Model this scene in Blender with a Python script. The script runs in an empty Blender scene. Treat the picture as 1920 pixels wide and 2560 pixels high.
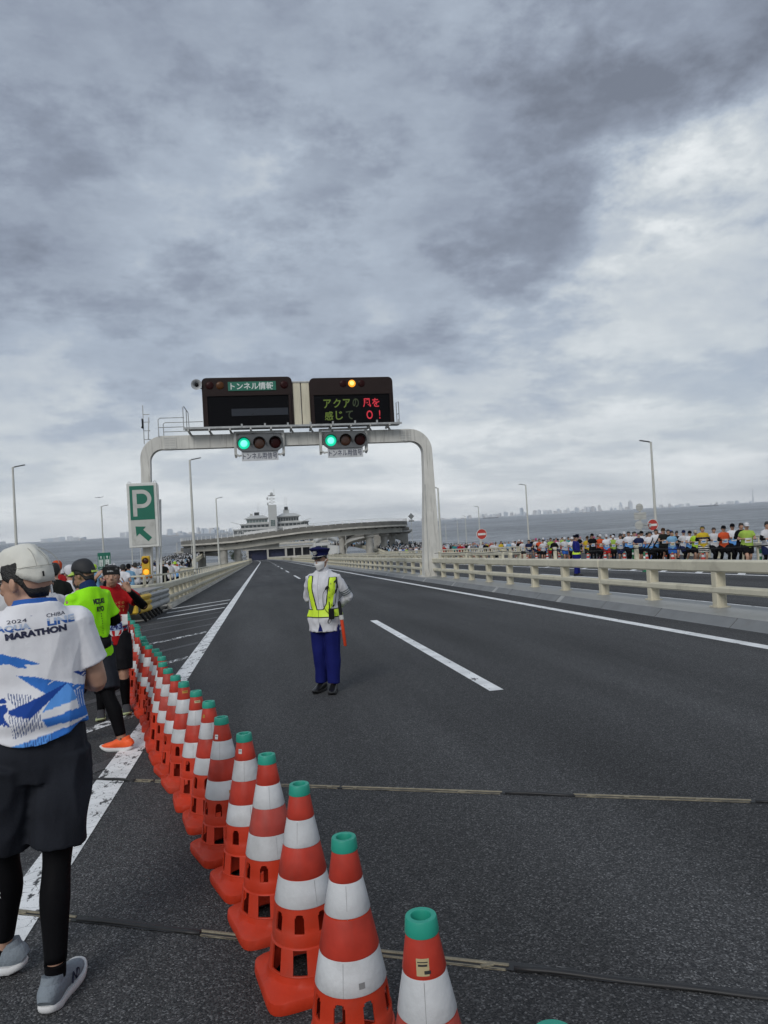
import bpy, bmesh, math, random
import numpy as np
from mathutils import Vector, Matrix, noise as mnoise
from mathutils.bvhtree import BVHTree

random.seed(7)
rng = np.random.default_rng(11)
C = bpy.context.scene.collection
scene = bpy.context.scene
S = 0.0393258            # the carriageway falls 3.9 % ahead of the camera
EYE = 1.58

# ------------------------------------------------------------------ camera
def make_camera():
    yaw, pitch, roll = math.radians(9.9235), math.radians(0.8122), math.radians(3.148)
    f = Vector((math.sin(yaw) * math.cos(pitch), math.cos(yaw) * math.cos(pitch), math.sin(pitch)))
    r0 = Vector((math.cos(yaw), -math.sin(yaw), 0))
    u0 = r0.cross(f)
    r = math.cos(roll) * r0 - math.sin(roll) * u0
    u = math.sin(roll) * r0 + math.cos(roll) * u0
    cam = bpy.data.cameras.new('camera')
    o = bpy.data.objects.new('camera', cam)
    C.objects.link(o)
    m = Matrix(((r.x, u.x, -f.x, 0), (r.y, u.y, -f.y, 0), (r.z, u.z, -f.z, EYE), (0, 0, 0, 1)))
    o.matrix_world = m
    cam.sensor_fit = 'VERTICAL'
    cam.sensor_height = 36
    cam.lens = 1775 / 2560 * 36
    cam.clip_start = 0.05
    cam.clip_end = 60000
    scene.camera = o
make_camera()

# ------------------------------------------------------------------ sky
SUN_EL, SUN_AZ = math.radians(38), math.radians(-150)      # azimuth from +Y towards +X
def make_world():
    w = bpy.data.worlds.new('World')
    scene.world = w
    w.use_nodes = True
    nt = w.node_tree
    N, L = nt.nodes, nt.links
    N.clear()
    out = N.new('ShaderNodeOutputWorld')
    sky = N.new('ShaderNodeTexSky')
    sky.sky_type = 'NISHITA'
    sky.sun_disc = False
    sky.sun_elevation = SUN_EL
    sky.sun_rotation = SUN_AZ
    bg1 = N.new('ShaderNodeBackground')
    bg1.inputs['Strength'].default_value = 0.08
    L.new(sky.outputs[0], bg1.inputs[0])
    tc = N.new('ShaderNodeTexCoord')

    def math_(op, a, b=None, clamp=False):
        n = N.new('ShaderNodeMath'); n.operation = op; n.use_clamp = clamp
        for i, v in enumerate((a, b)):
            if v is None: continue
            if isinstance(v, (int, float)): n.inputs[i].default_value = v
            else: L.new(v, n.inputs[i])
        return n.outputs[0]
    def vec(op, a, b=None, scale=None):
        n = N.new('ShaderNodeVectorMath'); n.operation = op
        for i, v in enumerate((a, b)):
            if v is None: continue
            if isinstance(v, (tuple, list)): n.inputs[i].default_value = v
            else: L.new(v, n.inputs[i])
        if scale is not None: n.inputs['Scale'].default_value = scale
        return n
    def noise(v, scale, detail, rough=0.55, dist=0.0):
        n = N.new('ShaderNodeTexNoise')
        n.inputs['Scale'].default_value = scale; n.inputs['Detail'].default_value = detail
        n.inputs['Roughness'].default_value = rough; n.inputs['Distortion'].default_value = dist
        L.new(v, n.inputs['Vector'])
        return n
    d = tc.outputs['Generated']
    sep = N.new('ShaderNodeSeparateXYZ'); L.new(d, sep.inputs[0])
    z = math_('MAXIMUM', sep.outputs[2], 0.0)
    zz = math_('ADD', z, 0.22)
    px = math_('DIVIDE', sep.outputs[0], zz)
    py = math_('DIVIDE', sep.outputs[1], zz)
    comb = N.new('ShaderNodeCombineXYZ'); L.new(px, comb.inputs[0]); L.new(py, comb.inputs[1])
    deck = comb.outputs[0]                                   # position on the flat cloud deck
    mp = N.new('ShaderNodeMapping'); L.new(deck, mp.inputs[0])
    mp.inputs['Rotation'].default_value = (0, 0, math.radians(-28)); mp.inputs['Scale'].default_value = (0.75, 1.15, 1)
    n1 = noise(mp.outputs[0], 1.7, 10, 0.56, 0.0)
    st3 = vec('MULTIPLY', d, (1.0, 1.0, 2.2)).outputs[0]
    n2 = noise(st3, 7.0, 12, 0.62, 0.0)
    n3 = noise(mp.outputs[0], 0.45, 4, 0.5, 0.3)
    # warped direction for the big cloud masses
    wn = noise(vec('MULTIPLY', d, (1.0, 1.0, 1.5)).outputs[0], 6.0, 10, 0.60, 0.0)
    wv = vec('SUBTRACT', wn.outputs['Color'], (0.5, 0.5, 0.5))
    wd = vec('MULTIPLY', wv.outputs[0], (0.38, 0.38, 0.34))
    dw = vec('NORMALIZE', vec('ADD', d, wd.outputs[0]).outputs[0]).outputs[0]
    masses = CLOUD_MASSES
    # ragged dark lumps with crisp edges
    m1 = noise(deck, 2.1, 13, 0.64, 0.0)
    lump = N.new('ShaderNodeMapRange'); lump.interpolation_type = 'SMOOTHSTEP'
    lump.inputs[1].default_value = 0.45; lump.inputs[2].default_value = 0.60; L.new(m1.outputs[0], lump.inputs[0])
    v = math_('MULTIPLY', math_('SUBTRACT', n1.outputs[0], 0.5), 0.5)
    v = math_('SUBTRACT', v, math_('MULTIPLY', lump.outputs[0], 0.24))
    v = math_('ADD', v, math_('MULTIPLY', math_('SUBTRACT', n2.outputs[0], 0.5), 0.52))
    v = math_('ADD', v, math_('MULTIPLY', math_('SUBTRACT', n3.outputs[0], 0.5), 0.3))
    v = math_('ADD', v, 0.52)
    n4 = noise(vec('MULTIPLY', d, (1.0, 1.0, 2.4)).outputs[0], 18, 8, 0.62, 0.0)
    v = math_('ADD', v, math_('MULTIPLY', math_('SUBTRACT', n4.outputs[0], 0.5), 0.20))
    for dirv, k, a in masses:
        dt = vec('DOT_PRODUCT', dw, dirv).outputs['Value']
        e = math_('EXPONENT', math_('MULTIPLY', math_('SUBTRACT', dt, 1.0), k))
        v = math_('ADD', v, math_('MULTIPLY', e, a))
    # paler, calmer air towards the horizon
    hz = math_('EXPONENT', math_('MULTIPLY', z, -6.0))
    mixh = N.new('ShaderNodeMix'); mixh.data_type = 'FLOAT'
    L.new(math_('MULTIPLY', hz, 0.95), mixh.inputs[0]); L.new(v, mixh.inputs[2])
    st = noise(mp.outputs[0], 1.6, 6, 0.55, 0.1)
    L.new(math_('ADD', 0.97, math_('MULTIPLY', math_('SUBTRACT', st.outputs[0], 0.5), 0.9)), mixh.inputs[3])
    ramp = N.new('ShaderNodeValToRGB')
    cr = ramp.color_ramp
    cr.elements[0].position = 0.0; cr.elements[0].color = (0.165, 0.190, 0.242, 1)
    cr.elements[1].position = 1.0; cr.elements[1].color = (0.90, 0.925, 0.93, 1)
    for p, c in ((0.25, (0.255, 0.295, 0.37, 1)), (0.5, (0.375, 0.432, 0.515, 1)), (0.72, (0.56, 0.605, 0.64, 1))):
        e = cr.elements.new(p); e.color = c
    L.new(mixh.outputs[0], ramp.inputs[0])
    bg2 = N.new('ShaderNodeBackground'); L.new(ramp.outputs[0], bg2.inputs[0])
    bg2.inputs['Strength'].default_value = 1.0
    ms = N.new('ShaderNodeMixShader')
    # thin places let a little blue sky through
    thin = math_('MULTIPLY', math_('SUBTRACT', n3.outputs[0], 0.45), 0.5, True)
    L.new(math_('SUBTRACT', 1.0, thin), ms.inputs[0])
    L.new(bg1.outputs[0], ms.inputs[1]); L.new(bg2.outputs[0], ms.inputs[2])
    L.new(ms.outputs[0], out.inputs[0])

# big masses of the cloud deck: direction, tightness, lighter (+) or darker (-)
def adir(az, el):
    a, e = math.radians(az), math.radians(el)
    return (math.sin(a) * math.cos(e), math.cos(a) * math.cos(e), math.sin(e))
CLOUD_MASSES = [
    (adir(33, 32), 90, -0.20), (adir(25, 27.5), 110, -0.17), (adir(18, 24), 150, -0.18), (adir(42, 31), 90, -0.16), (adir(34, 28), 260, -0.10),
    (adir(-6, 15.5), 170, -0.22), (adir(6, 16), 170, -0.20), (adir(16, 16.5), 260, -0.12), (adir(-15, 17), 120, -0.20), (adir(-14, 29), 60, -0.16), (adir(-5, 35), 90, -0.10),
    (adir(2, 36), 80, -0.12), (adir(-26, 13), 120, -0.10),
    (adir(31, 21.5), 330, 0.30), (adir(36.5, 24.5), 420, 0.28), (adir(25, 19.5), 420, 0.24), (adir(39, 19), 300, 0.16), (adir(30, 16), 240, 0.12),
    (adir(27, 37), 180, 0.12), (adir(-14, 10.5), 420, 0.14), (adir(12, 11), 420, 0.12), (adir(-4, 25), 110, 0.08), (adir(22, 12), 200, 0.10),
]
make_world()
sun = bpy.data.lights.new('sun', 'SUN')
sun.energy = 1.5
sun.angle = math.radians(25)
sun.color = (1.0, 0.97, 0.92)
so = bpy.data.objects.new('sun', sun)
C.objects.link(so)
so.rotation_euler = Vector((-math.sin(SUN_AZ) * math.cos(SUN_EL), -math.cos(SUN_AZ) * math.cos(SUN_EL), -math.sin(SUN_EL))).to_track_quat('-Z', 'Y').to_euler()

scene.view_settings.view_transform = 'Standard'
scene.view_settings.look = 'None'
scene.view_settings.exposure = 0.15
scene.view_settings.gamma = 1.0
scene.view_settings.use_curve_mapping = False
scene.render.engine = 'CYCLES'
scene.cycles.use_denoising = True
scene.cycles.max_bounces = 6
scene.cycles.diffuse_bounces = 3
scene.cycles.glossy_bounces = 3
scene.cycles.volume_bounces = 2
scene.cycles.sample_clamp_indirect = 4.0
# ------------------------------------------------------------------ helpers
def rz(y): return -S * y
def bend(y): return 0.0 if y < 200 else -5.0 * ((y - 200) / 240.0) ** 2

def sm(a, b, x):
    t = min(1.0, max(0.0, (x - a) / (b - a))); return t * t * (3 - 2 * t)

def interp(tab, y):
    return float(np.interp(y, [t[0] for t in tab], [t[1] for t in tab]))

class MB:
    """Collects faces; build() links them as one mesh object."""
    def __init__(s): s.v, s.f, s.m = [], [], []; s.cur = 0
    def add(s, verts, faces):
        b = len(s.v); s.v += [tuple(p) for p in verts]
        for f in faces: s.f.append(tuple(b + i for i in f)); s.m.append(s.cur)
        return s
    def box(s, c, size, rot=None, bev=0.0):
        x, y, z = (h / 2 for h in size)
        if bev > 0:
            b = min(bev, x * .9, y * .9, z * .9)
            # chamfered box: 24 vertices
            P = []
            for sx in (-1, 1):
                for sy in (-1, 1):
                    for sz in (-1, 1):
                        P += [(sx * (x - b), sy * (y - b), sz * z), (sx * (x - b), sy * y, sz * (z - b)), (sx * x, sy * (y - b), sz * (z - b))]
            bm = bmesh.new()
            for p in P: bm.verts.new(p)
            bmesh.ops.convex_hull(bm, input=bm.verts)
            bmesh.ops.dissolve_limit(bm, angle_limit=0.02, verts=bm.verts, edges=bm.edges)
            bm.verts.index_update()
            V = [v.co.copy() for v in bm.verts]; F = [[v.index for v in f.verts] for f in bm.faces]
            bm.free()
        else:
            V = [Vector((a, b_, d)) for a in (-x, x) for b_ in (-y, y) for d in (-z, z)]
            F = [(0, 1, 3, 2), (4, 6, 7, 5), (0, 4, 5, 1), (2, 3, 7, 6), (0, 2, 6, 4), (1, 5, 7, 3)]
        c = Vector(c)
        V = [(rot @ v if rot is not None else v) + c for v in V]
        return s.add(V, F)
    def beam(s, p, q, w, h, up=(0, 0, 1), bev=0.0):
        p, q = Vector(p), Vector(q); d = q - p; L = d.length
        y = d.normalized(); x = y.cross(Vector(up)).normalized(); z = x.cross(y)
        R = Matrix((x, y, z)).transposed()
        return s.box((p + q) / 2, (w, L, h), R, bev)
    def cyl(s, p, q, r0, r1=None, n=12, caps=True):
        r1 = r0 if r1 is None else r1
        return s.tube([p, q], [r0, r1], n, caps=caps, smooth=False)
    def tube(s, pts, rad, n=12, side=(1, 0, 0), caps=True, smooth=True, sub=3, power=2.0):
        P = [Vector(p) for p in pts]
        Rr = [(r, r) if isinstance(r, (int, float)) else tuple(r) for r in rad]
        if smooth and len(P) > 2:
            Q, RR = [], []
            for i in range(len(P) - 1):
                a, b, c_, d = P[max(i - 1, 0)], P[i], P[i + 1], P[min(i + 2, len(P) - 1)]
                ra, rb, rc, rd = Rr[max(i - 1, 0)], Rr[i], Rr[i + 1], Rr[min(i + 2, len(P) - 1)]
                for k in range(sub):
                    t = k / sub
                    cm = lambda A, B, D, E: 0.5 * (2 * B + (D - A) * t + (2 * A - 5 * B + 4 * D - E) * t * t + (3 * B - A - 3 * D + E) * t ** 3)
                    Q.append(cm(a, b, c_, d)); RR.append((cm(ra[0], rb[0], rc[0], rd[0]), cm(ra[1], rb[1], rc[1], rd[1])))
            Q.append(P[-1]); RR.append(Rr[-1]); P, Rr = Q, RR
        V, F = [], []
        m = len(P)
        sd0 = Vector(side)
        for i in range(m):
            t = (P[min(i + 1, m - 1)] - P[max(i - 1, 0)])
            if t.length < 1e-9: t = Vector((0, 0, 1))
            t.normalize()
            sd = sd0 - t * sd0.dot(t)
            if sd.length < 1e-4: sd = Vector((0, 1, 0)) - t * t.y
            sd.normalize(); up = t.cross(sd)
            for k in range(n):
                a = 2 * math.pi * k / n
                c_, s_ = math.cos(a), math.sin(a)
                if power != 2.0:
                    c_ = math.copysign(abs(c_) ** (2 / power), c_); s_ = math.copysign(abs(s_) ** (2 / power), s_)
                V.append(P[i] + sd * (Rr[i][0] * c_) + up * (Rr[i][1] * s_))
        for i in range(m - 1):
            for k in range(n):
                a, b = i * n + k, i * n + (k + 1) % n
                F.append((a, b, b + n, a + n))
        if caps:
            F.append(tuple(range(n))[::-1]); F.append(tuple(range((m - 1) * n, m * n)))
        return s.add(V, F)
    def ell(s, c, r, n=14, m=10, rot=None):
        V, F = [], []
        c = Vector(c)
        for i in range(m + 1):
            th = math.pi * i / m
            for k in range(n):
                a = 2 * math.pi * k / n
                p = Vector((r[0] * math.sin(th) * math.cos(a), r[1] * math.sin(th) * math.sin(a), r[2] * math.cos(th)))
                V.append((rot @ p if rot is not None else p) + c)
        for i in range(m):
            for k in range(n):
                a, b = i * n + k, i * n + (k + 1) % n
                F.append((a, a + n, b + n, b))
        return s.add(V, F)
    def lathe(s, prof, n=24, origin=(0, 0, 0), close=False):
        V, F = [], []
        for r, z in prof:
            for k in range(n):
                a = 2 * math.pi * k / n
                V.append((origin[0] + r * math.cos(a), origin[1] + r * math.sin(a), origin[2] + z))
        m = len(prof)
        for i in range(m - 1 + (1 if close else 0)):
            j = (i + 1) % m
            for k in range(n):
                F.append((i * n + k, i * n + (k + 1) % n, j * n + (k + 1) % n, j * n + k))
        return s.add(V, F)
    def prism(s, poly, a, b, plane='xz'):
        """extrude a 2-D polygon from a to b along the third axis"""
        def P(u, v, w):
            return (u, w, v) if plane == 'xz' else (u, v, w) if plane == 'xy' else (w, u, v)
        n = len(poly)
        V = [P(u, v, a) for u, v in poly] + [P(u, v, b) for u, v in poly]
        F = [tuple(range(n)), tuple(range(n, 2 * n))[::-1]] + [(i, i + n, (i + 1) % n + n, (i + 1) % n) for i in range(n)]
        return s.add(V, F)
    def strip(s, xs_l, xs_r, ys, zf, zf2=None):
        """a ribbon along y between left and right x functions"""
        V, F = [], []
        for i, y in enumerate(ys):
            V += [(xs_l(y), y, zf(y)), (xs_r(y), y, (zf2 or zf)(y))]
            if i: b = 2 * i; F.append((b - 2, b - 1, b + 1, b))
        return s.add(V, F)
    def mesh(s, name, mats, smooth=False, recalc=True):
        me = bpy.data.meshes.new(name)
        me.from_pydata(s.v, [], s.f)
        if not isinstance(mats, (list, tuple)): mats = [mats]
        for m in mats: me.materials.append(m)
        if len(mats) > 1: me.polygons.foreach_set('material_index', s.m)
        if recalc:
            bm = bmesh.new(); bm.from_mesh(me)
            bmesh.ops.recalc_face_normals(bm, faces=bm.faces)
            bm.to_mesh(me); bm.free()
        if smooth is True: me.polygons.foreach_set('use_smooth', [True] * len(me.polygons))
        elif smooth: me.shade_smooth() if False else me.polygons.foreach_set('use_smooth', [True] * len(me.polygons)); 
        if smooth and smooth is not True: me.set_sharp_from_angle(angle=math.radians(smooth))
        me.update()
        return me
    def build(s, name, mats, parent=None, smooth=False, recalc=True, loc=None):
        return link(name, s.mesh(name, mats, smooth, recalc), parent, loc)

def link(name, me, parent=None, loc=None):
    o = bpy.data.objects.new(name, me); C.objects.link(o)
    if parent is not None: o.parent = parent
    if loc is not None: o.location = loc
    return o
def thing(name, label, cat, loc=(0, 0, 0), rot=0.0, group=None):
    o = bpy.data.objects.new(name, None); C.objects.link(o)
    o.empty_display_size = 0.2
    o.location = loc; o.rotation_euler = (0, 0, rot)
    return tag(o, label, cat, group)
def tag(o, label, cat, group=None):
    o['label'] = label; o['category'] = cat
    if group: o['group'] = group
    return o
def struct(o, label=None):
    o['kind'] = 'structure'
    if label: o['label'] = label
    return o
def dup(o, parent=None):
    c = o.copy(); C.objects.link(c)
    if parent is not None: c.parent = parent
    for ch in KIDS.get(o.name, o.children): dup(ch, c)
    return c
KIDS = {}
ORD = ['first', 'second', 'third', 'fourth', 'fifth', 'sixth', 'seventh', 'eighth', 'ninth', 'tenth', 'eleventh', 'twelfth', 'thirteenth', 'fourteenth',
       'fifteenth', 'sixteenth', 'seventeenth', 'eighteenth', 'nineteenth', 'twentieth', 'twenty-first', 'twenty-second', 'twenty-third', 'twenty-fourth',
       'twenty-fifth', 'twenty-sixth', 'twenty-seventh', 'twenty-eighth', 'twenty-ninth', 'thirtieth', 'thirty-first', 'thirty-second']

def remesh(mb, voxel, smooth=4, factor=0.5):
    """union of overlapping closed shapes as one continuous surface"""
    me = mb.mesh('tmp', []) if False else bpy.data.meshes.new('tmp')
    me.from_pydata(mb.v, [], mb.f)
    bm = bmesh.new(); bm.from_mesh(me); bmesh.ops.recalc_face_normals(bm, faces=bm.faces); bm.to_mesh(me); bm.free()
    o = bpy.data.objects.new('tmp', me); C.objects.link(o)
    m = o.modifiers.new('r', 'REMESH'); m.mode = 'VOXEL'; m.voxel_size = voxel; m.use_smooth_shade = True
    if smooth:
        k = o.modifiers.new('s', 'SMOOTH'); k.iterations = smooth; k.factor = factor
    dg = bpy.context.evaluated_depsgraph_get()
    out = bpy.data.meshes.new_from_object(o.evaluated_get(dg))
    bpy.data.objects.remove(o); bpy.data.meshes.remove(me)
    out.polygons.foreach_set('use_smooth', [True] * len(out.polygons))
    return out

def verts(me):
    a = np.empty(len(me.vertices) * 3, np.float64); me.vertices.foreach_get('co', a); return a.reshape(-1, 3)
def normals(me):
    a = np.empty(len(me.vertices) * 3, np.float32); me.vertex_normals.foreach_get('vector', a); return a.reshape(-1, 3).astype(np.float64)
def set_verts(me, a):
    me.vertices.foreach_set('co', np.ascontiguousarray(a, np.float32).ravel()); me.update()
def wrinkle(me, amp, freq, seed=0, mask=None):
    """cloth folds: ridged noise pushed along the normals"""
    P, Nn = verts(me), normals(me)
    f = np.array(freq); h = np.empty(len(P))
    for i, p in enumerate(P):
        q = Vector((p[0] * f[0] + seed, p[1] * f[1] - seed, p[2] * f[2] + seed * .5))
        h[i] = (1 - abs(mnoise.noise(q)) * 2.2) * .7 + mnoise.noise(q * 2.3) * .3
    w = 1.0 if mask is None else mask(P)
    set_verts(me, P + Nn * ((h - .5) * amp * w)[:, None])

def text_mesh(body, size, bold=0.0, spacing=1.0, width=None, height=None):
    """flat lettering as a mesh in x/z, centred on the origin, facing -y"""
    cu = bpy.data.curves.new('t', 'FONT'); cu.body = body; cu.size = size; cu.offset = bold; cu.space_character = spacing
    cu.resolution_u = 3
    o = bpy.data.objects.new('t', cu); C.objects.link(o)
    dg = bpy.context.evaluated_depsgraph_get()
    me = bpy.data.meshes.new_from_object(o.evaluated_get(dg))
    bpy.data.objects.remove(o); bpy.data.curves.remove(cu)
    P = verts(me)
    mn, mx = P.min(0), P.max(0)
    P -= (mn + mx) / 2
    e = mx - mn
    if width: P[:, 0] *= width / e[0]
    if height: P[:, 1] *= height / e[1]
    set_verts(me, np.stack([P[:, 0], np.zeros(len(P)), P[:, 1]], 1))
    return me
def lettering(name, body, size, mat, parent, loc, **kw):
    me = text_mesh(body, size, **kw)
    me.name = name; me.materials.clear(); me.materials.append(mat)
    return link(name, me, parent, loc)

# ------------------------------------------------------------------ materials
MATS = {}
def mat(name, col, rough=0.6, metal=0.0, var=0.12, vscale=3.0, bump=0.0, bscale=40.0, emit=None, estr=1.0, spec=0.5, stain=0.0, coat=0.0, streak=False):
    if name in MATS: return MATS[name]
    m = bpy.data.materials.new(name); m.use_nodes = True
    nt = m.node_tree; N, L = nt.nodes, nt.links
    b = N['Principled BSDF']
    b.inputs['Roughness'].default_value = rough; b.inputs['Metallic'].default_value = metal
    b.inputs['Specular IOR Level'].default_value = spec
    if coat: b.inputs['Coat Weight'].default_value = coat
    tc = N.new('ShaderNodeTexCoord')
    oi = N.new('ShaderNodeObjectInfo'); of = N.new('ShaderNodeVectorMath'); of.operation = 'SCALE'; of.inputs[0].default_value = (37, 19, 53); L.new(oi.outputs['Random'], of.inputs['Scale'])
    co = N.new('ShaderNodeVectorMath'); co.operation = 'ADD'; L.new(tc.outputs['Object'], co.inputs[0]); L.new(of.outputs[0], co.inputs[1]); OB = co.outputs[0]
    n = N.new('ShaderNodeTexNoise'); n.inputs['Scale'].default_value = vscale; n.inputs['Detail'].default_value = 6
    L.new(OB, n.inputs['Vector'])
    mr = N.new('ShaderNodeMapRange'); mr.inputs[1].default_value = .3; mr.inputs[2].default_value = .7
    mr.inputs[3].default_value = 1 - var; mr.inputs[4].default_value = 1 + var
    L.new(n.outputs[0], mr.inputs[0])
    mx = N.new('ShaderNodeMix'); mx.data_type = 'RGBA'; mx.blend_type = 'MULTIPLY'; mx.inputs[0].default_value = 1
    mx.inputs[6].default_value = (*col, 1); L.new(mr.outputs[0], mx.inputs[7])
    col_out = mx.outputs[2]
    if stain:
        mp = N.new('ShaderNodeMapping'); mp.inputs['Scale'].default_value = (7, 7, .5) if streak else (1.6, 1.6, 1.6)
        L.new(OB, mp.inputs[0])
        n2 = N.new('ShaderNodeTexNoise'); n2.inputs['Scale'].default_value = 1.6; n2.inputs['Detail'].default_value = 9; n2.inputs['Roughness'].default_value = .65
        L.new(mp.outputs[0], n2.inputs['Vector'])
        r2 = N.new('ShaderNodeMapRange'); r2.inputs[1].default_value = .52; r2.inputs[2].default_value = .72
        r2.inputs[3].default_value = 0; r2.inputs[4].default_value = stain
        L.new(n2.outputs[0], r2.inputs[0])
        m2 = N.new('ShaderNodeMix'); m2.data_type = 'RGBA'; L.new(r2.outputs[0], m2.inputs[0])
        L.new(col_out, m2.inputs[6]); m2.inputs[7].default_value = (.09, .075, .06, 1)
        col_out = m2.outputs[2]
    L.new(col_out, b.inputs['Base Color'])
    rr = N.new('ShaderNodeMapRange'); rr.inputs[3].default_value = max(0, rough - .08); rr.inputs[4].default_value = min(1, rough + .08)
    L.new(n.outputs[0], rr.inputs[0]); L.new(rr.outputs[0], b.inputs['Roughness'])
    if bump:
        nb = N.new('ShaderNodeTexNoise'); nb.inputs['Scale'].default_value = bscale; nb.inputs['Detail'].default_value = 5
        L.new(tc.outputs['Object'], nb.inputs['Vector'])
        bp = N.new('ShaderNodeBump'); bp.inputs['Strength'].default_value = bump; bp.inputs['Distance'].default_value = .02
        L.new(nb.outputs[0], bp.inputs['Height']); L.new(bp.outputs[0], b.inputs['Normal'])
    if emit:
        b.inputs['Emission Color'].default_value = (*emit, 1); b.inputs['Emission Strength'].default_value = estr
    MATS[name] = m
    return m

def asphalt_nodes(nt):
    """returns colour, roughness and height sockets of open-graded asphalt"""
    N, L = nt.nodes, nt.links
    tc = N.new('ShaderNodeTexCoord')
    vo = N.new('ShaderNodeTexVoronoi'); vo.inputs['Scale'].default_value = 150; vo.inputs['Randomness'].default_value = 1
    L.new(tc.outputs['Object'], vo.inputs['Vector'])
    r = N.new('ShaderNodeValToRGB'); cr = r.color_ramp
    cr.elements[0].position = 0; cr.elements[0].color = (.022, .0235, .0255, 1)
    cr.elements[1].position = 1; cr.elements[1].color = (.16, .16, .16, 1)
    for p, c in ((.55, .046), (.86, .073), (.97, .125)):
        e = cr.elements.new(p); e.color = (c, c * 1.01, c * 1.035, 1)
    sp = N.new('ShaderNodeSeparateColor'); L.new(vo.outputs['Color'], sp.inputs[0])
    L.new(sp.outputs[0], r.inputs[0])
    n = N.new('ShaderNodeTexNoise'); n.inputs['Scale'].default_value = .55; n.inputs['Detail'].default_value = 8
    mp = N.new('ShaderNodeMapping'); mp.inputs['Scale'].default_value = (1.6, .22, 1); L.new(tc.outputs['Object'], mp.inputs[0])
    L.new(mp.outputs[0], n.inputs['Vector'])
    mr = N.new('ShaderNodeMapRange'); mr.inputs[1].default_value = .3; mr.inputs[2].default_value = .7; mr.inputs[3].default_value = .74; mr.inputs[4].default_value = 1.26
    L.new(n.outputs[0], mr.inputs[0])
    mx = N.new('ShaderNodeMix'); mx.data_type = 'RGBA'; mx.blend_type = 'MULTIPLY'; mx.inputs[0].default_value = 1
    L.new(r.outputs[0], mx.inputs[6]); L.new(mr.outputs[0], mx.inputs[7])
    nw = N.new('ShaderNodeTexNoise'); nw.inputs['Scale'].default_value = 1.0; nw.inputs['Detail'].default_value = 3        # lanes worn by wheels
    mw = N.new('ShaderNodeMapping'); mw.inputs['Scale'].default_value = (.95, .012, 1); L.new(tc.outputs['Object'], mw.inputs[0]); L.new(mw.outputs[0], nw.inputs['Vector'])
    rw = N.new('ShaderNodeMapRange'); rw.inputs[1].default_value = .35; rw.inputs[2].default_value = .65; rw.inputs[3].default_value = .86; rw.inputs[4].default_value = 1.24; L.new(nw.outputs[0], rw.inputs[0])
    mm_ = N.new('ShaderNodeMath'); mm_.operation = 'MULTIPLY'; L.new(mr.outputs[0], mm_.inputs[0]); L.new(rw.outputs[0], mm_.inputs[1]); L.new(mm_.outputs[0], mx.inputs[7])
    n5 = N.new('ShaderNodeTexNoise'); n5.inputs['Scale'].default_value = 30; n5.inputs['Detail'].default_value = 3
    L.new(tc.outputs['Object'], n5.inputs['Vector'])
    ad = N.new('ShaderNodeMath'); ad.operation = 'ADD'
    L.new(vo.outputs['Distance'], ad.inputs[0]); L.new(n5.outputs[0], ad.inputs[1])
    return tc, mx.outputs[2], ad.outputs[0]

def asphalt():
    m = bpy.data.materials.new('asphalt'); m.use_nodes = True; nt = m.node_tree; b = nt.nodes['Principled BSDF']
    tc, col, h = asphalt_nodes(nt)
    nt.links.new(col, b.inputs['Base Color']); b.inputs['Roughness'].default_value = .72; b.inputs['Specular IOR Level'].default_value = .12
    bp = nt.nodes.new('ShaderNodeBump'); bp.inputs['Strength'].default_value = .55; bp.inputs['Distance'].default_value = .006; bp.invert = True
    nt.links.new(h, bp.inputs['Height']); nt.links.new(bp.outputs[0], b.inputs['Normal'])
    return m

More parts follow.
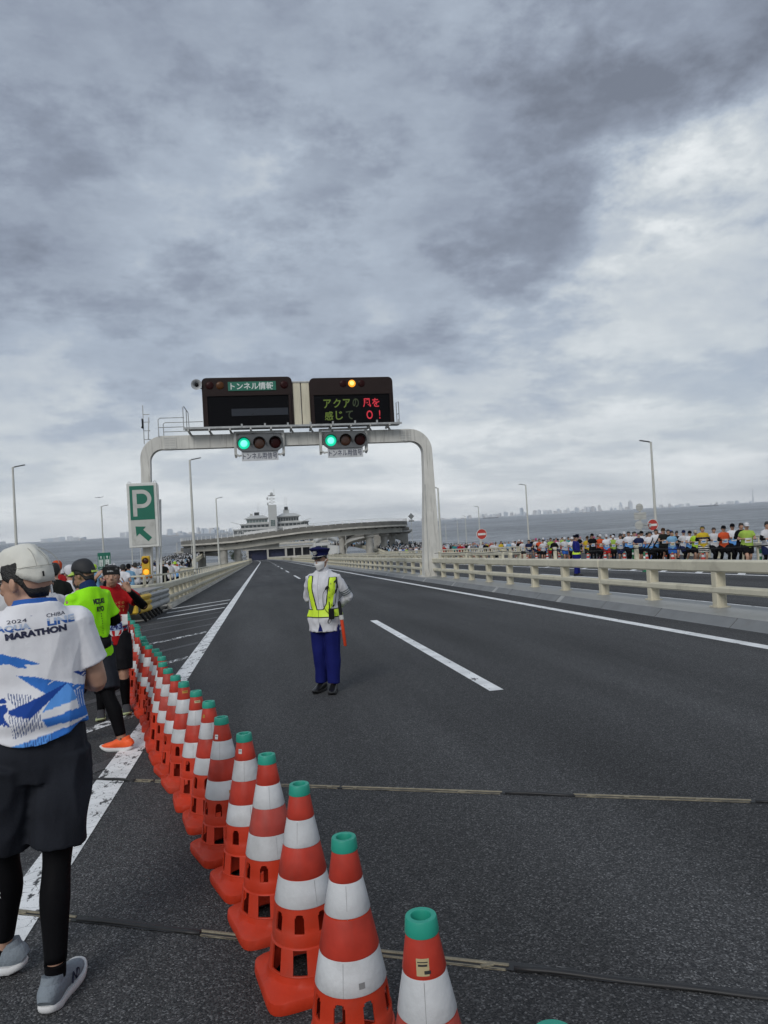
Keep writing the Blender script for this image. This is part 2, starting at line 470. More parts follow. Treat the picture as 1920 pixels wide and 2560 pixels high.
def paint(name, wear, cracks=0.0):
    """white road paint that wears through to the asphalt"""
    m = bpy.data.materials.new(name); m.use_nodes = True; nt = m.node_tree; N, L = nt.nodes, nt.links; b = N['Principled BSDF']
    tc, col, h = asphalt_nodes(nt)
    n = N.new('ShaderNodeTexNoise'); n.inputs['Scale'].default_value = 9; n.inputs['Detail'].default_value = 10; n.inputs['Roughness'].default_value = .72
    mp = N.new('ShaderNodeMapping'); mp.inputs['Scale'].default_value = (1.2, .6, 1); L.new(tc.outputs['Object'], mp.inputs[0]); L.new(mp.outputs[0], n.inputs['Vector'])
    mr = N.new('ShaderNodeMapRange'); mr.inputs[1].default_value = .64 - wear * .42; mr.inputs[2].default_value = .66 - wear * .40
    L.new(n.outputs[0], mr.inputs[0])
    fac = mr.outputs[0]
    if cracks:
        v = N.new('ShaderNodeTexVoronoi'); v.feature = 'DISTANCE_TO_EDGE'; v.inputs['Scale'].default_value = 9
        mp2 = N.new('ShaderNodeMapping'); mp2.inputs['Scale'].default_value = (.75, 1.5, 1)
        nd = N.new('ShaderNodeTexNoise'); nd.inputs['Scale'].default_value = 14; L.new(tc.outputs['Object'], nd.inputs['Vector'])
        av = N.new('ShaderNodeVectorMath'); av.operation = 'MULTIPLY_ADD'; av.inputs[1].default_value = (.09, .09, .09)
        L.new(nd.outputs['Color'], av.inputs[0]); L.new(tc.outputs['Object'], av.inputs[2])
        L.new(av.outputs[0], mp2.inputs[0]); L.new(mp2.outputs[0], v.inputs['Vector'])
        lt = N.new('ShaderNodeMapRange'); lt.inputs[1].default_value = .006; lt.inputs[2].default_value = .016; lt.inputs[3].default_value = cracks; lt.inputs[4].default_value = 0
        L.new(v.outputs['Distance'], lt.inputs[0])
        mm = N.new('ShaderNodeMath'); mm.operation = 'MAXIMUM'; L.new(fac, mm.inputs[0]); L.new(lt.outputs[0], mm.inputs[1]); fac = mm.outputs[0]
    g = N.new('ShaderNodeTexNoise'); g.inputs['Scale'].default_value = 3; g.inputs['Detail'].default_value = 8; L.new(tc.outputs['Object'], g.inputs['Vector'])
    gr = N.new('ShaderNodeValToRGB'); gr.color_ramp.elements[0].position = .3; gr.color_ramp.elements[0].color = (.58, .59, .59, 1); gr.color_ramp.elements[1].position = .62; gr.color_ramp.elements[1].color = (.80, .81, .81, 1)
    L.new(g.outputs[0], gr.inputs[0])
    mx = N.new('ShaderNodeMix'); mx.data_type = 'RGBA'; L.new(fac, mx.inputs[0]); L.new(gr.outputs[0], mx.inputs[6]); L.new(col, mx.inputs[7])
    L.new(mx.outputs[2], b.inputs['Base Color']); b.inputs['Roughness'].default_value = .6
    bp = N.new('ShaderNodeBump'); bp.inputs['Strength'].default_value = .35; bp.inputs['Distance'].default_value = .005; bp.invert = True
    L.new(h, bp.inputs['Height']); L.new(bp.outputs[0], b.inputs['Normal'])
    return m

def sea_material():
    m = bpy.data.materials.new('sea_water'); m.use_nodes = True; nt = m.node_tree; N, L = nt.nodes, nt.links; b = N['Principled BSDF']
    tc = N.new('ShaderNodeTexCoord')
    def nz(scale, sx, sy, det=5, dist=.4):
        mp = N.new('ShaderNodeMapping'); mp.inputs['Scale'].default_value = (sx, sy, 1); mp.inputs['Rotation'].default_value = (0, 0, .25)
        L.new(tc.outputs['Object'], mp.inputs[0])
        n = N.new('ShaderNodeTexNoise'); n.inputs['Scale'].default_value = scale; n.inputs['Detail'].default_value = det; n.inputs['Distortion'].default_value = dist
        n.inputs['Roughness'].default_value = .6
        L.new(mp.outputs[0], n.inputs['Vector']); return n.outputs[0]
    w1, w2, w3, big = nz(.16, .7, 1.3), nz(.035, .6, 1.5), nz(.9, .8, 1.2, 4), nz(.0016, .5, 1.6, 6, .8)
    def ma(op, a, b_):
        n = N.new('ShaderNodeMath'); n.operation = op
        for i, v in enumerate((a, b_)):
            if isinstance(v, (int, float)): n.inputs[i].default_value = v
            else: L.new(v, n.inputs[i])
        return n.outputs[0]
    h = ma('ADD', ma('MULTIPLY', w1, 1.0), ma('ADD', ma('MULTIPLY', w2, 2.6), ma('MULTIPLY', w3, .16)))
    bp = N.new('ShaderNodeBump'); bp.inputs['Strength'].default_value = 1; bp.inputs['Distance'].default_value = 4.0
    L.new(h, bp.inputs['Height']); L.new(bp.outputs[0], b.inputs['Normal'])
    # wave light and shade painted into the base colour, streaks long across the wind
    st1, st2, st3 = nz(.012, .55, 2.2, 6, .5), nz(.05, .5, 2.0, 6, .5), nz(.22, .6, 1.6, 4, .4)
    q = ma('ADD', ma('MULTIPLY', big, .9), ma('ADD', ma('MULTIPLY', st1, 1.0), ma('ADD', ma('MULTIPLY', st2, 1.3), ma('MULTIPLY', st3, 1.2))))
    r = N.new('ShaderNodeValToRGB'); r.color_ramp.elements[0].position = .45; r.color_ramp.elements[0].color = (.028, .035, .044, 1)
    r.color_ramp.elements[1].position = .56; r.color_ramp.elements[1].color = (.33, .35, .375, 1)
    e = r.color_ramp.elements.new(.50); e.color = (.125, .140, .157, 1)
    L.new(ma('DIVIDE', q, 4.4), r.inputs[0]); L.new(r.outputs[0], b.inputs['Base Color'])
    b.inputs['Roughness'].default_value = .3; b.inputs['IOR'].default_value = 1.33; b.inputs['Specular IOR Level'].default_value = .35
    return m

def facade(name, col):
    return mat(name, col, .7, var=.1, vscale=.3, stain=.25)

ASPHALT = asphalt()
PAINT = paint('road_paint', .10, .0); PAINT_CRACK = paint('cracked_road_paint', .20, .9); PAINT_WORN = paint('worn_road_paint', .48, .5); PAINT_GHOST = paint('almost_worn_off_road_paint', .80, .5)
CREAM = mat('cream_paint', (.56, .53, .42), .5, var=.09, vscale=1.2, stain=.28, bump=.03, spec=.3)
CREAM2 = mat('weathered_cream_paint', (.55, .51, .39), .55, var=.1, vscale=.8, stain=.3, streak=True)
STEEL = mat('galvanised_steel', (.36, .37, .37), .5, .35, var=.2, vscale=4, stain=.3)
GREYP = mat('grey_weathered_paint', (.43, .43, .41), .55, var=.14, vscale=1.5, stain=.42, streak=True)
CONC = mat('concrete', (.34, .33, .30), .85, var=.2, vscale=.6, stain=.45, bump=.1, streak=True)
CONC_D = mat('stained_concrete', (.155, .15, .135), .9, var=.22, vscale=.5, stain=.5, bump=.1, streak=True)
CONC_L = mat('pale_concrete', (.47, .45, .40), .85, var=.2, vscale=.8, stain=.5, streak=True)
WALK = mat('coated_walkway', (.27, .275, .27), .42, var=.12, vscale=1.4, stain=.2, spec=.35)
KERB = mat('grey_kerb', (.17, .178, .182), .7, var=.12, vscale=2.5, stain=.2, bump=.1)
KERB_L = mat('pale_kerb', (.30, .305, .30), .75, var=.12, vscale=2.5, stain=.2, bump=.1)
BLACK = mat('black_plastic', (.008, .008, .009), .45, var=.2, spec=.2)
RUBBER = mat('black_rubber', (.016, .016, .017), .55, var=.3, vscale=8)
WHITE = mat('white_paint', (.74, .74, .72), .5, var=.06)
# ------------------------------------------------------------------ the setting
SEA_Z = -24.0
def make_sea():
    b = MB()
    g = [-30000, -6000, -1500, -400, 0, 400, 1500, 6000, 30000]
    n = len(g)
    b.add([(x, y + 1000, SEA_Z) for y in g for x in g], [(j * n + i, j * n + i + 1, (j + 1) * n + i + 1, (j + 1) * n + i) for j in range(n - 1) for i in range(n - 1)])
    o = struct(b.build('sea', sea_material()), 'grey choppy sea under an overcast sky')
make_sea()

YS = [-7, -3, 0, 2, 4, 6, 8, 10, 14, 20, 30, 45, 60, 80, 100, 130, 160, 200, 220, 240, 270, 300, 330, 360, 400, 438]
RAMP_L = [(-7, -17.5), (0, -18), (60, -18.9), (100, -20.8), (150, -23), (215, -25)]
RAMP_R = [(-7, -3.2), (24.0, -3.2), (25, -4.9), (60, -6.6), (100, -9.2), (150, -14), (215, -17)]
RAMP_H = [(0, 0), (55, 0), (90, -.35), (120, .1), (150, .8), (215, 2.7)]
def ramp_z(y): return rz(y) + interp(RAMP_H, y)
RRAMP_L = [(-7, 15.98), (43.5, 15.98), (44, 17.2), (60, 17.8), (100, 20.5), (150, 26), (200, 33), (260, 34), (330, 30)]
RRAMP_R = [(-7, 17.2), (5, 18), (18, 19.4), (28, 21.6), (40, 26.2), (50, 30.4), (70, 33.6), (90, 35.6), (140, 44.5), (200, 54), (260, 50), (330, 44)]
RRAMP_H = [(0, 0), (140, 0), (200, .8), (260, 3.2), (330, 5.5)]
def rramp_z(y): return rz(y) + interp(RRAMP_H, y)

def roads():
    b = MB(); b.strip(lambda y: -3.2 + bend(y), lambda y: 7.25 + bend(y), YS, rz)
    struct(b.build('road', ASPHALT), 'dark grey asphalt carriageway sloping down to the tunnel')
    b = MB(); b.strip(lambda y: 8.72 + bend(y), lambda y: 15.98 + bend(y), YS, rz)
    struct(b.build('opposite_road', ASPHALT), 'asphalt carriageway beyond the cream median barrier')
    ys = [y for y in YS if y <= 20] + [23.99, 24.01, 25, 32, 45, 60, 75, 90, 105, 120, 135, 150, 180, 215]
    b = MB(); b.strip(lambda y: interp(RAMP_L, y), lambda y: interp(RAMP_R, y), ys, ramp_z)
    struct(b.build('ramp_road', ASPHALT), 'asphalt ramp leading left to the car park')
    ys = [-7, 0, 5, 10, 18, 28, 36, 43.49, 43.51, 50, 60, 70, 80, 90, 100, 120, 140, 160, 180, 200, 220, 240, 260, 290, 330]
    b = MB(); b.strip(lambda y: interp(RRAMP_L, y), lambda y: interp(RRAMP_R, y), ys, rramp_z)
    struct(b.build('exit_road', ASPHALT), 'asphalt slip road on which the right-hand crowd of runners comes back')
    # concrete strips between and beside the carriageways
    b = MB()
    b.strip(lambda y: interp(RAMP_R, y) - .3, lambda y: -4.05 + bend(y), [24.2, 25, 45, 60, 80, 100, 130, 160, 200], lambda y: min(rz(y), ramp_z(y)) - .25)
    b.strip(lambda y: 16.3 + bend(y), lambda y: interp(RRAMP_L, y) + .2, [44, 60, 80, 100, 130, 160, 200], lambda y: rz(y) - .25)
    struct(b.build('bridge_deck', CONC), 'concrete strip of bridge deck beside the barriers')
    # bridge girders that carry it all over the water
    b = MB()
    for y0, y1, xl, xr in ((-8, 24, -19.2, 20), (24, 120, -22, 22), (120, 200, -24, 30)):
        b.add([(xl, y0, rz(y0) - .6), (xr, y0, rz(y0) - .6), (xr, y1, rz(y1) - .6 - (.5 if y0 > 100 else 0)), (xl, y1, rz(y1) - .6 - (.5 if y0 > 100 else 0)),
               (xl + 3, y0, rz(y0) - 3.2), (xr - 3, y0, rz(y0) - 3.2), (xr - 3, y1, rz(y1) - 3.2), (xl + 3, y1, rz(y1) - 3.2)],
              [(3, 2, 1, 0), (4, 5, 6, 7), (0, 1, 5, 4), (2, 3, 7, 6), (1, 2, 6, 5), (3, 0, 4, 7)])
    o = b.build('bridge_girder', CONC); struct(o)
    # median walkway and the strip under the left barrier
    b = MB()
    zt = lambda y: rz(y) + .14
    ysw = [-7] + list(np.arange(-4, 200, 4.0)) + [220, 240, 270, 300, 330, 360, 400, 438]
    b.strip(lambda y: 7.44 + bend(y), lambda y: 8.72 + bend(y), ysw, zt)
    b.strip(lambda y: 8.72 + bend(y), lambda y: 8.72 + bend(y), ysw, zt, None)
    V = [];
    for y in ysw: V += [(8.72 + bend(y), y, rz(y) + .14), (8.72 + bend(y), y, rz(y) - .1)]
    b.add(V, [(2 * i, 2 * i + 1, 2 * i + 3, 2 * i + 2) for i in range(len(ysw) - 1)])
    struct(b.build('median_walkway', WALK, recalc=False), 'shiny grey coated strip under the median barrier')
    b = MB()
    ysl = [25.2] + list(np.arange(28, 200, 4.0)) + [220, 240, 270, 300, 330, 360, 400, 436]
    b.strip(lambda y: -4.05 + bend(y), lambda y: -3.3 + bend(y), ysl, zt)
    struct(b.build('walkway', CONC_L), 'pale concrete strip under the left barrier')
    # kerb blocks: real pieces, with open joints
    k = thing('kerb', 'slanted grey kerb blocks along the median walkway', 'kerb'); del k['category']; k['kind'] = 'structure'
    prof = [(7.25, -.02), (7.30, .015), (7.44, .14), (7.455, .139), (7.455, -.02)]
    def block(L):
        b = MB(); n = len(prof)
        V = [(x, 0, z) for x, z in prof] + [(x, L, z - S * L) for x, z in prof]
        b.add(V, [tuple(range(n)), tuple(range(n, 2 * n))[::-1]] + [(i, (i + 1) % n, (i + 1) % n + n, i + n) for i in range(n)])
        return b
    meA, meB = block(2.17).mesh('kerb_block', KERB), block(1.28).mesh('kerb_block', KERB)
    meC = block(.24).mesh('kerb_block', KERB_L)
    y = -.7 - 2.2 * 2
    i = 0
    while y < 150:
        short = 15 < y < 60
        me = (meB if i % 2 else meA) if short else meA
        if short and i % 4 == 2: me = meC
        L = {meA: 2.17, meB: 1.28, meC: .24}[me]
        o = link('kerb_block', me, k, (bend(y) + random.uniform(-.004, .004), y, rz(y) + random.uniform(-.004, .004)))
        y += L + .025; i += 1
    b = MB(); V = []
    ysk = [y, 180, 200, 240, 280, 330, 380, 438]; n = len(prof)
    for yy in ysk: V += [(x + bend(yy), yy, z + rz(yy)) for x, z in prof]
    b.add(V, [(j * n + i, j * n + (i + 1) % n, (j + 1) * n + (i + 1) % n, (j + 1) * n + i) for j in range(len(ysk) - 1) for i in range(n)])
    o = b.build('far_kerb', KERB, k)
    # left kerb: upright pale blocks
    k = thing('left_kerb', 'pale upright kerb along the left barrier', 'kerb'); del k['category']; k['kind'] = 'structure'
    me = MB().add([(-3.17, 0, -.02), (-3.19, 0, .125), (-3.32, 0, .139), (-3.32, 0, -.02), (-3.17, 3.97, -.02 - S * 3.97), (-3.19, 3.97, .125 - S * 3.97), (-3.32, 3.97, .139 - S * 3.97), (-3.32, 3.97, -.02 - S * 3.97)],
              [(0, 1, 2, 3), (7, 6, 5, 4), (0, 4, 5, 1), (1, 5, 6, 2), (2, 6, 7, 3), (3, 7, 4, 0)]).mesh('kerb_block', CONC_L)
    y = 25.6
    while y < 430:
        link('kerb_block', me, k, (bend(y), y, rz(y))); y += 4.0
roads()

def lines():
    def line(name, c, w, y0, y1, m, lift=.004, label=None, slope=0.0, raise_=None):
        b = MB(); ys = [y0] + [y for y in YS if y0 < y < y1] + [y1]
        b.strip(lambda y: c + slope * y - w / 2 + bend(y), lambda y: c + slope * y + w / 2 + bend(y), ys, lambda y: rz(y) + lift)
        o = struct(b.build(name, m)); 
        if label: o['label'] = label
        return o
    line('edge_line', -1.205, .215, -6, 9.6, PAINT_CRACK, label='cracked white edge line under the row of cones', slope=.003)
    line('edge_line', -1.205, .215, 9.6, 18, PAINT_CRACK, slope=.003)
    line('edge_line', -1.205, .215, 18, 438, PAINT, label='white left edge line running down to the tunnel', slope=.003)
    line('edge_line', 6.42, .20, -6, 436, PAINT, label='white right edge line beside the median kerb')
    line('edge_line', 15.76, .19, -6, 430, PAINT, label='white edge line of the far carriageway')
    line('edge_line', 9.5, .19, -6, 430, PAINT)
    y = 7.33
    while y < 420:
        line('lane_dash', 2.40, .155, y, y + 8.55, PAINT, label='white lane dash in front of the officer' if y < 8 else None); y += 20.0
    y = 3.0
    while y < 400:
        line('lane_dash', 12.65, .155, y, y + 8.2, PAINT); y += 20.0
    # diagonal gore stripes between the edge line and the ramp
    k = 0
    for y in (28.5, 26.4, 24.2, 22.3, 20.3, 18.3, 16.4, 14.4, 12.3, 10.3, 8.25, 6.2, 4.1, 2.0, -.1):
        L = {0: 1.84, 1: 1.76, 2: 1.74}.get(k, 1.9)
        m = PAINT if k < 3 else (PAINT_GHOST if k in (3, 5, 7, 9, 11) else PAINT_WORN)
        if k == 4: m = PAINT_GHOST
        b = MB(); x0 = -1.30; V = []
        for t in (0, .5, 1.0): V += [(x0 - L * t, y - 1.63 * L * t - .30, 0), (x0 - L * t, y - 1.63 * L * t + .02, 0)]
        V = [(x, yy, rz(yy) + .004) for x, yy, _ in V]
        b.add(V, [(0, 1, 3, 2), (2, 3, 5, 4)])
        struct(b.build('gore_stripe', m)); k += 1
    for i in range(16):                                     # the same on the right, beyond the far edge line
        y = 12 + 2.4 * i
        if y > 42: break
        b = MB(); x0 = 15.88; L = 1.6
        V = [(x0 + L * t, y + 1.2 * L * t + d, rz(y + 1.2 * L * t + d) + .004 if x0 + L * t < 15.98 else rramp_z(y + 1.2 * L * t + d) + .004) for t in (0, 1.0) for d in (-.2, .2)]
        b.add(V, [(0, 1, 3, 2)]); struct(b.build('gore_stripe', PAINT))
lines()

def joints():
    """two skewed expansion joints: recessed groove, beige steel strips, black seal"""
    BEIGE = mat('weathered_joint_steel', (.21, .185, .13), .55, .2, var=.25, vscale=30, stain=.5, bump=.3, bscale=120)
    for (x0, y0, sl, segs) in ((-.919, 3.445, -.508, [(-3.1, -1.27, 's'), (-1.27, -.90, 'b'), (-.90, -.34, 's'), (-.34, .12, 'b'), (.12, .84, 'b'), (.84, 7.2, 's')]),
                               (-1.398, 5.685, -.482, [(-3.1, -1.0, 's'), (-1.0, -.85, 'b'), (-.85, .449, 'b'), (.449, 1.43, 'b'), (1.43, 1.81, 's'), (1.81, 2.72, 'b'), (2.72, 4.6, 's'), (4.6, 6.1, 'b'), (6.1, 7.2, 's')])):
        root = thing('expansion_joint', 'skewed bridge expansion joint of beige steel strips and black rubber across the road', 'joint'); del root['category']; root['kind'] = 'structure'
        P = lambda x, dz=0.0, off=0.0: Vector((x, y0 + sl * (x - x0) + off, rz(y0 + sl * (x - x0) + off) + dz))
        b = MB()                                             # dark ragged groove edge
        xs = np.arange(-3.15, 7.22, .045)
        V = []
        for x in xs:
            V += [P(x, .0045, -.020 - .010 * random.random()), P(x, .0045, .022 + .030 * random.random() ** 3)]
        b.add(V, [(2 * i, 2 * i + 2, 2 * i + 3, 2 * i + 1) for i in range(len(xs) - 1)])
        b.build('groove', RUBBER, root)
        for a, c, t in segs:
            b = MB()
            if t == 'b':
                b.beam(P(a, .004, .010), P(c - .012, .004, .010), .015, .012, bev=.003)
                b.beam(P(a, .0, -.017), P(c - .03, .0, -.017), .012, .010, bev=.003)
                n = max(2, int((c - a) / .16))
                for i in range(n):
                    if random.random() < .6:
                        q = a + (c - a) * (i + .5) / n; b.box(P(q, .006, -.008), (.02 + .05 * random.random(), .016, .008), bev=.002)
                b.build('steel_strip', BEIGE, root)
            else:
                n = max(3, int((c - a) / .12))
                pts = [P(a + (c - a) * i / n, .006 + .003 * math.sin(i * 1.7), -.006 + .006 * math.sin(i * .9)) for i in range(n + 1)]
                b.tube(pts, [(.013, .008)] * (n + 1), 8, side=(0, 1, 0), sub=2)
                b.build('rubber_seal', RUBBER, root, smooth=True)
joints()

def cracks():
    rr = random.Random(4)
    for x, y, L, a in ((2.15, 3.35, .9, -1.0), (3.1, 2.9, .7, -.9), (2.4, 2.75, .6, .2), (1.2, 6.6, .5, .4), (4.2, 7.2, .9, -.6)):
        b = MB(); V = []; n = 22; px, py = x, y
        for i in range(n + 1):
            w = .0028 * math.sin(math.pi * i / n) + .0006; V += [(px, py - w, rz(py - w) + .0035), (px, py + w, rz(py + w) + .0035)]
            aa = a + rr.uniform(-.7, .7); px += L / n * math.cos(aa); py += L / n * math.sin(aa)
        b.add(V, [(2 * i, 2 * i + 2, 2 * i + 3, 2 * i + 1) for i in range(n)]); struct(b.build('crack', RUBBER))
cracks()

# ---- the artificial island, the far shores and the air between
def island():
    b = MB()
    out = [(-34, 206), (-10, 190), (30, 190), (58, 205), (70, 260), (66, 420), (72, 640), (-60, 640), (-52, 420), (-40, 260)]
    top = [(x, y, min(-10.4, rz(max(y, 205)) - .35)) for x, y in out]
    low = [(x * 1.12, y + (8 if y > 400 else -8), SEA_Z - 1) for x, y in out]
    n = len(out)
    b.add(top + low, [tuple(range(n)), ] + [(i, (i + 1) % n, (i + 1) % n + n, i + n) for i in range(n)])
    struct(b.build('island', CONC), 'artificial island of the sea-crossing')
island()

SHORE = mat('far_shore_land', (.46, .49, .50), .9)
def far_shore():
    b = MB()
    for (xa, ya, xb, yb, h) in ((-5200, 5400, -500, 8300, 9), (-500, 8300, 900, 9800, 8), (900, 11000, 12500, 10200, 10)):
        d = Vector((xb - xa, yb - ya, 0)).normalized(); nn = Vector((-d.y, d.x, 0))
        for i in range(24):
            p = Vector((xa, ya, 0)).lerp(Vector((xb, yb, 0)), i / 24); q = Vector((xa, ya, 0)).lerp(Vector((xb, yb, 0)), (i + 1) / 24)
            hh = h * random.uniform(.5, 1.3)
            b.beam((p.x + nn.x * 60, p.y + nn.y * 60, SEA_Z + hh / 2), (q.x + nn.x * 60, q.y + nn.y * 60, SEA_Z + hh / 2), 120, hh)
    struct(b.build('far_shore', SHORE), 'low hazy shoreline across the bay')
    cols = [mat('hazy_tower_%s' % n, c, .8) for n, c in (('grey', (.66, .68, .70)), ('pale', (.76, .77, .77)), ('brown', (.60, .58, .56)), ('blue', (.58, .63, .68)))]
    mes = []
    for i, m in enumerate(cols):
        for st in range(3):
            b = MB(); b.box((0, 0, .5), (1, 1, 1))
            if st == 1: b.box((.1, 0, 1.05), (.6, .7, .12))
            if st == 2: b.box((-.2, 0, 1.09), (.5, .9, .2)); b.box((0, 0, 1.26), (.06, .06, .2))
            mes.append(b.mesh('tower_block', m))
    def tower(x, y, w, d, h, label, grp, rot=0):
        o = link('tower_block', random.choice(mes), None, (x, y, SEA_Z + 6)); o.scale = (w, d, h); o.rotation_euler[2] = rot
        tag(o, label, 'building', grp)
    # clusters along the right-hand skyline (az in degrees from +Y towards +X)
    r = random.Random(3)
    clusters = [(14.5, 2.2, 20, 55), (18.5, 1.5, 16, 95), (20.7, .5, 6, 150), (23.5, 2.0, 26, 105), (27, 1.6, 22, 110), (29.3, .7, 10, 150), (32, 1.6, 12, 65), (36, 1.6, 10, 70)]
    for az, sp, n, hm in clusters:
        for k in range(n):
            a = math.radians(az + r.gauss(0, sp * .6)); D = r.uniform(11800, 12900)
            h = hm * .8 * (.35 + .75 * r.random() ** 1.5)
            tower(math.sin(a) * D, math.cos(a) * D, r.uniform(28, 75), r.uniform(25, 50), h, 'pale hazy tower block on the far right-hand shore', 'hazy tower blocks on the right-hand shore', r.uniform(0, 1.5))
    for az, sp, n, hm in ((-19.5, 1.2, 10, 34), (-14.5, 1.5, 12, 42), (-9.2, .9, 14, 70), (-6.3, .8, 12, 70), (-3.4, 1.0, 16, 62), (-1.2, 1.5, 10, 45), (3.0, 1.5, 8, 40)):
        for k in range(n):
            a = math.radians(az + r.gauss(0, sp * .6)); D = r.uniform(8600, 9600)
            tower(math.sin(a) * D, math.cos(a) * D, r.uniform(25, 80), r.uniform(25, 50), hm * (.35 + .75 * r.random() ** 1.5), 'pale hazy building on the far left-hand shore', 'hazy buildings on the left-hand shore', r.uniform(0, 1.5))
    for i, az in enumerate((-15.75, -15.3, -14.9, -14.5, -14.0)):
        a = math.radians(az); D = 7900
        o = link('warehouse', mes[9 if i % 2 else 0], None, (math.sin(a) * D, math.cos(a) * D, SEA_Z + 6)); o.scale = (52, 60, 40 + 3 * i); o.rotation_euler[2] = math.radians(15)
        tag(o, 'dark blocky harbour building on the far left-hand shore', 'building', 'harbour buildings on the left-hand shore')
    # broadcasting tower at the far right
    b = MB(); b.tube([(0, 0, 0), (0, 0, 120), (0, 0, 190), (0, 0, 260)], [17, 8, 3.5, 1], 8, smooth=False); b.cyl((0, 0, 150), (0, 0, 160), 11)
    D = 12400; a = math.radians(37.4)
    o = b.build('broadcast_tower', cols[0]); o.location = (math.sin(a) * D, math.cos(a) * D, SEA_Z + 6)
    tag(o, 'tall thin broadcasting tower in the haze at the right edge', 'tower')
far_shore()

def haze():
    m = bpy.data.materials.new('haze'); m.use_nodes = True; nt = m.node_tree; nt.nodes.clear()
    out = nt.nodes.new('ShaderNodeOutputMaterial'); v = nt.nodes.new('ShaderNodeVolumePrincipled')
    v.inputs['Color'].default_value = (.95, .97, 1, 1); v.inputs['Density'].default_value = 6.5e-5; v.inputs['Anisotropy'].default_value = .6
    nt.links.new(v.outputs[0], out.inputs['Volume'])
    b = MB(); b.box((1500, 6400, (SEA_Z - 1.2 + 262) / 2), (26000, 14000, 262 - (SEA_Z - 1.2)))
    o = b.build('haze', m); o['kind'] = 'stuff'; o['label'] = 'thin pale sea haze over the bay'
haze()
# ------------------------------------------------------------------ barriers, gantry, signs, lamps
def arc_table(path, step):
    """points every `step` metres along a plan polyline, with headings"""
    P = [Vector((x, y)) for x, y in path]; out = []; acc = 0.0; nxt = 0.0
    for a, b in zip(P[:-1], P[1:]):
        L = (b - a).length
        while nxt <= acc + L + 1e-6:
            t = (nxt - acc) / L; q = a.lerp(b, min(1, t)); out.append((q.x, q.y, math.atan2(b.y - a.y, b.x - a.x))); nxt += step
        acc += L
    return out

def guardrail(name, label, path, zf, base=.0, top=1.01, step=2.25, seg=4, hand=False, lower=True, post_w=.205, far=160, grp=None):
    root = thing(name, label, 'barrier', (path[0][0], path[0][1], zf(path[0][1])), 0, grp)
    o = Vector(root.location)
    pts = arc_table(path, step)
    hp = top - .21 - base
    b = MB(); b.box((0, 0, hp / 2 + .01), (post_w, .17, hp + .02), bev=.02); b.box((0, 0, .012), (post_w + .06, .26, .024))
    me_post = b.mesh('post', CREAM2)
    for i, (x, y, a) in enumerate(pts[:290]):
        p = link('post', me_post, root, Vector((x, y, zf(y) + base)) - o); p.rotation_euler[2] = a - math.pi / 2
    def rails(h0, h1, w, nm, m, bev=.03):
        i = 0
        while i < len(pts) - 1:
            sg = seg if pts[i][1] < far else seg * 5
            # keep a rail straight: stop where the plan bends
            j = i + 1
            while j < min(i + sg, len(pts) - 1) and abs(pts[j][2] - pts[i][2]) < .02: j += 1
            A, B = pts[i], pts[j]
            p = Vector((A[0], A[1], zf(A[1]) + (h0 + h1) / 2)) - o; q = Vector((B[0], B[1], zf(B[1]) + (h0 + h1) / 2)) - o
            d = (q - p).normalized()
            b = MB(); b.beam(p + d * .004, q - d * .004, w, h1 - h0, bev=bev); b.build(nm, m, root)
            # splice sleeve at the joint, as two half shells with a seam
            if pts[i][1] < 70 and i and h1 - h0 > .1 and (i // max(1, sg)) % 2 == 1:
                s = MB(); mid = (h1 - h0) / 2
                for sgn in (-1, 1):
                    z = Vector((0, 0, sgn * (mid / 2 + .0035)))
                    s.beam(p - d * .05 + z, p + d * .82 + z, w + .012, mid - .002, bev=.012)
                s.build('splice_plate', m, root)
            i = j
    rails(top - .218, top, .25, 'top_rail', CREAM)
    if lower: rails(top - .615, top - .48, .225, 'lower_rail', CREAM)
    if hand:
        rails(top + .26, top + .32, .06, 'handrail', CREAM, .012)
        b = MB(); b.box((0, 0, .13), (.05, .085, .27)); me = b.mesh('baluster', CREAM2)
        for x, y, a in arc_table(path, step / 2 if step > 1.5 else step)[:290]:
            p = link('baluster', me, root, Vector((x, y, zf(y) + top)) - o); p.rotation_euler[2] = a - math.pi / 2
    return root

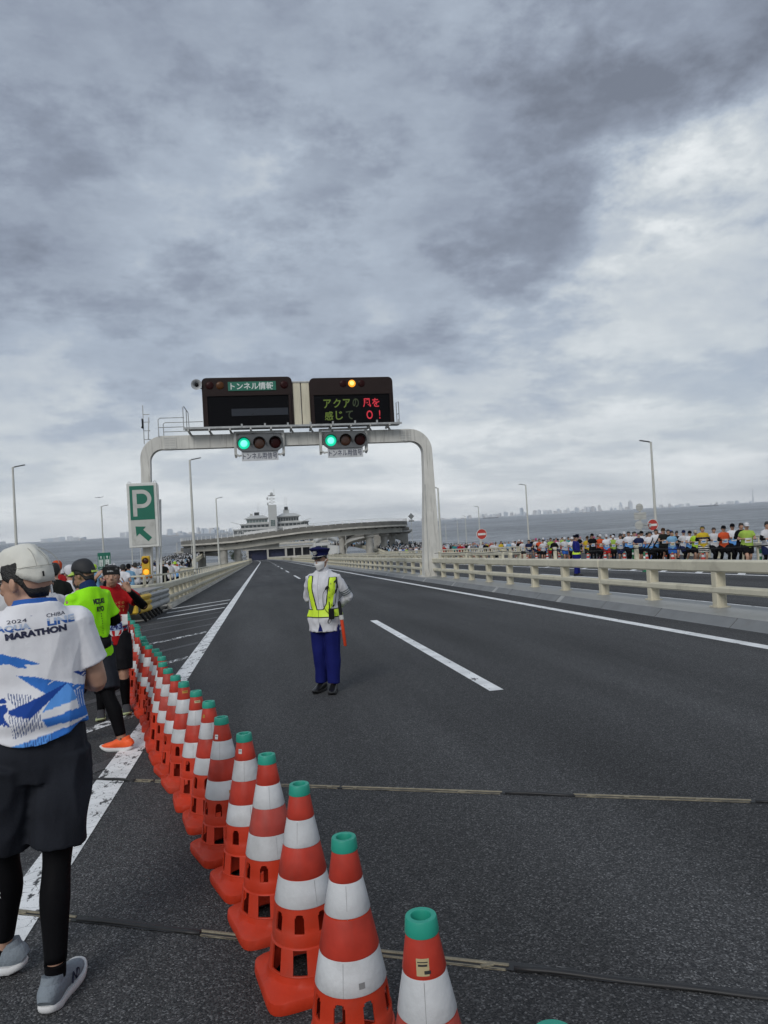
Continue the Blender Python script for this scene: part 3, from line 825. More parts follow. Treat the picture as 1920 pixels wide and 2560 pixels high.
def barriers():
    y0 = 11.9 - 2.25 * 6
    path = [(8.28, y0), (8.28, 200)] + [(8.28 + bend(y), y) for y in (240, 270, 300, 330, 360, 400, 430)]
    m = guardrail('median_barrier', 'cream two-rail steel barrier on the median strip right of the officer', path, rz, base=.14)
    # short posts on top carry a black rope
    o = Vector(m.location)
    b = MB(); b.box((0, 0, .16), (.085, .07, .33), bev=.008); b.box((0, 0, .315), (.10, .085, .03), bev=.006)
    me = b.mesh('rope_post', CREAM)
    ys = [14.76 + 4.5 * k for k in range(-3, 5)] + [38.2 + 4.5 * k for k in range(0, 30)]
    for y in ys: link('rope_post', me, m, Vector((8.28, y, rz(y) + 1.0)) - o)
    b = MB()
    pts = []
    for k, y in enumerate(np.arange(1.2, 33.6, .75)):
        t = ((y - 14.76) / 4.5) % 1
        pts.append((8.225, float(y), rz(y) + 1.27 - .05 * math.sin(math.pi * t)))
    b.tube(pts, [.0125] * len(pts), 6, sub=1)
    pts = [(8.225, float(y), rz(y) + 1.27) for y in np.arange(35.2, 170, 4.5)]
    b.tube(pts, [.0125] * len(pts), 6, sub=1)
    tag(b.build('rope', BLACK, None), 'black rope strung along short posts on top of the cream median barrier', 'rope')

    lp = [(-4.9, 25.9), (-4.45, 25.15), (-3.95, 24.85), (-3.55, 25.15), (-3.42, 25.9), (-3.42, 28)] + [(-3.42, 200)] + [(-3.42 + bend(y), y) for y in (240, 270, 300, 330, 360, 400, 430)]
    guardrail('road_barrier', 'cream barrier with handrail along the left edge of the carriageway', lp, rz, base=.13, top=.90, step=1.5, seg=6, hand=True)
    guardrail('ramp_barrier', 'cream barrier on the right side of the left ramp, behind the gantry leg', [(-5.2, 26.6), (-5.5, 32)] + [(interp(RAMP_R, y) - .05, y) for y in (40, 60, 80, 100, 125, 150, 185, 215)], lambda y: min(ramp_z(y), rz(y) + 7), base=.0, top=.90, step=1.8, hand=True)
    guardrail('outer_barrier', 'cream outer barrier on the sea side of the left ramp', [(interp(RAMP_L, y) - .1, y) for y in (-5, 0, 30, 60, 100, 150, 185, 215)], ramp_z, top=.90, step=2.25, hand=True)
    guardrail('gore_barrier', 'cream barrier with handrail between the far carriageway and the right slip road', [(17.15, 46), (16.9, 44.2), (16.45, 43.8), (16.2, 44.4), (16.2, 47), (16.2, 200), (16.2 + bend(300), 300)], rz, top=.92, step=1.8, hand=True)
    guardrail('slip_barrier', 'cream barrier on the left side of the right slip road', [(interp(RRAMP_L, y) - .05, y) for y in (46, 60, 80, 100, 125, 150, 200, 260)], rramp_z, top=.92, step=2.25, hand=True)
    guardrail('sea_barrier', 'cream outer barrier between the returning runners and the sea', [(interp(RRAMP_R, y) + .1, y) for y in (-5, 5, 11, 18, 23, 28, 34, 40, 45, 50, 60, 70, 90, 115, 140, 200, 260)], rramp_z, top=.87, step=2.25, hand=True, lower=False)
barriers()

# ---- crash cushion at the ramp nose
def crash_cushion():
    YEL = mat('yellow_guard_paint', (.62, .40, .03), .5, var=.12, vscale=3, stain=.35)
    GAL = mat('weathered_guard_steel', (.30, .31, .31), .5, .3, var=.15, vscale=3, stain=.25)
    r = thing('crash_cushion', 'crash cushion of corrugated grey and yellow guard rails at the ramp nose', 'crash barrier', (-3.9, 20, rz(20)))
    o = Vector(r.location)
    P = lambda x, y, h: Vector((x, y, rz(y) + h)) - o
    # corrugated side: waves across the height
    def side(sx, ya, yb, xa, xb, m, name, off=0.0):
        b = MB(); V = []; hs = [.27, .31, .36, .41, .46, .51, .56, .61, .66, .71, .76]; dx = [0, .05, .06, .05, .0, .05, .06, .0, .05, .06, 0]
        for y, x in ((ya, xa), (yb, xb)):
            for h, d in zip(hs, dx): V.append(P(x + sx * (d + off), y, h))
        for y, x in ((ya, xa), (yb, xb)):
            for h, d in zip(hs, dx): V.append(P(x + sx * (d + off - .012), y, h))
        n = len(hs)
        F = [(i, i + 1, i + 1 + n, i + n) for i in range(n - 1)] + [(i + 2 * n, i + 3 * n, i + 1 + 3 * n, i + 1 + 2 * n) for i in range(n - 1)]
        F += [(0, n, 3 * n, 2 * n), (n - 1, 3 * n - 1, 4 * n - 1, 2 * n - 1)] + [(i, i + 2 * n, i + 1 + 2 * n, i + 1) for i in range(n - 1)] + [(n + i, n + i + 1, 3 * n + i + 1, 3 * n + i) for i in range(n - 1)]
        b.add(V, F); b.build(name, m, r)
    side(1, 19.9, 21.0, -3.32, -3.20, YEL, 'guard_panel', .012)
    side(1, 20.95, 22.6, -3.205, -3.15, GAL, 'guard_panel'); side(1, 22.5, 24.3, -3.16, -3.12, GAL, 'guard_panel', .012)
    side(-1, 19.9, 21.0, -4.45, -4.55, YEL, 'guard_panel', .012); side(-1, 20.95, 24.3, -4.55, -4.7, GAL, 'guard_panel')
    b = MB(); b.box(P(-3.88, 19.75, .52), (1.15, .12, .5), bev=.04); b.build('nose', YEL, r)
    for i in range(3):                                       # slanted black bars of the front plate
        b = MB(); x0 = -4.38 + .38 * i
        b.prism([(x0, .30), (x0 + .16, .30), (x0 + .30, .74), (x0 + .14, .74)], -.004, .004)
        e = b.build('chevron_bar', BLACK, r, loc=P(0, 19.683, 0)); 
    b = MB(); b.add([P(-4.3, 20.4, .80), P(-3.45, 20.4, .80), P(-3.2, 24.2, .83), P(-4.6, 24.2, .83), P(-4.3, 20.4, .77), P(-3.45, 20.4, .77), P(-3.2, 24.2, .80), P(-4.6, 24.2, .80)],
          [(0, 1, 2, 3), (7, 6, 5, 4), (0, 4, 5, 1), (1, 5, 6, 2), (2, 6, 7, 3), (3, 7, 4, 0)]); b.build('top_plate', GAL, r)
    me = None
    for i in range(6):
        y = 20.1 + .62 * i
        for x, s in ((-3.36, 1), (-4.42, -1)):
            b = MB(); b.beam(P(x + .02 * s, y, .30), P(x + .16 * s, y + .22, .03), .05, .05); b.beam(P(x, y, .27), P(x, y, .02), .07, .09); b.build('leg', BLACK, r)
    b = MB(); b.box(P(-3.9, 22.2, .035), (1.35, 5.0, .03)); b.build('base_plate', BLACK, r)
    n = struct(MB().strip(lambda y: -4.9, lambda y: -3.22 + (y < 21) * -.25, [20.6, 21.01, 25.3], lambda y: rz(y) + .012).build('nose_pad', CONC))
crash_cushion()

# ---- yellow flashing signal on the nose
def warning_signal():
    YB = mat('yellow_signal_paint', (.55, .34, .02), .45, var=.1, vscale=4, stain=.2)
    LENS_OFF = mat('dark_red_lens', (.05, .008, .006), .15)
    LENS_ON = mat('lit_amber_lens', (.9, .35, .03), .3, emit=(1.0, .34, .02), estr=1.0)
    AMB = mat('amber_lens', (.42, .15, .02), .25)
    r = thing('warning_signal', 'yellow two-lens warning signal, lower lens lit orange, standing on the nose of the left barrier', 'signal', (-3.9, 25.3, rz(25.3) + .9))
    z0 = r.location.z
    b = MB(); b.box((0, 0, .53 - z0), (.27, .2, .68), bev=.03); b.build('housing', YB, r)
    for z, m, nm in ((.70, LENS_OFF, 'upper_lens'), (.335, LENS_ON, 'lower_lens')):
        b = MB(); b.ell((0, -.10, z - z0), (.098, .03, .098), 20, 10); b.build(nm, m, r, smooth=True)
        b = MB(); b.tube([(0, -.09, z - z0 + .005), (0, -.17, z - z0 + .005)], [.112, .115], 20, caps=False, smooth=False)
        me = b.mesh('hood', YB); keep = link('hood', me, r)
        bm = bmesh.new(); bm.from_mesh(me); bmesh.ops.delete(bm, geom=[f for f in bm.faces if f.calc_center_median().z < z - z0 - .02], context='FACES'); bm.to_mesh(me); bm.free()
    b = MB(); b.box((0, -.03, .145 - z0), (.44, .05, .17), bev=.015); b.build('lamp_plate', STEEL, r)
    for x in (-.14, 0, .14):
        b = MB(); b.ell((x, -.06, .15 - z0), (.052, .025, .052), 14, 8); b.build('small_lens', AMB, r, smooth=True)
    b = MB(); b.beam((-.10, 0, .06 - z0), (-.05, 0, -.10 - z0), .03, .04); b.beam((.10, 0, .06 - z0), (.05, 0, -.10 - z0), .03, .04); b.beam((0, 0, .06 - z0), (0, 0, -.24 - z0), .07, .05)
    b.box((0, 0, -.115 - z0), (.2, .05, .04)); b.build('stand', GREYP, r)
warning_signal()

# ---- the signal and sign gantry
def gantry():
    Y = 34.0
    BEAM = mat('gantry_grey_paint', (.56, .55, .51), .5, var=.12, vscale=1.1, stain=.5, streak=True)
    r = thing('sign_gantry', 'grey steel portal gantry spanning the carriageway', 'gantry', (-5.02, Y, rz(Y)))
    o = Vector(r.location)
    def sweep(secs, name, m, dep=.52):
        # secs: list of ((x,z), (nx,nz), width): a box girder swept in the plane of the gantry
        b = MB(); V = []; n = len(secs)
        for (x, z), (nx, nz), w in secs:
            for s, d in ((-1, -1), (1, -1), (1, 1), (-1, 1)): V.append(Vector((x + s * nx * w / 2, Y + d * dep / 2, z + s * nz * w / 2)) - o)
        F = [(0, 1, 2, 3), (4 * n - 1, 4 * n - 2, 4 * n - 3, 4 * n - 4)]
        for i in range(n - 1):
            for k in range(4): a, c = 4 * i + k, 4 * i + (k + 1) % 4; F.append((a, c, c + 4, a + 4))
        b.add(V, F); return b.build(name, m, r, smooth=30)
    def corner(cx, cz, rad, w, a0, a1, n=10):
        return [((cx + rad * math.cos(a), cz + rad * math.sin(a)), (math.cos(a), math.sin(a)), w[0] + (w[1] - w[0]) * i / n) for i, a in enumerate(np.linspace(a0, a1, n + 1))]
    H = math.pi / 2
    sweep([((-5.2, -1.2), (-1, 0), .37), ((-5.02, 4.6), (-1, 0), .41)] + corner(-4.22, 4.98, .80, (.42, .62), math.pi, H) + [((-3.85, 5.77), (0, 1), .63)], 'left_leg', BEAM)
    sweep([((-3.84, 5.775), (0, 1), .62), ((7.2, 5.74), (0, 1), .60)], 'cross_beam', BEAM, .5)
    sweep([((7.21, 5.74), (0, 1), .62)] + corner(7.40, 4.90, .84, (.60, .44), H, 0) + [((8.24, 3.55), (1, 0), .50), ((8.20, 1.2), (1, 0), .70), ((8.17, -1.25), (1, 0), .92)], 'right_leg', BEAM)
    # stiffening rib down the inner face of the right leg, base plates, gussets
    b = MB(); b.beam(Vector((8.0, Y - .27, 3.3)) - o, Vector((7.95, Y - .27, -1.0)) - o, .05, .03, up=(0, 1, 0)); b.build('rib', GREYP, r)
    b = MB(); b.box(Vector((8.17, Y, -1.185)) - o, (1.2, .95, .05))
    for x in (7.72, 7.95, 8.3, 8.55):
        b.prism([(0, 0), (.28, 0), (0, .35)], -.015, .015, 'yz') if False else b.add([Vector((x - .012, Y - .26, -1.16)) - o, Vector((x + .012, Y - .26, -1.16)) - o, Vector((x + .012, Y - .46, -1.16)) - o, Vector((x - .012, Y - .46, -1.16)) - o, Vector((x - .012, Y - .26, -.75)) - o, Vector((x + .012, Y - .26, -.75)) - o], [(0, 1, 2, 3), (0, 4, 5, 1), (3, 2, 5, 4), (0, 3, 4), (1, 5, 2)])
    b.build('base_plate', BEAM, r)
    for x0, x1, z0, z1 in ((-4.18, -3.61, 5.46, 6.03), (6.89, 7.46, 5.44, 6.02)):
        b = MB(); b.box(Vector(((x0 + x1) / 2, Y - .265, (z0 + z1) / 2)) - o, (x1 - x0, .03, z1 - z0)); p = b.build('splice_plate', BEAM, r)
        b = MB()
        for i in range(6):
            for j in range(5):
                b.cyl(Vector((x0 + .07 + (x1 - x0 - .14) * (i + (i > 2) * .5) / 5.5, Y - .27, z0 + .06 + (z1 - z0 - .12) * j / 4)) - o, Vector((x0 + .07 + (x1 - x0 - .14) * (i + (i > 2) * .5) / 5.5, Y - .31, z0 + .06 + (z1 - z0 - .12) * j / 4)) - o, .022, n=6)
            b.cyl(Vector((x0 + .07 + (x1 - x0 - .14) * i / 5, Y - .2, z0 - .05)) - o, Vector((x0 + .07 + (x1 - x0 - .14) * i / 5, Y - .2, z0 + .02)) - o, .022, n=6)
        b.build('bolt_row', STEEL, p)
    # maintenance deck with toe board and brackets
    b = MB()
    b.beam(Vector((-3.2, Y - .85, 6.315)) - o, Vector((6.9, Y - .85, 6.265)) - o, .06, .09)
    b.beam(Vector((-3.2, Y - .2, 6.33)) - o, Vector((6.9, Y - .2, 6.28)) - o, .05, .07)
    b.beam(Vector((-3.1, Y - .55, 6.27)) - o, Vector((6.8, Y - .55, 6.22)) - o, .55, .025)
    b.build('walkway_deck', STEEL, r)
    me = None
    for x in np.arange(-3.0, 6.9, .93):
        b = MB(); b.beam(Vector((x, Y - .9, 6.22)) - o, Vector((x, Y + .2, 6.19)) - o, .07, .10); b.beam(Vector((x, Y - .3, 6.2)) - o, Vector((x + .12, Y - .27, 6.02)) - o, .06, .08)
        b.build('bracket', GREYP, r)
    for x in np.arange(-.6, 6.8, 1.05):
        b = MB(); b.box(Vector((x, Y - .87, 6.36)) - o, (.08, .04, .16)); b.build('clip', STEEL, r)
    # handrail cage at the left end, small one at the right end, ladder above the left corner
    def rail_loop(pts, name):
        b = MB(); b.tube([Vector(p) - o for p in pts], [.02] * len(pts), 6, smooth=False, caps=True); b.build(name, STEEL, r)
    rail_loop([(-4.36, Y - .3, 6.06), (-4.36, Y - .3, 6.82), (-4.28, Y - .3, 6.9), (-3.2, Y - .3, 6.9)], 'handrail')
    rail_loop([(-4.2, Y + .2, 6.06), (-4.2, Y + .2, 6.70), (-4.12, Y + .2, 6.76), (-2.4, Y + .2, 6.76)], 'handrail')
    rail_loop([(-4.36, Y - .3, 6.47), (-3.2, Y - .3, 6.47)], 'handrail'); rail_loop([(-4.2, Y + .2, 6.33), (-3.1, Y + .2, 6.33)], 'handrail')
    rail_loop([(-3.24, Y - .3, 6.3), (-3.24, Y - .3, 7.36), (-3.2, Y - .25, 7.42), (-3.06, Y + .2, 7.2), (-3.04, Y + .2, 6.3)], 'handrail')
    rail_loop([(-3.12, Y - .05, 6.3), (-3.12, Y - .05, 7.3)], 'handrail')
    rail_loop([(6.78, Y - .3, 6.3), (6.78, Y - .3, 7.32), (6.94, Y - .1, 7.42), (6.94, Y - .1, 6.3)], 'handrail'); rail_loop([(6.78, Y - .3, 6.75), (6.94, Y - .1, 6.85)], 'handrail')
    b = MB()
    b.beam(Vector((-5.03, Y - .2, 5.75)) - o, Vector((-5.02, Y - .2, 7.52)) - o, .035, .035); b.beam(Vector((-4.74, Y - .2, 5.95)) - o, Vector((-4.74, Y - .2, 7.52)) - o, .035, .035)
    for z in (5.95, 6.35, 6.75, 7.1): b.beam(Vector((-5.03, Y - .2, z)) - o, Vector((-4.74, Y - .2, z)) - o, .03, .03)
    b.beam(Vector((-4.83, Y - .25, 5.95)) - o, Vector((-4.77, Y - .25, 6.95)) - o, .06, .04)
    b.build('ladder', STEEL, r)
    b = MB(); b.cyl(Vector((-5.06, Y - .28, 6.45)) - o, Vector((-5.06, Y - .28, 6.9)) - o, .03); b.box(Vector((-5.06, Y - .3, 6.5)) - o, (.1, .08, .06)); b.build('aerial', BLACK, r)
    # cable conduits down the left leg
    b = MB(); b.cyl(Vector((-4.80, Y + .1, -1.3)) - o, Vector((-4.66, Y + .1, 3.6)) - o, .07, n=10); b.cyl(Vector((-4.66, Y + .15, -1.3)) - o, Vector((-4.50, Y + .15, 3.2)) - o, .05, n=10)
    b.build('conduit', WHITE, r, smooth=40)
gantry()

def disc(r_, n=28): return [(r_ * math.cos(2 * math.pi * k / n), r_ * math.sin(2 * math.pi * k / n)) for k in range(n)]
BROWN = mat('dark_brown_sign_housing', (.022, .014, .013), .6, var=.1, vscale=2, spec=.15)
SCREEN = mat('black_screen', (.003, .003, .004), .35, var=.1, spec=.08)
L_RED = mat('unlit_red_lens', (.022, .004, .004), .35, spec=.12); L_AMB = mat('unlit_amber_lens', (.075, .028, .007), .3, spec=.2)
L_AMB_ON = mat('lit_signal_amber', (.9, .35, .02), .3, emit=(1.0, .34, .02), estr=.9)
L_AMB_CORE = mat('lit_amber_core', (1, .6, .2), .3, emit=(1.0, .55, .12), estr=1.1)
L_GREEN_ON = mat('lit_green_lens', (.02, .7, .4), .3, emit=(.0, .55, .31), estr=.75)
L_GREEN_CORE = mat('lit_green_core', (.3, 1, .8), .3, emit=(.12, .9, .6), estr=.85)
GREEN_SIGN = mat('green_sign_face', (.006, .13, .082), .45, var=.05)
LEDR, LEDG = mat('red_led', (.2, .015, .02), .5, emit=(.85, .02, .05), estr=.42), mat('green_led', (.04, .06, .008), .5, emit=(.17, .26, .02), estr=.30)
LEDD = mat('dim_green_led', (.012, .018, .006), .5, emit=(.035, .05, .015), estr=.4)

def lens(parent, name, x, z, y, r_, m, core=None, hood=None):
    b = MB(); b.ell((x, y, z), (r_, .05, r_), 26, 10); l = b.build(name, m, parent, smooth=True)
    if core:
        b = MB(); b.ell((x, y - .035, z), (r_ * .62, .035, r_ * .62), 22, 8); b.build('glow', core, l, smooth=True)
    if hood:
        b = MB(); n = 20; V = []
        for k in range(n + 1):
            a = math.radians(-12 + 204 * k / n)
            for rr, yy in ((r_ * 1.04, y + .03), (r_ * 1.1, y - .20), (r_ * 1.13, y - .20), (r_ * 1.08, y + .03)): V.append((x + rr * math.cos(a), yy, z + rr * math.sin(a)))
        F = [(4 * k + j, 4 * k + (j + 1) % 4, 4 * k + 4 + (j + 1) % 4, 4 * k + 4 + j) for k in range(n) for j in range(4)]
        b.add(V, F); b.build('hood', hood, l)
    return l

def message_sign(label, x0, x1, z0, z1, screen):
    r = thing('message_sign', label, 'sign', ((x0 + x1) / 2, 34.0, z0))
    cx, w, h = (x0 + x1) / 2, x1 - x0, z1 - z0
    R = .22
    poly = [(-w / 2, 0), (w / 2, 0), (w / 2, h - R)] + [(w / 2 - R + R * math.cos(a), h - R + R * math.sin(a)) for a in np.linspace(.2, 1.57, 6)] + [(-w / 2 + R + R * math.cos(a), h - R + R * math.sin(a)) for a in np.linspace(1.57, 2.94, 6)] + [(-w / 2, h - R)]
    b = MB(); b.prism(poly, -.5, .35); b.build('housing', BROWN, r)
    sx0, sx1, sz0, sz1 = screen
    b = MB()                                                 # raised bezel round the recessed screen
    for p, q in (((sx0 - .06, sz1 + .06), (sx1 + .06, sz1 + .06)), ((sx0 - .06, sz0), (sx0 - .06, sz1 + .09)), ((sx1 + .06, sz0), (sx1 + .06, sz1 + .09))):
        b.beam((p[0] - cx, -.53, p[1] - z0), (q[0] - cx, -.53, q[1] - z0), .10, .08, up=(0, 0, 1) if p[1] == q[1] else (0, 1, 0))
    b.build('bezel', BROWN, r)
    b = MB(); b.box(((sx0 + sx1) / 2 - cx, -.505, (sz0 + sz1) / 2 - z0), (sx1 - sx0, .02, sz1 - sz0)); b.build('screen', SCREEN, r)
    b = MB(); b.box((0, -.1, h + .02), (w * .78, .5, .03)); b.build('cover_plate', CREAM, r)
    return r, cx, z0

def signs_on_gantry():
    r, cx, z0 = message_sign('dark brown tunnel information board with a blank screen, left on the gantry', -2.33, 1.80, 6.36, 8.66, (-2.1, 1.60, 6.37, 7.78))
    for x, z, m in ((-1.97, 8.31, L_RED), (-1.50, 8.30, L_AMB), (1.44, 8.28, L_RED)):
        lens(r, 'lens', x - cx, z - z0, -.5, .185, m)
    b = MB(); b.box((-.045 - cx, -.515, 8.245 - z0), (2.2, .03, .42)); p = b.build('title_plate', GREEN_SIGN, r)
    lettering('lettering', 'トンネル情報', .38, mat('white_sign_lettering', (.62, .66, .64), .5), p, (-.045 - cx, -.534, 8.245 - z0), width=1.96, height=.34, bold=.006)
    b = MB(); b.box((.26 - cx, -.520, 7.03 - z0), (2.6, .012, .33)); b.build('reflection_strip', mat('blue_black_reflection', (.006, .009, .016), .3), r)  # bluish strip painted in for a reflection on the blank screen
    r, cx, z0 = message_sign('dark brown message board with red and green characters, right on the gantry', 2.62, 6.62, 6.33, 8.56, (2.80, 6.42, 6.34, 7.72))
    for x, m, c in ((4.23, L_RED, None), (4.65, L_AMB_ON, L_AMB_CORE), (5.10, L_RED, None)):
        lens(r, 'lens', x - cx, 8.27 - z0, -.5, .175, m, c)
    for ch, x, z, m, w in (('ア', 3.42, 7.32, LEDG, .36), ('ク', 3.88, 7.34, LEDG, .36), ('ア', 4.34, 7.32, LEDG, .34), ('の', 4.78, 7.34, LEDD, .3), ('風', 5.32, 7.33, LEDR, .38), ('を', 5.75, 7.33, LEDR, .36),
                           ('感', 3.47, 6.75, LEDG, .40), ('じ', 3.96, 6.76, LEDG, .34), ('て', 4.45, 6.76, LEDD, .34), ('O', 5.42, 6.75, LEDR, .30), ('!', 5.91, 6.75, LEDR, .055)):
        lettering('led_character', ch, .4, m, r, (x - cx, -.522, z - z0), width=w, height=.42, bold=.006)
    # cream cabinet between the boards
    r = thing('control_cabinet', 'cream cabinet with a dark rusty seam between the two boards', 'cabinet', (2.22, 34, 6.34))
    b = MB(); b.box((-.21, -.1, 1.02), (.36, .6, 2.04), bev=.015); b.box((.20, -.1, 1.02), (.38, .6, 2.04), bev=.015); b.build('body', CREAM2, r)
    b = MB(); b.box((0, -.1, 2.07), (.84, .66, .06)); b.build('lid', GREYP, r)
    b = MB(); b.box((-.005, -.385, 1.0), (.03, .02, 2.0)); b.build('seam', mat('rust', (.05, .03, .02), .9), r)
    # tunnel signals hanging below the beam
    HOUS = mat('signal_housing_grey', (.10, .105, .11), .45, var=.1)
    for label, xs, zc, fx0, fx1, pl in (('tunnel signal with lit green lens under the left board', (-.55, .15, .88), 5.555, -1.0, 1.31, (-.68, 1.0)),
                                        ('tunnel signal with lit green lens under the right board', (3.48, 4.17, 4.87), 5.555, 2.96, 5.25, (3.32, 5.0))):
        x0 = (fx0 + fx1) / 2
        r = thing('traffic_signal', label, 'traffic light', (x0, 33.5, 4.76), 0)
        zz = lambda z: z - 4.76
        # octagonal-ended back housing
        L, R_ = xs[0] - x0 - .30, xs[2] - x0 + .32
        b = MB(); b.prism([(L, zz(5.35)), (L + .2, zz(5.2)), (R_ - .2, zz(5.2)), (R_, zz(5.35)), (R_, zz(5.85)), (R_ - .12, zz(5.98)), (L + .12, zz(5.98)), (L, zz(5.85))], -.12, .16); b.build('housing', HOUS, r)
        for i, x in enumerate(xs):
            lens(r, ('green_lens', 'amber_lens', 'red_lens')[i], x - x0, zz(zc), -.13, .262, (L_GREEN_ON, mat('dark_amber_lens', (.045, .014, .004), .35), L_RED)[i], L_GREEN_CORE if i == 0 else None, mat('dark_signal_hood', (.03, .032, .034), .5))
        b = MB(); b.box((0, -.02, zz(4.975)), (pl[1] - pl[0], .03, .44)); p = b.build('name_plate', mat('white_sign_face', (.50, .51, .52), .45, var=.1, vscale=2, stain=.15), r)
        p.location.x = (pl[0] + pl[1]) / 2 - x0
        lettering('lettering', 'トンネル用信号', .34, mat('navy_lettering', (.012, .016, .055), .5), p, (0, -.040, zz(4.975)), width=1.58, height=.30, bold=.004)
        b = MB()
        for x in (fx0 - x0 + .05, fx1 - x0 - .05):
            b.beam((x, .05, zz(6.1)), (x, .05, zz(5.05)), .12, .1, up=(0, 1, 0)); b.beam((x, .02, zz(5.1)), (x + (.2 if x < 0 else -.2), .02, zz(4.98)), .07, .08); b.beam((x, .3, zz(5.6)), (x, .3, zz(4.95)), .10, .06, up=(0, 1, 0))
        b.beam((fx0 - x0, .05, zz(6.1)), (fx1 - x0, .05, zz(6.1)), .08, .1); b.beam((fx0 - x0, .1, zz(5.03)), (fx1 - x0, .1, zz(5.03)), .06, .07)
        b.build('hanger_frame', GREYP, r)
    # horn loudspeaker
    r = thing('horn_loudspeaker', 'grey horn loudspeaker beside the left information board', 'loudspeaker', (-2.55, 33.6, 8.1))
    b = MB(); b.lathe([(.02, .0), (.05, .02), (.07, .12), (.12, .22), (.235, .30), (.245, .30), (.13, .2), (.08, .1), (.06, 0), (.02, -.02)], 24)
    o = b.build('bell', mat('grey_horn', (.30, .31, .32), .4), r, smooth=50); o.rotation_euler = (math.radians(90), 0, 0); o.location = (0, .1, .25)
    b = MB(); b.ell((0, -.08, .25), (.075, .09, .075)); b.build('driver', BLACK, r, smooth=True)
    b = MB(); b.beam((.05, .1, .2), (.28, .3, .1), .04, .04); b.beam((.26, .3, .1), (.26, .3, -1.6), .04, .04); b.build('bracket', STEEL, r)
signs_on_gantry()

def parking_sign():
    r = thing('parking_sign', 'tall lightbox sign with white letter P on green above a green arrow', 'sign', (-5.16, 33.4, 1.03))
    FRAME = mat('white_lightbox_frame', (.60, .60, .57), .45, var=.06, stain=.1)
    b = MB(); b.box((0, 0.02, 1.455), (1.31, .30, 2.91), bev=.03); b.build('case', FRAME, r)
    b = MB(); b.box((.66, .05, 1.42), (.06, .26, 2.8)); b.build('side_plate', FRAME, r)
    b = MB(); b.box((-.01, -.14, 2.015), (1.045, .03, 1.525)); g = b.build('green_panel', GREEN_SIGN, r)
    b = MB(); b.box((-.005, -.14, .69), (1.035, .03, 1.105)); w = b.build('white_panel', mat('dirty_white_panel', (.46, .46, .43), .5, var=.08, vscale=2.2, stain=.3), r)
    DW = mat('dirty_white_panel', (0, 0, 0))
    # the P: ring-and-stem outline
    x0, x1, zt, zb = -.41, .40, 2.60, 1.41; t = .175; rad = .41; cz = zt - rad
    outer = [(x0, zb), (x0, zt), (x1 - rad, zt)] + [(x1 - rad + rad * math.cos(a), cz + rad * math.sin(a)) for a in np.linspace(1.57, -1.57, 16)] + [(x0 + t, zt - 2 * rad), (x0 + t, zb)]
    inner = [(x0 + t, zt - t), (x1 - rad, zt - t)] + [(x1 - rad + (rad - t) * math.cos(a), cz + (rad - t) * math.sin(a)) for a in np.linspace(1.57, -1.57, 16)] + [(x0 + t, zt - 2 * rad + t)]
    bm = bmesh.new(); es = []
    for loop in (outer, inner):
        vs = [bm.verts.new((x, -.159, z)) for x, z in loop]
        es += [bm.edges.new((vs[i], vs[(i + 1) % len(vs)])) for i in range(len(vs))]
    bmesh.ops.triangle_fill(bm, edges=es, use_beauty=True)
    me = bpy.data.meshes.new('letter_p'); bm.to_mesh(me); bm.free(); me.materials.append(DW); link('letter_p', me, g)
    b = MB()                                                 # arrow to the upper left
    A = Vector((-.345, 0, .965)); d = Vector((.70, 0, -.70)).normalized(); n = Vector((d.z, 0, -d.x))
    pts = [A, A + d * .34 + n * .30, A + d * .34 + n * .115, A + d * .86 + n * .115, A + d * .86 - n * .115, A + d * .34 - n * .115, A + d * .34 - n * .30]
    b.prism([(p.x, p.z) for p in pts], -.166, -.156); b.build('arrow', GREEN_SIGN, w)
    b = MB()
    for x in (-.55, .55): b.tube([(x - .05, 0, 2.9), (x - .05, 0, 2.95), (x, 0, 2.99), (x + .05, 0, 2.95), (x + .05, 0, 2.9)], [.012] * 5, 6)
    b.build('lifting_eye', STEEL, r)
    b = MB(); b.box((0, .32, 2.4), (.6, .3, .12)); b.box((0, .32, .5), (.6, .3, .12)); b.build('bracket', STEEL, r)
parking_sign()

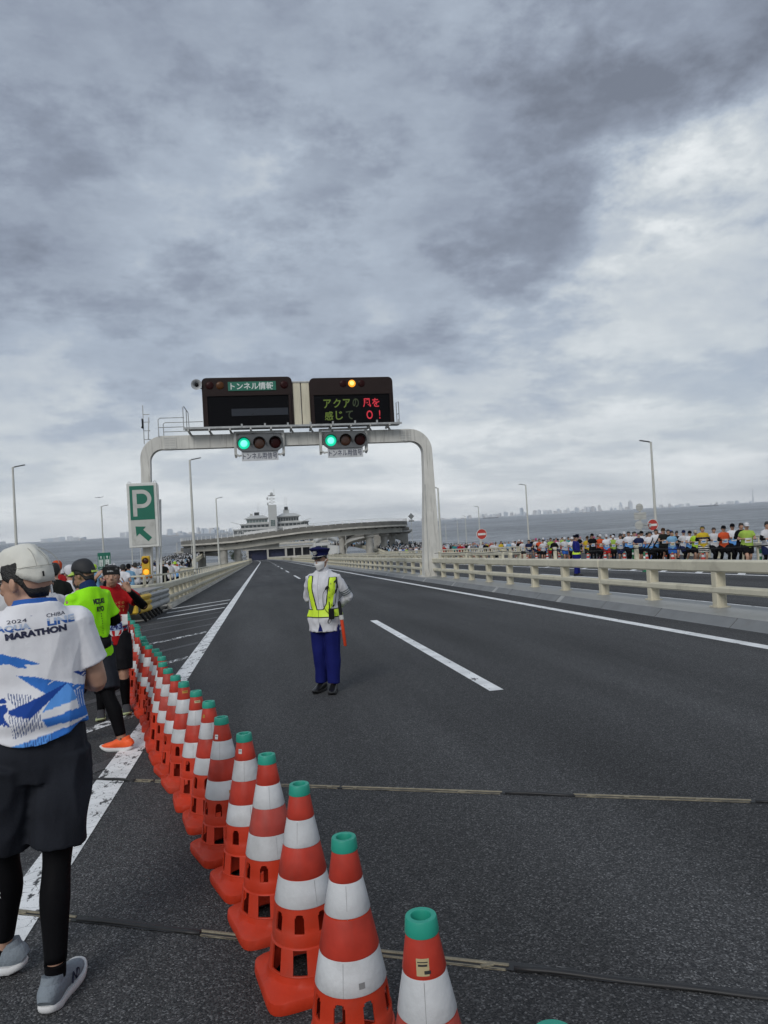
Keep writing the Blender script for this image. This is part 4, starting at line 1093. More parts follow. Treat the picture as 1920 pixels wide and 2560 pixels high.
def lamps():
    POLE = mat('pale_lamp_pole', (.50, .50, .46), .5, var=.06, stain=.1)
    HEAD = mat('lamp_head_grey', (.16, .165, .17), .4)
    def lamp(x, y, zb, ztop, armdir, label, grp=None, h=None):
        r = thing('street_lamp', label, 'street lamp', (x, y, zb), 0, grp)
        H = ztop - zb
        b = MB(); b.tube([(0, 0, 0), (0, 0, H * .12), (0, 0, H)], [.125, .12, .075], 12, smooth=False); b.build('pole', POLE, r, smooth=40)
        b = MB(); a = Vector((math.cos(armdir), math.sin(armdir), .18)).normalized()
        b.beam((0, 0, H - .02), a * .2 + Vector((0, 0, H - .02)), .1, .08)
        b.build('arm', POLE, r)
        b = MB(); b.beam(a * .12 + Vector((0, 0, H + .0)), a * .92 + Vector((0, 0, H + .0)), .26, .075, bev=.03); b.build('lamp_head', HEAD, r)
        b = MB(); b.box((0, 0, .02), (.34, .34, .04)); b.build('base', POLE, r)
    S2 = lambda y, t: t - S * y
    right, left = math.radians(5), math.radians(175)
    lamp(-18.95, 60, ramp_z(60) + .9, 7.5, right, 'street lamp at the far left beyond the crowd, above the beige cap')
    lamp(-20.8, 100, ramp_z(100) + .9, 5.75, right, 'slim street lamp behind the small green lane sign')
    lamp(-5.43, 60, rz(60) + .75, 7.54, right, 'tall street lamp just right of the parking sign, behind the left barrier')
    lamp(-5.81, 100, rz(100) + .3, 6.08, right, 'second street lamp behind the left barrier, in front of the viaduct')
    k = 0
    for X, Y, f in ((36.94, 62, .82), (39.79, 102, .87), (49.2, 156, .9), (60.1, 204, .92), (68.3, 242, .94), (70.8, 268, .96)):
        ztop = (7.79, 5.993, 3.888, 2.011, .515, -.52)[k]
        x, y, zt = X * f, Y * f, EYE + (ztop - EYE) * f
        lamp(x, y, (rramp_z(y) if y < 260 else -9) + .0, zt, left, ('street lamp in front of the red no-entry disc, among the returning runners', 'street lamp on the sea side left of the far officer', 'street lamp above the left no-entry sign',
             'thin far street lamp left of the no-entry sign', 'thinner far street lamp near the gantry leg', 'farthest thin street lamp right of the gantry leg')[k]); k += 1
    lamp(25.6 * .66, 66, rz(66) + .9, EYE + (6.09 - EYE) * .66, left, 'street lamp standing right behind the right gantry leg')
    # slender far lamps on the water side of the left ramp
    for i, (px, y, t, bz) in enumerate(((-.1715, 150, .42, -1.9), (-.1605, 175, .3, -2.2), (-.113, 190, -.9, -2.6), (-.094, 200, -.8, -2.6), (-.0775, 205, -.9, -2.6), (.092, 215, .2, -6), (.105, 235, .1, -6.5), (.118, 240, -.2, -7), (.075, 230, -1.2, -8.5), (.083, 300, -2.5, -9))):
        lamp(px * y, y, bz - 3.0, t, right, 'thin distant lamp pole near the viaduct', 'distant lamp poles near the viaduct')
lamps()

def road_signs():
    RED = mat('red_sign_face', (.42, .035, .025), .45, var=.05); WH = mat('white_bar', (.66, .66, .63), .5)
    BACK = mat('sign_back', (.45, .45, .42), .55, var=.1, stain=.25)
    def no_entry(x, y, z, rad, label, post):
        r = thing('no_entry_sign', label, 'sign', (x, y, z))
        b = MB(); b.lathe([(0, -.02), (rad, -.02), (rad, .02), (0, .02)], 36); o = b.build('disc', RED, r); o.rotation_euler[0] = math.pi / 2
        b = MB(); b.lathe([(rad - .001, -.026), (rad + .03, -.026), (rad + .03, .026), (rad - .001, .026)], 36, close=True); o = b.build('rim', WH, r); o.rotation_euler[0] = math.pi / 2
        b = MB(); b.box((0, -.03, 0), (rad * 1.62, .02, rad * .42)); b.build('bar', WH, r)
        b = MB(); b.tube(post, [.055] * len(post), 8); b.build('post', BACK, r, smooth=40)
        return r
    y = 54.5
    no_entry(.318 * y, y, .19, .40, 'round red no-entry sign with white bar on a bent post left of the far officer', [(0, .06, .35), (0, .06, -.5), (-.08, .06, -.8), (-.32, .06, -1.35), (-.35, .06, -2.0)])
    y = 50.0
    no_entry(.5956 * y + .1, y + .6, .22, .42, 'round red no-entry sign partly hidden behind a lamp pole', [(-.35, .08, 0), (-1.1, .08, .02)])
    r = thing('sign_post', 'post carrying three pale sign backs left of the hidden no-entry disc', 'sign', (.571 * y, y, rramp_z(y) + .2))
    o = Vector(r.location); z = lambda v: EYE + (v - EYE) * y / 36 - o.z
    b = MB(); b.cyl((0, .05, -.2), (0, .05, z(1.8)), .06); b.build('post', BACK, r, smooth=40)
    for nm, dx, zz, rr in (('round_sign_back', -.03, 1.615, .29), ('round_sign_back', -.12, .64, .33)):
        b = MB(); b.lathe([(0, -.015), (rr, -.015), (rr, .015), (0, .015)], 30); q = b.build(nm, BACK, r); q.rotation_euler[0] = math.pi / 2; q.location = (dx * 1.39, -.02, z(zz))
        b = MB(); b.box((dx * 1.39, -.05, z(zz) + .08), (rr * 1.7, .03, .03)); b.box((dx * 1.39, -.05, z(zz) - .1), (rr * 1.7, .03, .03)); b.build('rib', GREYP, r)
    b = MB(); b.box((-.02, -.02, z(1.14)), (1.0, .03, .54)); b.build('plate_back', BACK, r)
    b = MB(); b.box((-.02, -.05, z(1.14) + .15), (1.0, .03, .03)); b.box((-.02, -.05, z(1.14) - .12), (1.0, .03, .03)); b.build('rib', GREYP, r)
    b = MB(); b.beam((0, 0, z(.70)), (1.1, .5, z(.68)), .05, .07); b.beam((0, 0, z(.52)), (1.1, .5, z(.50)), .05, .07); b.build('arm', BACK, r)
    # small green lane sign among the left crowd
    y = 40.0; x0 = -8.32
    r = thing('lane_sign', 'small green sign with two white up-arrows and lane plates above the left crowd', 'sign', (x0 + .02, y, rz(y)))
    z = lambda v: v - rz(y)
    b = MB(); b.box((0, 0, z(.33)), (.66, .04, .88), bev=.015); p = b.build('plate', GREEN_SIGN, r)
    LW = mat('white_sign_lettering', (0, 0, 0))
    for dx, ch in ((-.155, '小型車'), (.155, '大型車')):
        b = MB(); b.box((dx, -.028, z(.22)), (.185, .012, .36)); w = b.build('lane_plate', LW, p)
        for i, c in enumerate(ch): lettering('lettering', c, .1, mat('dark_green_lettering', (.006, .06, .04), .5), w, (dx, -.036, z(.34) - .115 * i), width=.10, height=.095)
        b = MB(); b.prism([(dx - .02, z(.45)), (dx + .02, z(.45)), (dx + .02, z(.53)), (dx + .055, z(.53)), (dx, z(.61)), (dx - .055, z(.53)), (dx - .02, z(.53))], -.034, -.024); b.build('arrow', LW, p)
    for dx in (-.29, 0, .29):
        b = MB(); b.box((dx, -.026, z(.30)), (.018, .01, .56)); b.build('line', LW, p)
    lettering('lettering', '駐車場はこちら', .06, LW, p, (0, -.03, z(-.045)), width=.5, height=.06)
    b = MB(); b.cyl((0, .05, 0), (0, .05, z(.75)), .03); b.build('post', BACK, r)
    # diamond hazard sign at the end of the viaduct
    r = thing('diamond_sign', 'tiny diamond sign on a post beyond the right end of the viaduct', 'sign', (44.3, 207, -6))
    b = MB(); b.cyl((0, 0, 0), (0, 0, 9.4), .07); b.build('post', BACK, r)
    b = MB(); b.prism([(-.95, 8.85), (0, 7.9), (.95, 8.85), (0, 9.8)], -.13, -.08); b.box((0, -.1, 7.45), (1.7, .05, .4)); b.box((-.3, -.1, 4.7), (.9, .05, .6)); b.build('plate', mat('dark_sign_face', (.16, .17, .17), .5), r)
road_signs()
# ------------------------------------------------------------------ viaduct, tunnel portal, rest-area building
def viaduct():
    r = thing('loop_viaduct', 'curved concrete loop viaduct crossing above the road in front of the white building', 'viaduct', (11, 225, -8))
    o = Vector(r.location)
    CX, CY = 11.0, 225.0
    RT = [(100, -1.5), (180, .0), (225, .45), (240, .75), (270, 2.25), (295, 2.65), (320, 2.6), (360, 2.2), (430, 1.6)]     # top of railing
    def P(th, R, z): a = math.radians(th); return Vector((CX + R * math.cos(a), CY + R * math.sin(a), z)) - o
    def ringbar(name, R0, R1, za, zb, m, t0=100, t1=430, n=80, sm_=True):
        b = MB(); V = []; ths = np.linspace(t0, t1, n)
        for th in ths:
            z = interp(RT, th); V += [P(th, R0, z + za), P(th, R1, z + za), P(th, R1, z + zb), P(th, R0, z + zb)]
        F = [(0, 1, 2, 3), (4 * n - 1, 4 * n - 2, 4 * n - 3, 4 * n - 4)]
        for i in range(n - 1):
            for k in range(4): a, c = 4 * i + k, 4 * i + (k + 1) % 4; F.append((a, c, c + 4, a + 4))
        b.add(V, F); return b.build(name, m, r, smooth=30)
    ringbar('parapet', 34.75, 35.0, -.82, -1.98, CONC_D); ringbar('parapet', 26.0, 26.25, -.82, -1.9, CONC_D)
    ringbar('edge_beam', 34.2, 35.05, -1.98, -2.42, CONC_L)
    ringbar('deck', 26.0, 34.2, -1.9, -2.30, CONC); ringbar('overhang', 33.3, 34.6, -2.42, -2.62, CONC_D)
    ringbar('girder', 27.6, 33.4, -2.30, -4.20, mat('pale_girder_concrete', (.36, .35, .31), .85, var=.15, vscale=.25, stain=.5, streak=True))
    ringbar('railing_rail', 34.84, 34.92, -.02, -.09, STEEL); ringbar('railing_rail', 34.84, 34.92, -.42, -.47, STEEL)
    b = MB(); b.box((0, 0, -.52), (.10, .12, 1.0)); me = b.mesh('railing_post', WHITE)
    for th in np.arange(176, 366, 3.3):
        q = link('railing_post', me, r, P(th, 35.03, interp(RT, th) - .02)); q.rotation_euler[2] = math.radians(th)
    # brackets under the overhang
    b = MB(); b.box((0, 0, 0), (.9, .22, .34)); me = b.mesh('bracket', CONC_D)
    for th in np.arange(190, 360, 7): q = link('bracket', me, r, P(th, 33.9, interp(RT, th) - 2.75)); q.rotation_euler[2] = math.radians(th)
    # hammerhead piers
    for x, y, rad, zt in ((-10.3, 200.2, 1.05, -3.2), (30.2, 199.3, 1.05, -2.0), (35.6, 206.0, 1.0, -1.9), (41, 222, 1.0, -2.2), (-17.5, 216, 1.2, -3.8), (-8, 246, 1.2, -3.6), (28, 249, 1.1, -2.5)):
        b = MB(); b.cyl(Vector((x, y, -13)) - o, Vector((x, y, zt)) - o, rad, n=20); b.box(Vector((x, y, zt - .2)) - o, (2.6, 2.6, .9), bev=.2)
        b.build('pier', CONC, r, smooth=40)
    b = MB(); b.box(Vector((-20.3, 203.5, -7.4)) - o, (1.9, 1.4, 9.2))
    b.build('wall_pier', mat('grey_panel_pier', (.10, .105, .11), .7, var=.2, vscale=.3), r)
    # white banner on the railing: grey block pattern, too far to read
    for x0, x1 in ((244, 258), (262, 272)):
        n = 8; V = []
        for th in np.linspace(x0, x1, n): z = interp(RT, th); V += [P(th, 35.16, z - .12), P(th, 35.16, z - .78)]
        b = MB(); b.add(V, [(2 * i, 2 * i + 1, 2 * i + 3, 2 * i + 2) for i in range(n - 1)]); bn = b.build('banner', mat('white_banner', (.58, .58, .57), .7), r)
    # lower ramp under the left of the loop
    for nm, pts, w in (('lower_ramp', [(-24, 226, -4.4), (-17, 215, -4.6), (-12, 214, -4.9)], 1.0), ('rear_ramp', [(48, 232, -1.9), (42, 230, -2.2), (34, 236, -3.2), (30.5, 246, -4.4), (30, 262, -6.2)], 1.2)):
        b = MB(); b.tube([Vector(p) - o for p in pts], [(3.2, w * .85)] * len(pts), 4, side=(0, 1, 0), sub=6, power=8); b.build(nm, CONC, r, smooth=30)
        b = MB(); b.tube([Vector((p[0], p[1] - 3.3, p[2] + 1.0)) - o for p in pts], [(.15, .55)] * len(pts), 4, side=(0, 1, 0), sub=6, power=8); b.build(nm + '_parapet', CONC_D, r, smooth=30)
    # portal bent at the right, rounded haunches
    b = MB()
    poly = [(44.8, -13), (46.2, -13), (46.2, -2.4), (35.2, -2.5), (35.2, -13), (36.6, -13), (36.6, -6.2), (37.2, -4.9), (38.6, -4.2), (42.4, -4.0), (44.0, -4.6), (44.8, -5.8)]
    b.prism([(x - o.x, z - o.z) for x, z in poly], 222 - o.y, 224 - o.y); b.build('portal_bent', CONC, r)
viaduct()

def tunnel():
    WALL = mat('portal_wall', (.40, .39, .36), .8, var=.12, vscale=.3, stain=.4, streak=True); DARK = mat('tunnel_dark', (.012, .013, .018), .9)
    NAVY = mat('navy_shade', (.012, .016, .05), .8)
    r = thing('tunnel_portal', 'pale concrete tunnel portal with two dark openings at the end of the road', 'tunnel', (3, 440, -17.3))
    o = Vector(r.location); B = lambda c, s, bev=0: MB().box(Vector(c) - o, s, None, bev)
    for x, w in ((-8.6, 1.4), (3.6, 1.1), (14.6, 1.3), (19.6, .8), (24.5, .8), (29.5, .8)): B((x, 440, -14.2), (w, 3, 6.4)).build('pillar', WALL, r)
    B((11, 440, -10.4), (44, 3.2, 1.5)).build('lintel', WALL, r); B((11, 438.2, -9.75), (44, .6, .5)).build('cornice', CONC_L, r)
    for x0, x1 in ((-7.9, 3.05), (4.15, 13.95)):
        b = MB(); X0, X1 = x0 - o.x, x1 - o.x
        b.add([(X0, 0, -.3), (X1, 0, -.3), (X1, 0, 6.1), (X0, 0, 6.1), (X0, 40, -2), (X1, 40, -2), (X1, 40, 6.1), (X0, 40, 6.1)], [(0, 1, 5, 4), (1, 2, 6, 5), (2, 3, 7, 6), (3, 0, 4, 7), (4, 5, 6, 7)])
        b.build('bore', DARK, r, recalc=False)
        B(((x0 + x1) / 2, 441.3, -14.2), (x1 - x0, .2, 6.2)).build('shade_sheet', NAVY, r)  # navy sheet across the mouth, its colour stands for the shade inside
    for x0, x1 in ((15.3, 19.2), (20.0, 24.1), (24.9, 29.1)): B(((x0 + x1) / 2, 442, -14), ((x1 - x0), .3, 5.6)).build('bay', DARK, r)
    for x in (-3.5, -.2): B((x, 438.0, -11.5), (1.6, .3, .75), .05).build('lane_signal', BLACK, r)
    B((16.5, 436, -16.6), (26, 1.0, 1.6), .1).build('parapet', CONC_L, r)
    # terrace above
    B((11, 452, -8.7), (62, 20, .6)).build('terrace', CONC, r)
    B((11, 442.3, -7.9), (60, .25, .9)).build('terrace_parapet', CONC_L, r)
tunnel()

def building():
    W = mat('white_building_wall', (.41, .42, .415), .7, var=.06, vscale=.15, stain=.12, streak=True); SL = mat('pale_slab', (.50, .50, .485), .7, var=.08, vscale=.2)
    GL = mat('dark_glazing', (.05, .06, .065), .12); GLG = mat('greenish_glazing', (.16, .20, .20), .15); RF = mat('pale_grey_roof', (.42, .43, .42), .6)
    DK = mat('dark_louvre', (.035, .04, .045), .6); TEAL = mat('teal_panel', (.02, .14, .13), .5)
    r = thing('rest_area_building', 'white ship-like rest-area building with a central tower behind the viaduct', 'building', (8, 480, -17))
    o = Vector(r.location)
    B = lambda c, s, m, n, bev=0.0, par=None: MB().box(Vector(c) - o, s, None, bev).build(n, m, par or r)
    def storey(x0, x1, y0, y1, z0, z1, name, bay=3.2, frac=.55, gl=GL, skip=()):
        """slab, recessed glazing with a pane per bay, mullion columns and upper band"""
        B(((x0 + x1) / 2, (y0 + y1) / 2 + .4, (z0 + z1) / 2), (x1 - x0 - .8, y1 - y0 - .8, z1 - z0), W, name)
        h = z1 - z0
        B(((x0 + x1) / 2, (y0 + y1) / 2, z0 + .2), (x1 - x0 + .6, y1 - y0 + .6, .4), SL, 'floor_slab'); B(((x0 + x1) / 2, (y0 + y1) / 2 - .05, z1 - .45), (x1 - x0 + .3, y1 - y0 + .3, .8), W, 'fascia')
        n = max(1, int((x1 - x0) / bay)); w = (x1 - x0 - .6) / n
        for i in range(n):
            if i in skip: continue
            x = x0 + .3 + w * (i + .5)
            f = B((x, y0 + .40, z0 + .4 + (h - 1.25) / 2), (w * .94, .1, h - 1.3), SL, 'window')
            B((x, y0 + .33, z0 + .4 + (h - 1.25) / 2), (w * .84, .06, h - 1.6), gl, 'pane', par=None) if False else MB().box(Vector((x, y0 + .33, z0 + .4 + (h - 1.25) / 2)) - o, (w * .84, .06, h - 1.6)).build('pane', gl, f)
    storey(-22, 40, 462, 500, -9, -5.2, 'lower_storey', 3.0, gl=DK); storey(-20, 38, 464, 500, -5.2, -1.6, 'lower_storey', 4.4, gl=DK)
    storey(-17.5, 35.0, 467, 498, -1.6, 2.1, 'storey', 2.9); storey(-12.8, 31.6, 469, 496, 2.1, 5.3, 'storey', 2.6)
    storey(-9.0, 5.2, 471, 494, 5.3, 8.6, 'storey', 2.0, gl=GLG); storey(11.2, 25.4, 471, 494, 5.3, 9.0, 'storey', 1.6)
    for x0, x1, z in ((-10.2, 6.0, 8.6), (10.6, 26.8, 9.0)):  # hipped roofs
        x0 -= o.x; x1 -= o.x; z -= o.z; y0, y1 = 470 - o.y, 495 - o.y
        b = MB(); b.add([(x0, y0, z), (x1, y0, z), (x1, y1, z), (x0, y1, z), (x0 + 4, y0 + 6, z + 2.0), (x1 - 4, y0 + 6, z + 2.0), (x1 - 4, y1 - 6, z + 2.0), (x0 + 4, y1 - 6, z + 2.0)],
                [(0, 1, 5, 4), (1, 2, 6, 5), (2, 3, 7, 6), (3, 0, 4, 7), (4, 5, 6, 7), (3, 2, 1, 0)]); b.build('roof', RF, r)
        b = MB(); b.box(((x0 + x1) / 2, y0, z - .1), (x1 - x0, .5, .35)); b.build('eaves', W, r)
    B((8.2, 468, 3), (5.4, 6, 27.4), W, 'tower', .1)
    tw = B((8.1, 464.9, 5.0), (3.0, .2, 4.2), SL, 'window')
    for i in range(3):
        for j in range(4): MB().box(Vector((7.15 + .95 * i, 464.75, 3.5 + 1.0 * j)) - o, (.82, .08, .86)).build('pane', mat('tower_glass', (.05, .09, .09), .1), tw)
    # lattice mast with dishes on the tower
    b = MB(); xs = (6.3, 10.0); y0, y1 = 466.2, 469.8; zb, zt = 16.6, 22.8
    for x in xs:
        for y in (y0, y1): b.beam(Vector((x, y, zb)) - o, Vector((x, y, zt)) - o, .28, .28)
    for z in (18.6, 20.7, 22.7):
        for y in (y0, y1): b.beam(Vector((xs[0], y, z)) - o, Vector((xs[1], y, z)) - o, .2, .2)
        for x in xs: b.beam(Vector((x, y0, z)) - o, Vector((x, y1, z)) - o, .2, .2)
    for z in (16.6, 18.6, 20.7): b.beam(Vector((xs[0], y0, z)) - o, Vector((xs[1], y0, z + 2)) - o, .13, .13); b.beam(Vector((xs[1], y0, z)) - o, Vector((xs[0], y0, z + 2)) - o, .13, .13)
    b.box(Vector((8.15, 468, 22.9)) - o, (4.4, 4.4, .25)); b.build('lattice', GREYP, r)
    for x, z in ((5.6, 21.0), (5.7, 17.4), (8.0, 23.8)):
        b = MB(); b.lathe([(0, 0), (.9, .12), (1.05, .3), (1.0, .34), (.6, .5), (0, .55)], 18); d = b.build('dish', W, r, smooth=50); d.location = Vector((x, 465.6, z)) - o; d.rotation_euler = (math.radians(90), 0, math.radians(-60 if x < 7 else 20))
    MB().cyl(Vector((9.9, 469.8, 22.8)) - o, Vector((9.9, 469.8, 27.2)) - o, .12).build('aerial', GREYP, r)
    for x, w, z0, z1 in ((-2.0, 2.8, 10.6, 12.6), (17.5, 3.8, 11.0, 13.4)): B((x, 480, (z0 + z1) / 2), (w, 4, z1 - z0), W, 'roof_block')
    B((-2.0, 479, 11.6), (3.2, 4, 2.0), DK, 'louvre_box'); B((17.5, 479, 14.4), (2.4, 3, 1.9), DK, 'louvre_box'); B((-5.5, 480, 11.2), (1.6, 3, 1.3), GREYP, 'roof_plant')
    for x, z in ((-1.2, 12.6), (-.3, 12.6), (16.9, 15.3), (18.0, 15.3)): MB().cyl(Vector((x, 480, z)) - o, Vector((x, 480, z + 6.5)) - o, .07, n=6).build('aerial', GREYP, r)
    # sloping glazed canopies on both flanks
    for s, x in ((-1, -15.5), (1, 30)):
        b = MB(); b.beam(Vector((x - 3 * s, 470, 5.2 + .6)) - o, Vector((x + 2.4 * s * -1 if False else x + 3.0 * s, 470, 4.6 + (2.4 if s > 0 else 1.4))) - o, 5, .25, up=(0, 0, 1)) if False else b.add(
            [Vector(p) - o for p in ((x - 3, 466, 5.1 + (0 if s > 0 else 1.9)), (x + 3, 466, 5.1 + (1.9 if s > 0 else 0)), (x + 3, 474, 5.1 + (1.9 if s > 0 else 0)), (x - 3, 474, 5.1 + (0 if s > 0 else 1.9)),
                                     (x - 3, 466, 4.8 + (0 if s > 0 else 1.9)), (x + 3, 466, 4.8 + (1.9 if s > 0 else 0)), (x + 3, 474, 4.8 + (1.9 if s > 0 else 0)), (x - 3, 474, 4.8 + (0 if s > 0 else 1.9)))], [(0, 1, 2, 3), (7, 6, 5, 4), (0, 4, 5, 1), (1, 5, 6, 2), (2, 6, 7, 3), (3, 7, 4, 0)])
        b.build('canopy', RF, r)
    # stair tower frames at the left end
    for i in range(6): B((-27 + 1.9 * i, 466, -2.5 + .45 * i), (.25, .25, 7.5), W, 'column')
    for i in range(4): B((-24, 466, -5 + 2.1 * i + .3 * i), (9.5 - 1.4 * i, 3.5, .25), SL, 'stair_landing')
    for i in range(14):
        x = -19 + i * 4.2
        if not 4 < x < 12: B((x, 465.2, -.2), (.18, .18, 1.4), WHITE, 'railing_post')
    B((9, 465.2, .45), (58, .1, .1), WHITE, 'railing')
    B((-16, 447, -8.2), (7, 6, 2.0), TEAL, 'stair_house')
    # white vaulted roof to the right of the portals
    q = thing('vaulted_hall', 'small hall with a rounded white roof right of the tunnel portal', 'building', (31, 350, -13.6)); oo = Vector(q.location)
    b = MB(); b.tube([(-5, 0, 7.4), (-2, 0, 9.5), (2, 0, 9.4), (6.5, 0, 6.8)], [(3, 1.2), (3.5, 1.9), (3.5, 1.6), (3, .7)], 16, side=(0, 1, 0)); b.build('roof', W, q, smooth=True)
    b = MB(); b.box((0, 0, 3.4), (12, 8, 6.8)); b.build('wall', SL, q)
    b = MB(); b.box((-2, -4.1, 4.6), (6, .1, 1.6)); b.build('window', GL, q)
building()

def bushes():
    LEAF = mat('bush_leaves', (.030, .045, .018), .6, var=.5, vscale=1.2); LEAF2 = mat('rusty_leaves', (.14, .085, .02), .6, var=.4, vscale=2)
    BARK = mat('bark', (.08, .06, .045), .9)
    def bush(x, y, z, w, h, label, rust=0, n=900):
        r = thing('bush', label, 'bush', (x, y, z)); rr = random.Random(int(x * 7 + y))
        for i in range(4): MB().tube([(rr.uniform(-.3, .3), 0, 0), (rr.uniform(-.2, .2) * w, rr.uniform(-.2, .2) * w, h * .35), (rr.uniform(-.35, .35) * w, rr.uniform(-.3, .3) * w, h * .7)], [.16, .1, .04], 6).build('trunk', BARK, r)
        cl = [(rr.gauss(0, w * .22), rr.gauss(0, w * .2), h * rr.uniform(.35, .8), w * rr.uniform(.16, .3)) for _ in range(16)]
        for m, cnt, bias in ((LEAF, n, 0), (LEAF2, n // 5 if rust else 0, .3)):
            if not cnt: continue
            V, F = [], []
            for _ in range(cnt):
                c = rr.choice(cl); d = Vector((rr.gauss(0, 1), rr.gauss(0, 1), rr.gauss(0, 1))).normalized() * c[3] * rr.uniform(.6, 1.15)
                p = Vector(c[:3]) + d + Vector((w * bias, 0, 0)); p.z = max(.1, p.z)
                a = Vector((rr.gauss(0, 1), rr.gauss(0, 1), rr.gauss(0, 1))).normalized(); b_ = a.cross(Vector((rr.gauss(0, 1), rr.gauss(0, 1), 1))).normalized(); s = rr.uniform(.12, .3)
                k = len(V); V += [p - a * s, p + b_ * s * .6, p + a * s, p - b_ * s * .6]; F.append((k, k + 1, k + 2, k + 3))
            b = MB(); b.add(V, F); q = b.build('crown', m, r, recalc=False)
    bush(-11.6, 330, -13.4, 7.0, 6.6, 'dark round bush left of the tunnel portal', 1, 1500)
    bush(21.0, 204, -9.2, 4.6, 2.2, 'low dark bush beneath the right part of the viaduct', 0, 900)
bushes()

def sea_traffic():
    HULL = mat('dark_ship_hull', (.035, .035, .045), .5); SUP = mat('ship_superstructure', (.45, .43, .40), .6); RUST = mat('ship_deck', (.14, .07, .05), .7)
    def ship(x, y, L, label, ang, light=False):
        r = thing('ship', label, 'ship', (x, y, SEA_Z - 1.5), ang); hw = L * .075; hh = L * .045 + 1.5
        poly = [(-L / 2, -hw), (L * .40, -hw), (L * .47, -hw * .5), (L * .5, 0), (L * .47, hw * .5), (L * .40, hw), (-L / 2, hw)]
        b = MB(); b.prism(poly, 0, hh, 'xy'); b.build('hull', SUP if light else HULL, r)
        b = MB(); b.box((L * .43, 0, hh + L * .008), (L * .1, hw, L * .016)); b.box((0, 0, hh + .2), (L * .7, hw * 1.4, L * .01)); b.build('deck', RUST, r)
        b = MB(); b.box((-L * .42, 0, hh + L * .035), (L * .07, hw * 1.7, L * .07)); b.box((-L * .42, 0, hh + L * .085), (L * .045, hw * 1.9, L * .025)); b.box((-L * .45, 0, hh + L * .12), (L * .02, L * .02, L * .05)); b.build('bridge', SUP, r)
        b = MB(); b.cyl((-L * .40, 0, hh + L * .09), (-L * .40, 0, hh + L * .16), L * .004, n=6); b.cyl((L * .3, 0, hh), (L * .3, 0, hh + L * .05), L * .004, n=6); b.build('mast', SUP, r)
    ship(.686 * 7300, 7300, 220, 'dark tanker with its bridge aft at the far right, low on the horizon', math.radians(170))
    ship(.3335 * 8200, 8200, 200, 'long low hazy freighter on the horizon right of the gantry', math.radians(5))
    ship(.484 * 8200, 8200, 90, 'small pale boat on the horizon left of the round sign backs', math.radians(10), True)
    ship(-.118 * 7600, 7600, 130, 'pale ferry close to the far left-hand shore', math.radians(15), True)
    # airliner climbing in the distance
    PL = mat('white_airliner', (.6, .6, .6), .4)
    d = Vector((-.2105, 1, .054)); 
    r = thing('airplane', 'tiny white airliner in the sky left of the parking sign', 'airplane', tuple(Vector((0, 0, EYE)) + d * 3300), math.radians(175))
    b = MB(); b.tube([(-18, 0, .8), (-12, 0, .3), (0, 0, 0), (14, 0, 0), (18, 0, -.3)], [.4, 1.5, 2, 2, .4], 10); b.build('fuselage', PL, r, smooth=True)
    for s in (-1, 1):
        b = MB(); b.add([(3, 0, -.6), (-2, 0, -.6), (-8, 17 * s, .6), (-6, 17 * s, .6)], [(0, 1, 2, 3)]); b.add([(3, 0, -.9), (-2, 0, -.9), (-8, 17 * s, .4), (-6, 17 * s, .4)], [(3, 2, 1, 0)]); b.build('wing', PL, r)
        b = MB(); b.tube([(3, 6 * s, -1.6), (-1, 6 * s, -1.6)], [.9, .7], 10, smooth=False); b.build('engine', PL, r)
    b = MB(); b.prism([(-14, .5), (-18, 6.5), (-20, 6.5), (-18.5, .5)], -.2, .2); b.build('fin', PL, r)
sea_traffic()
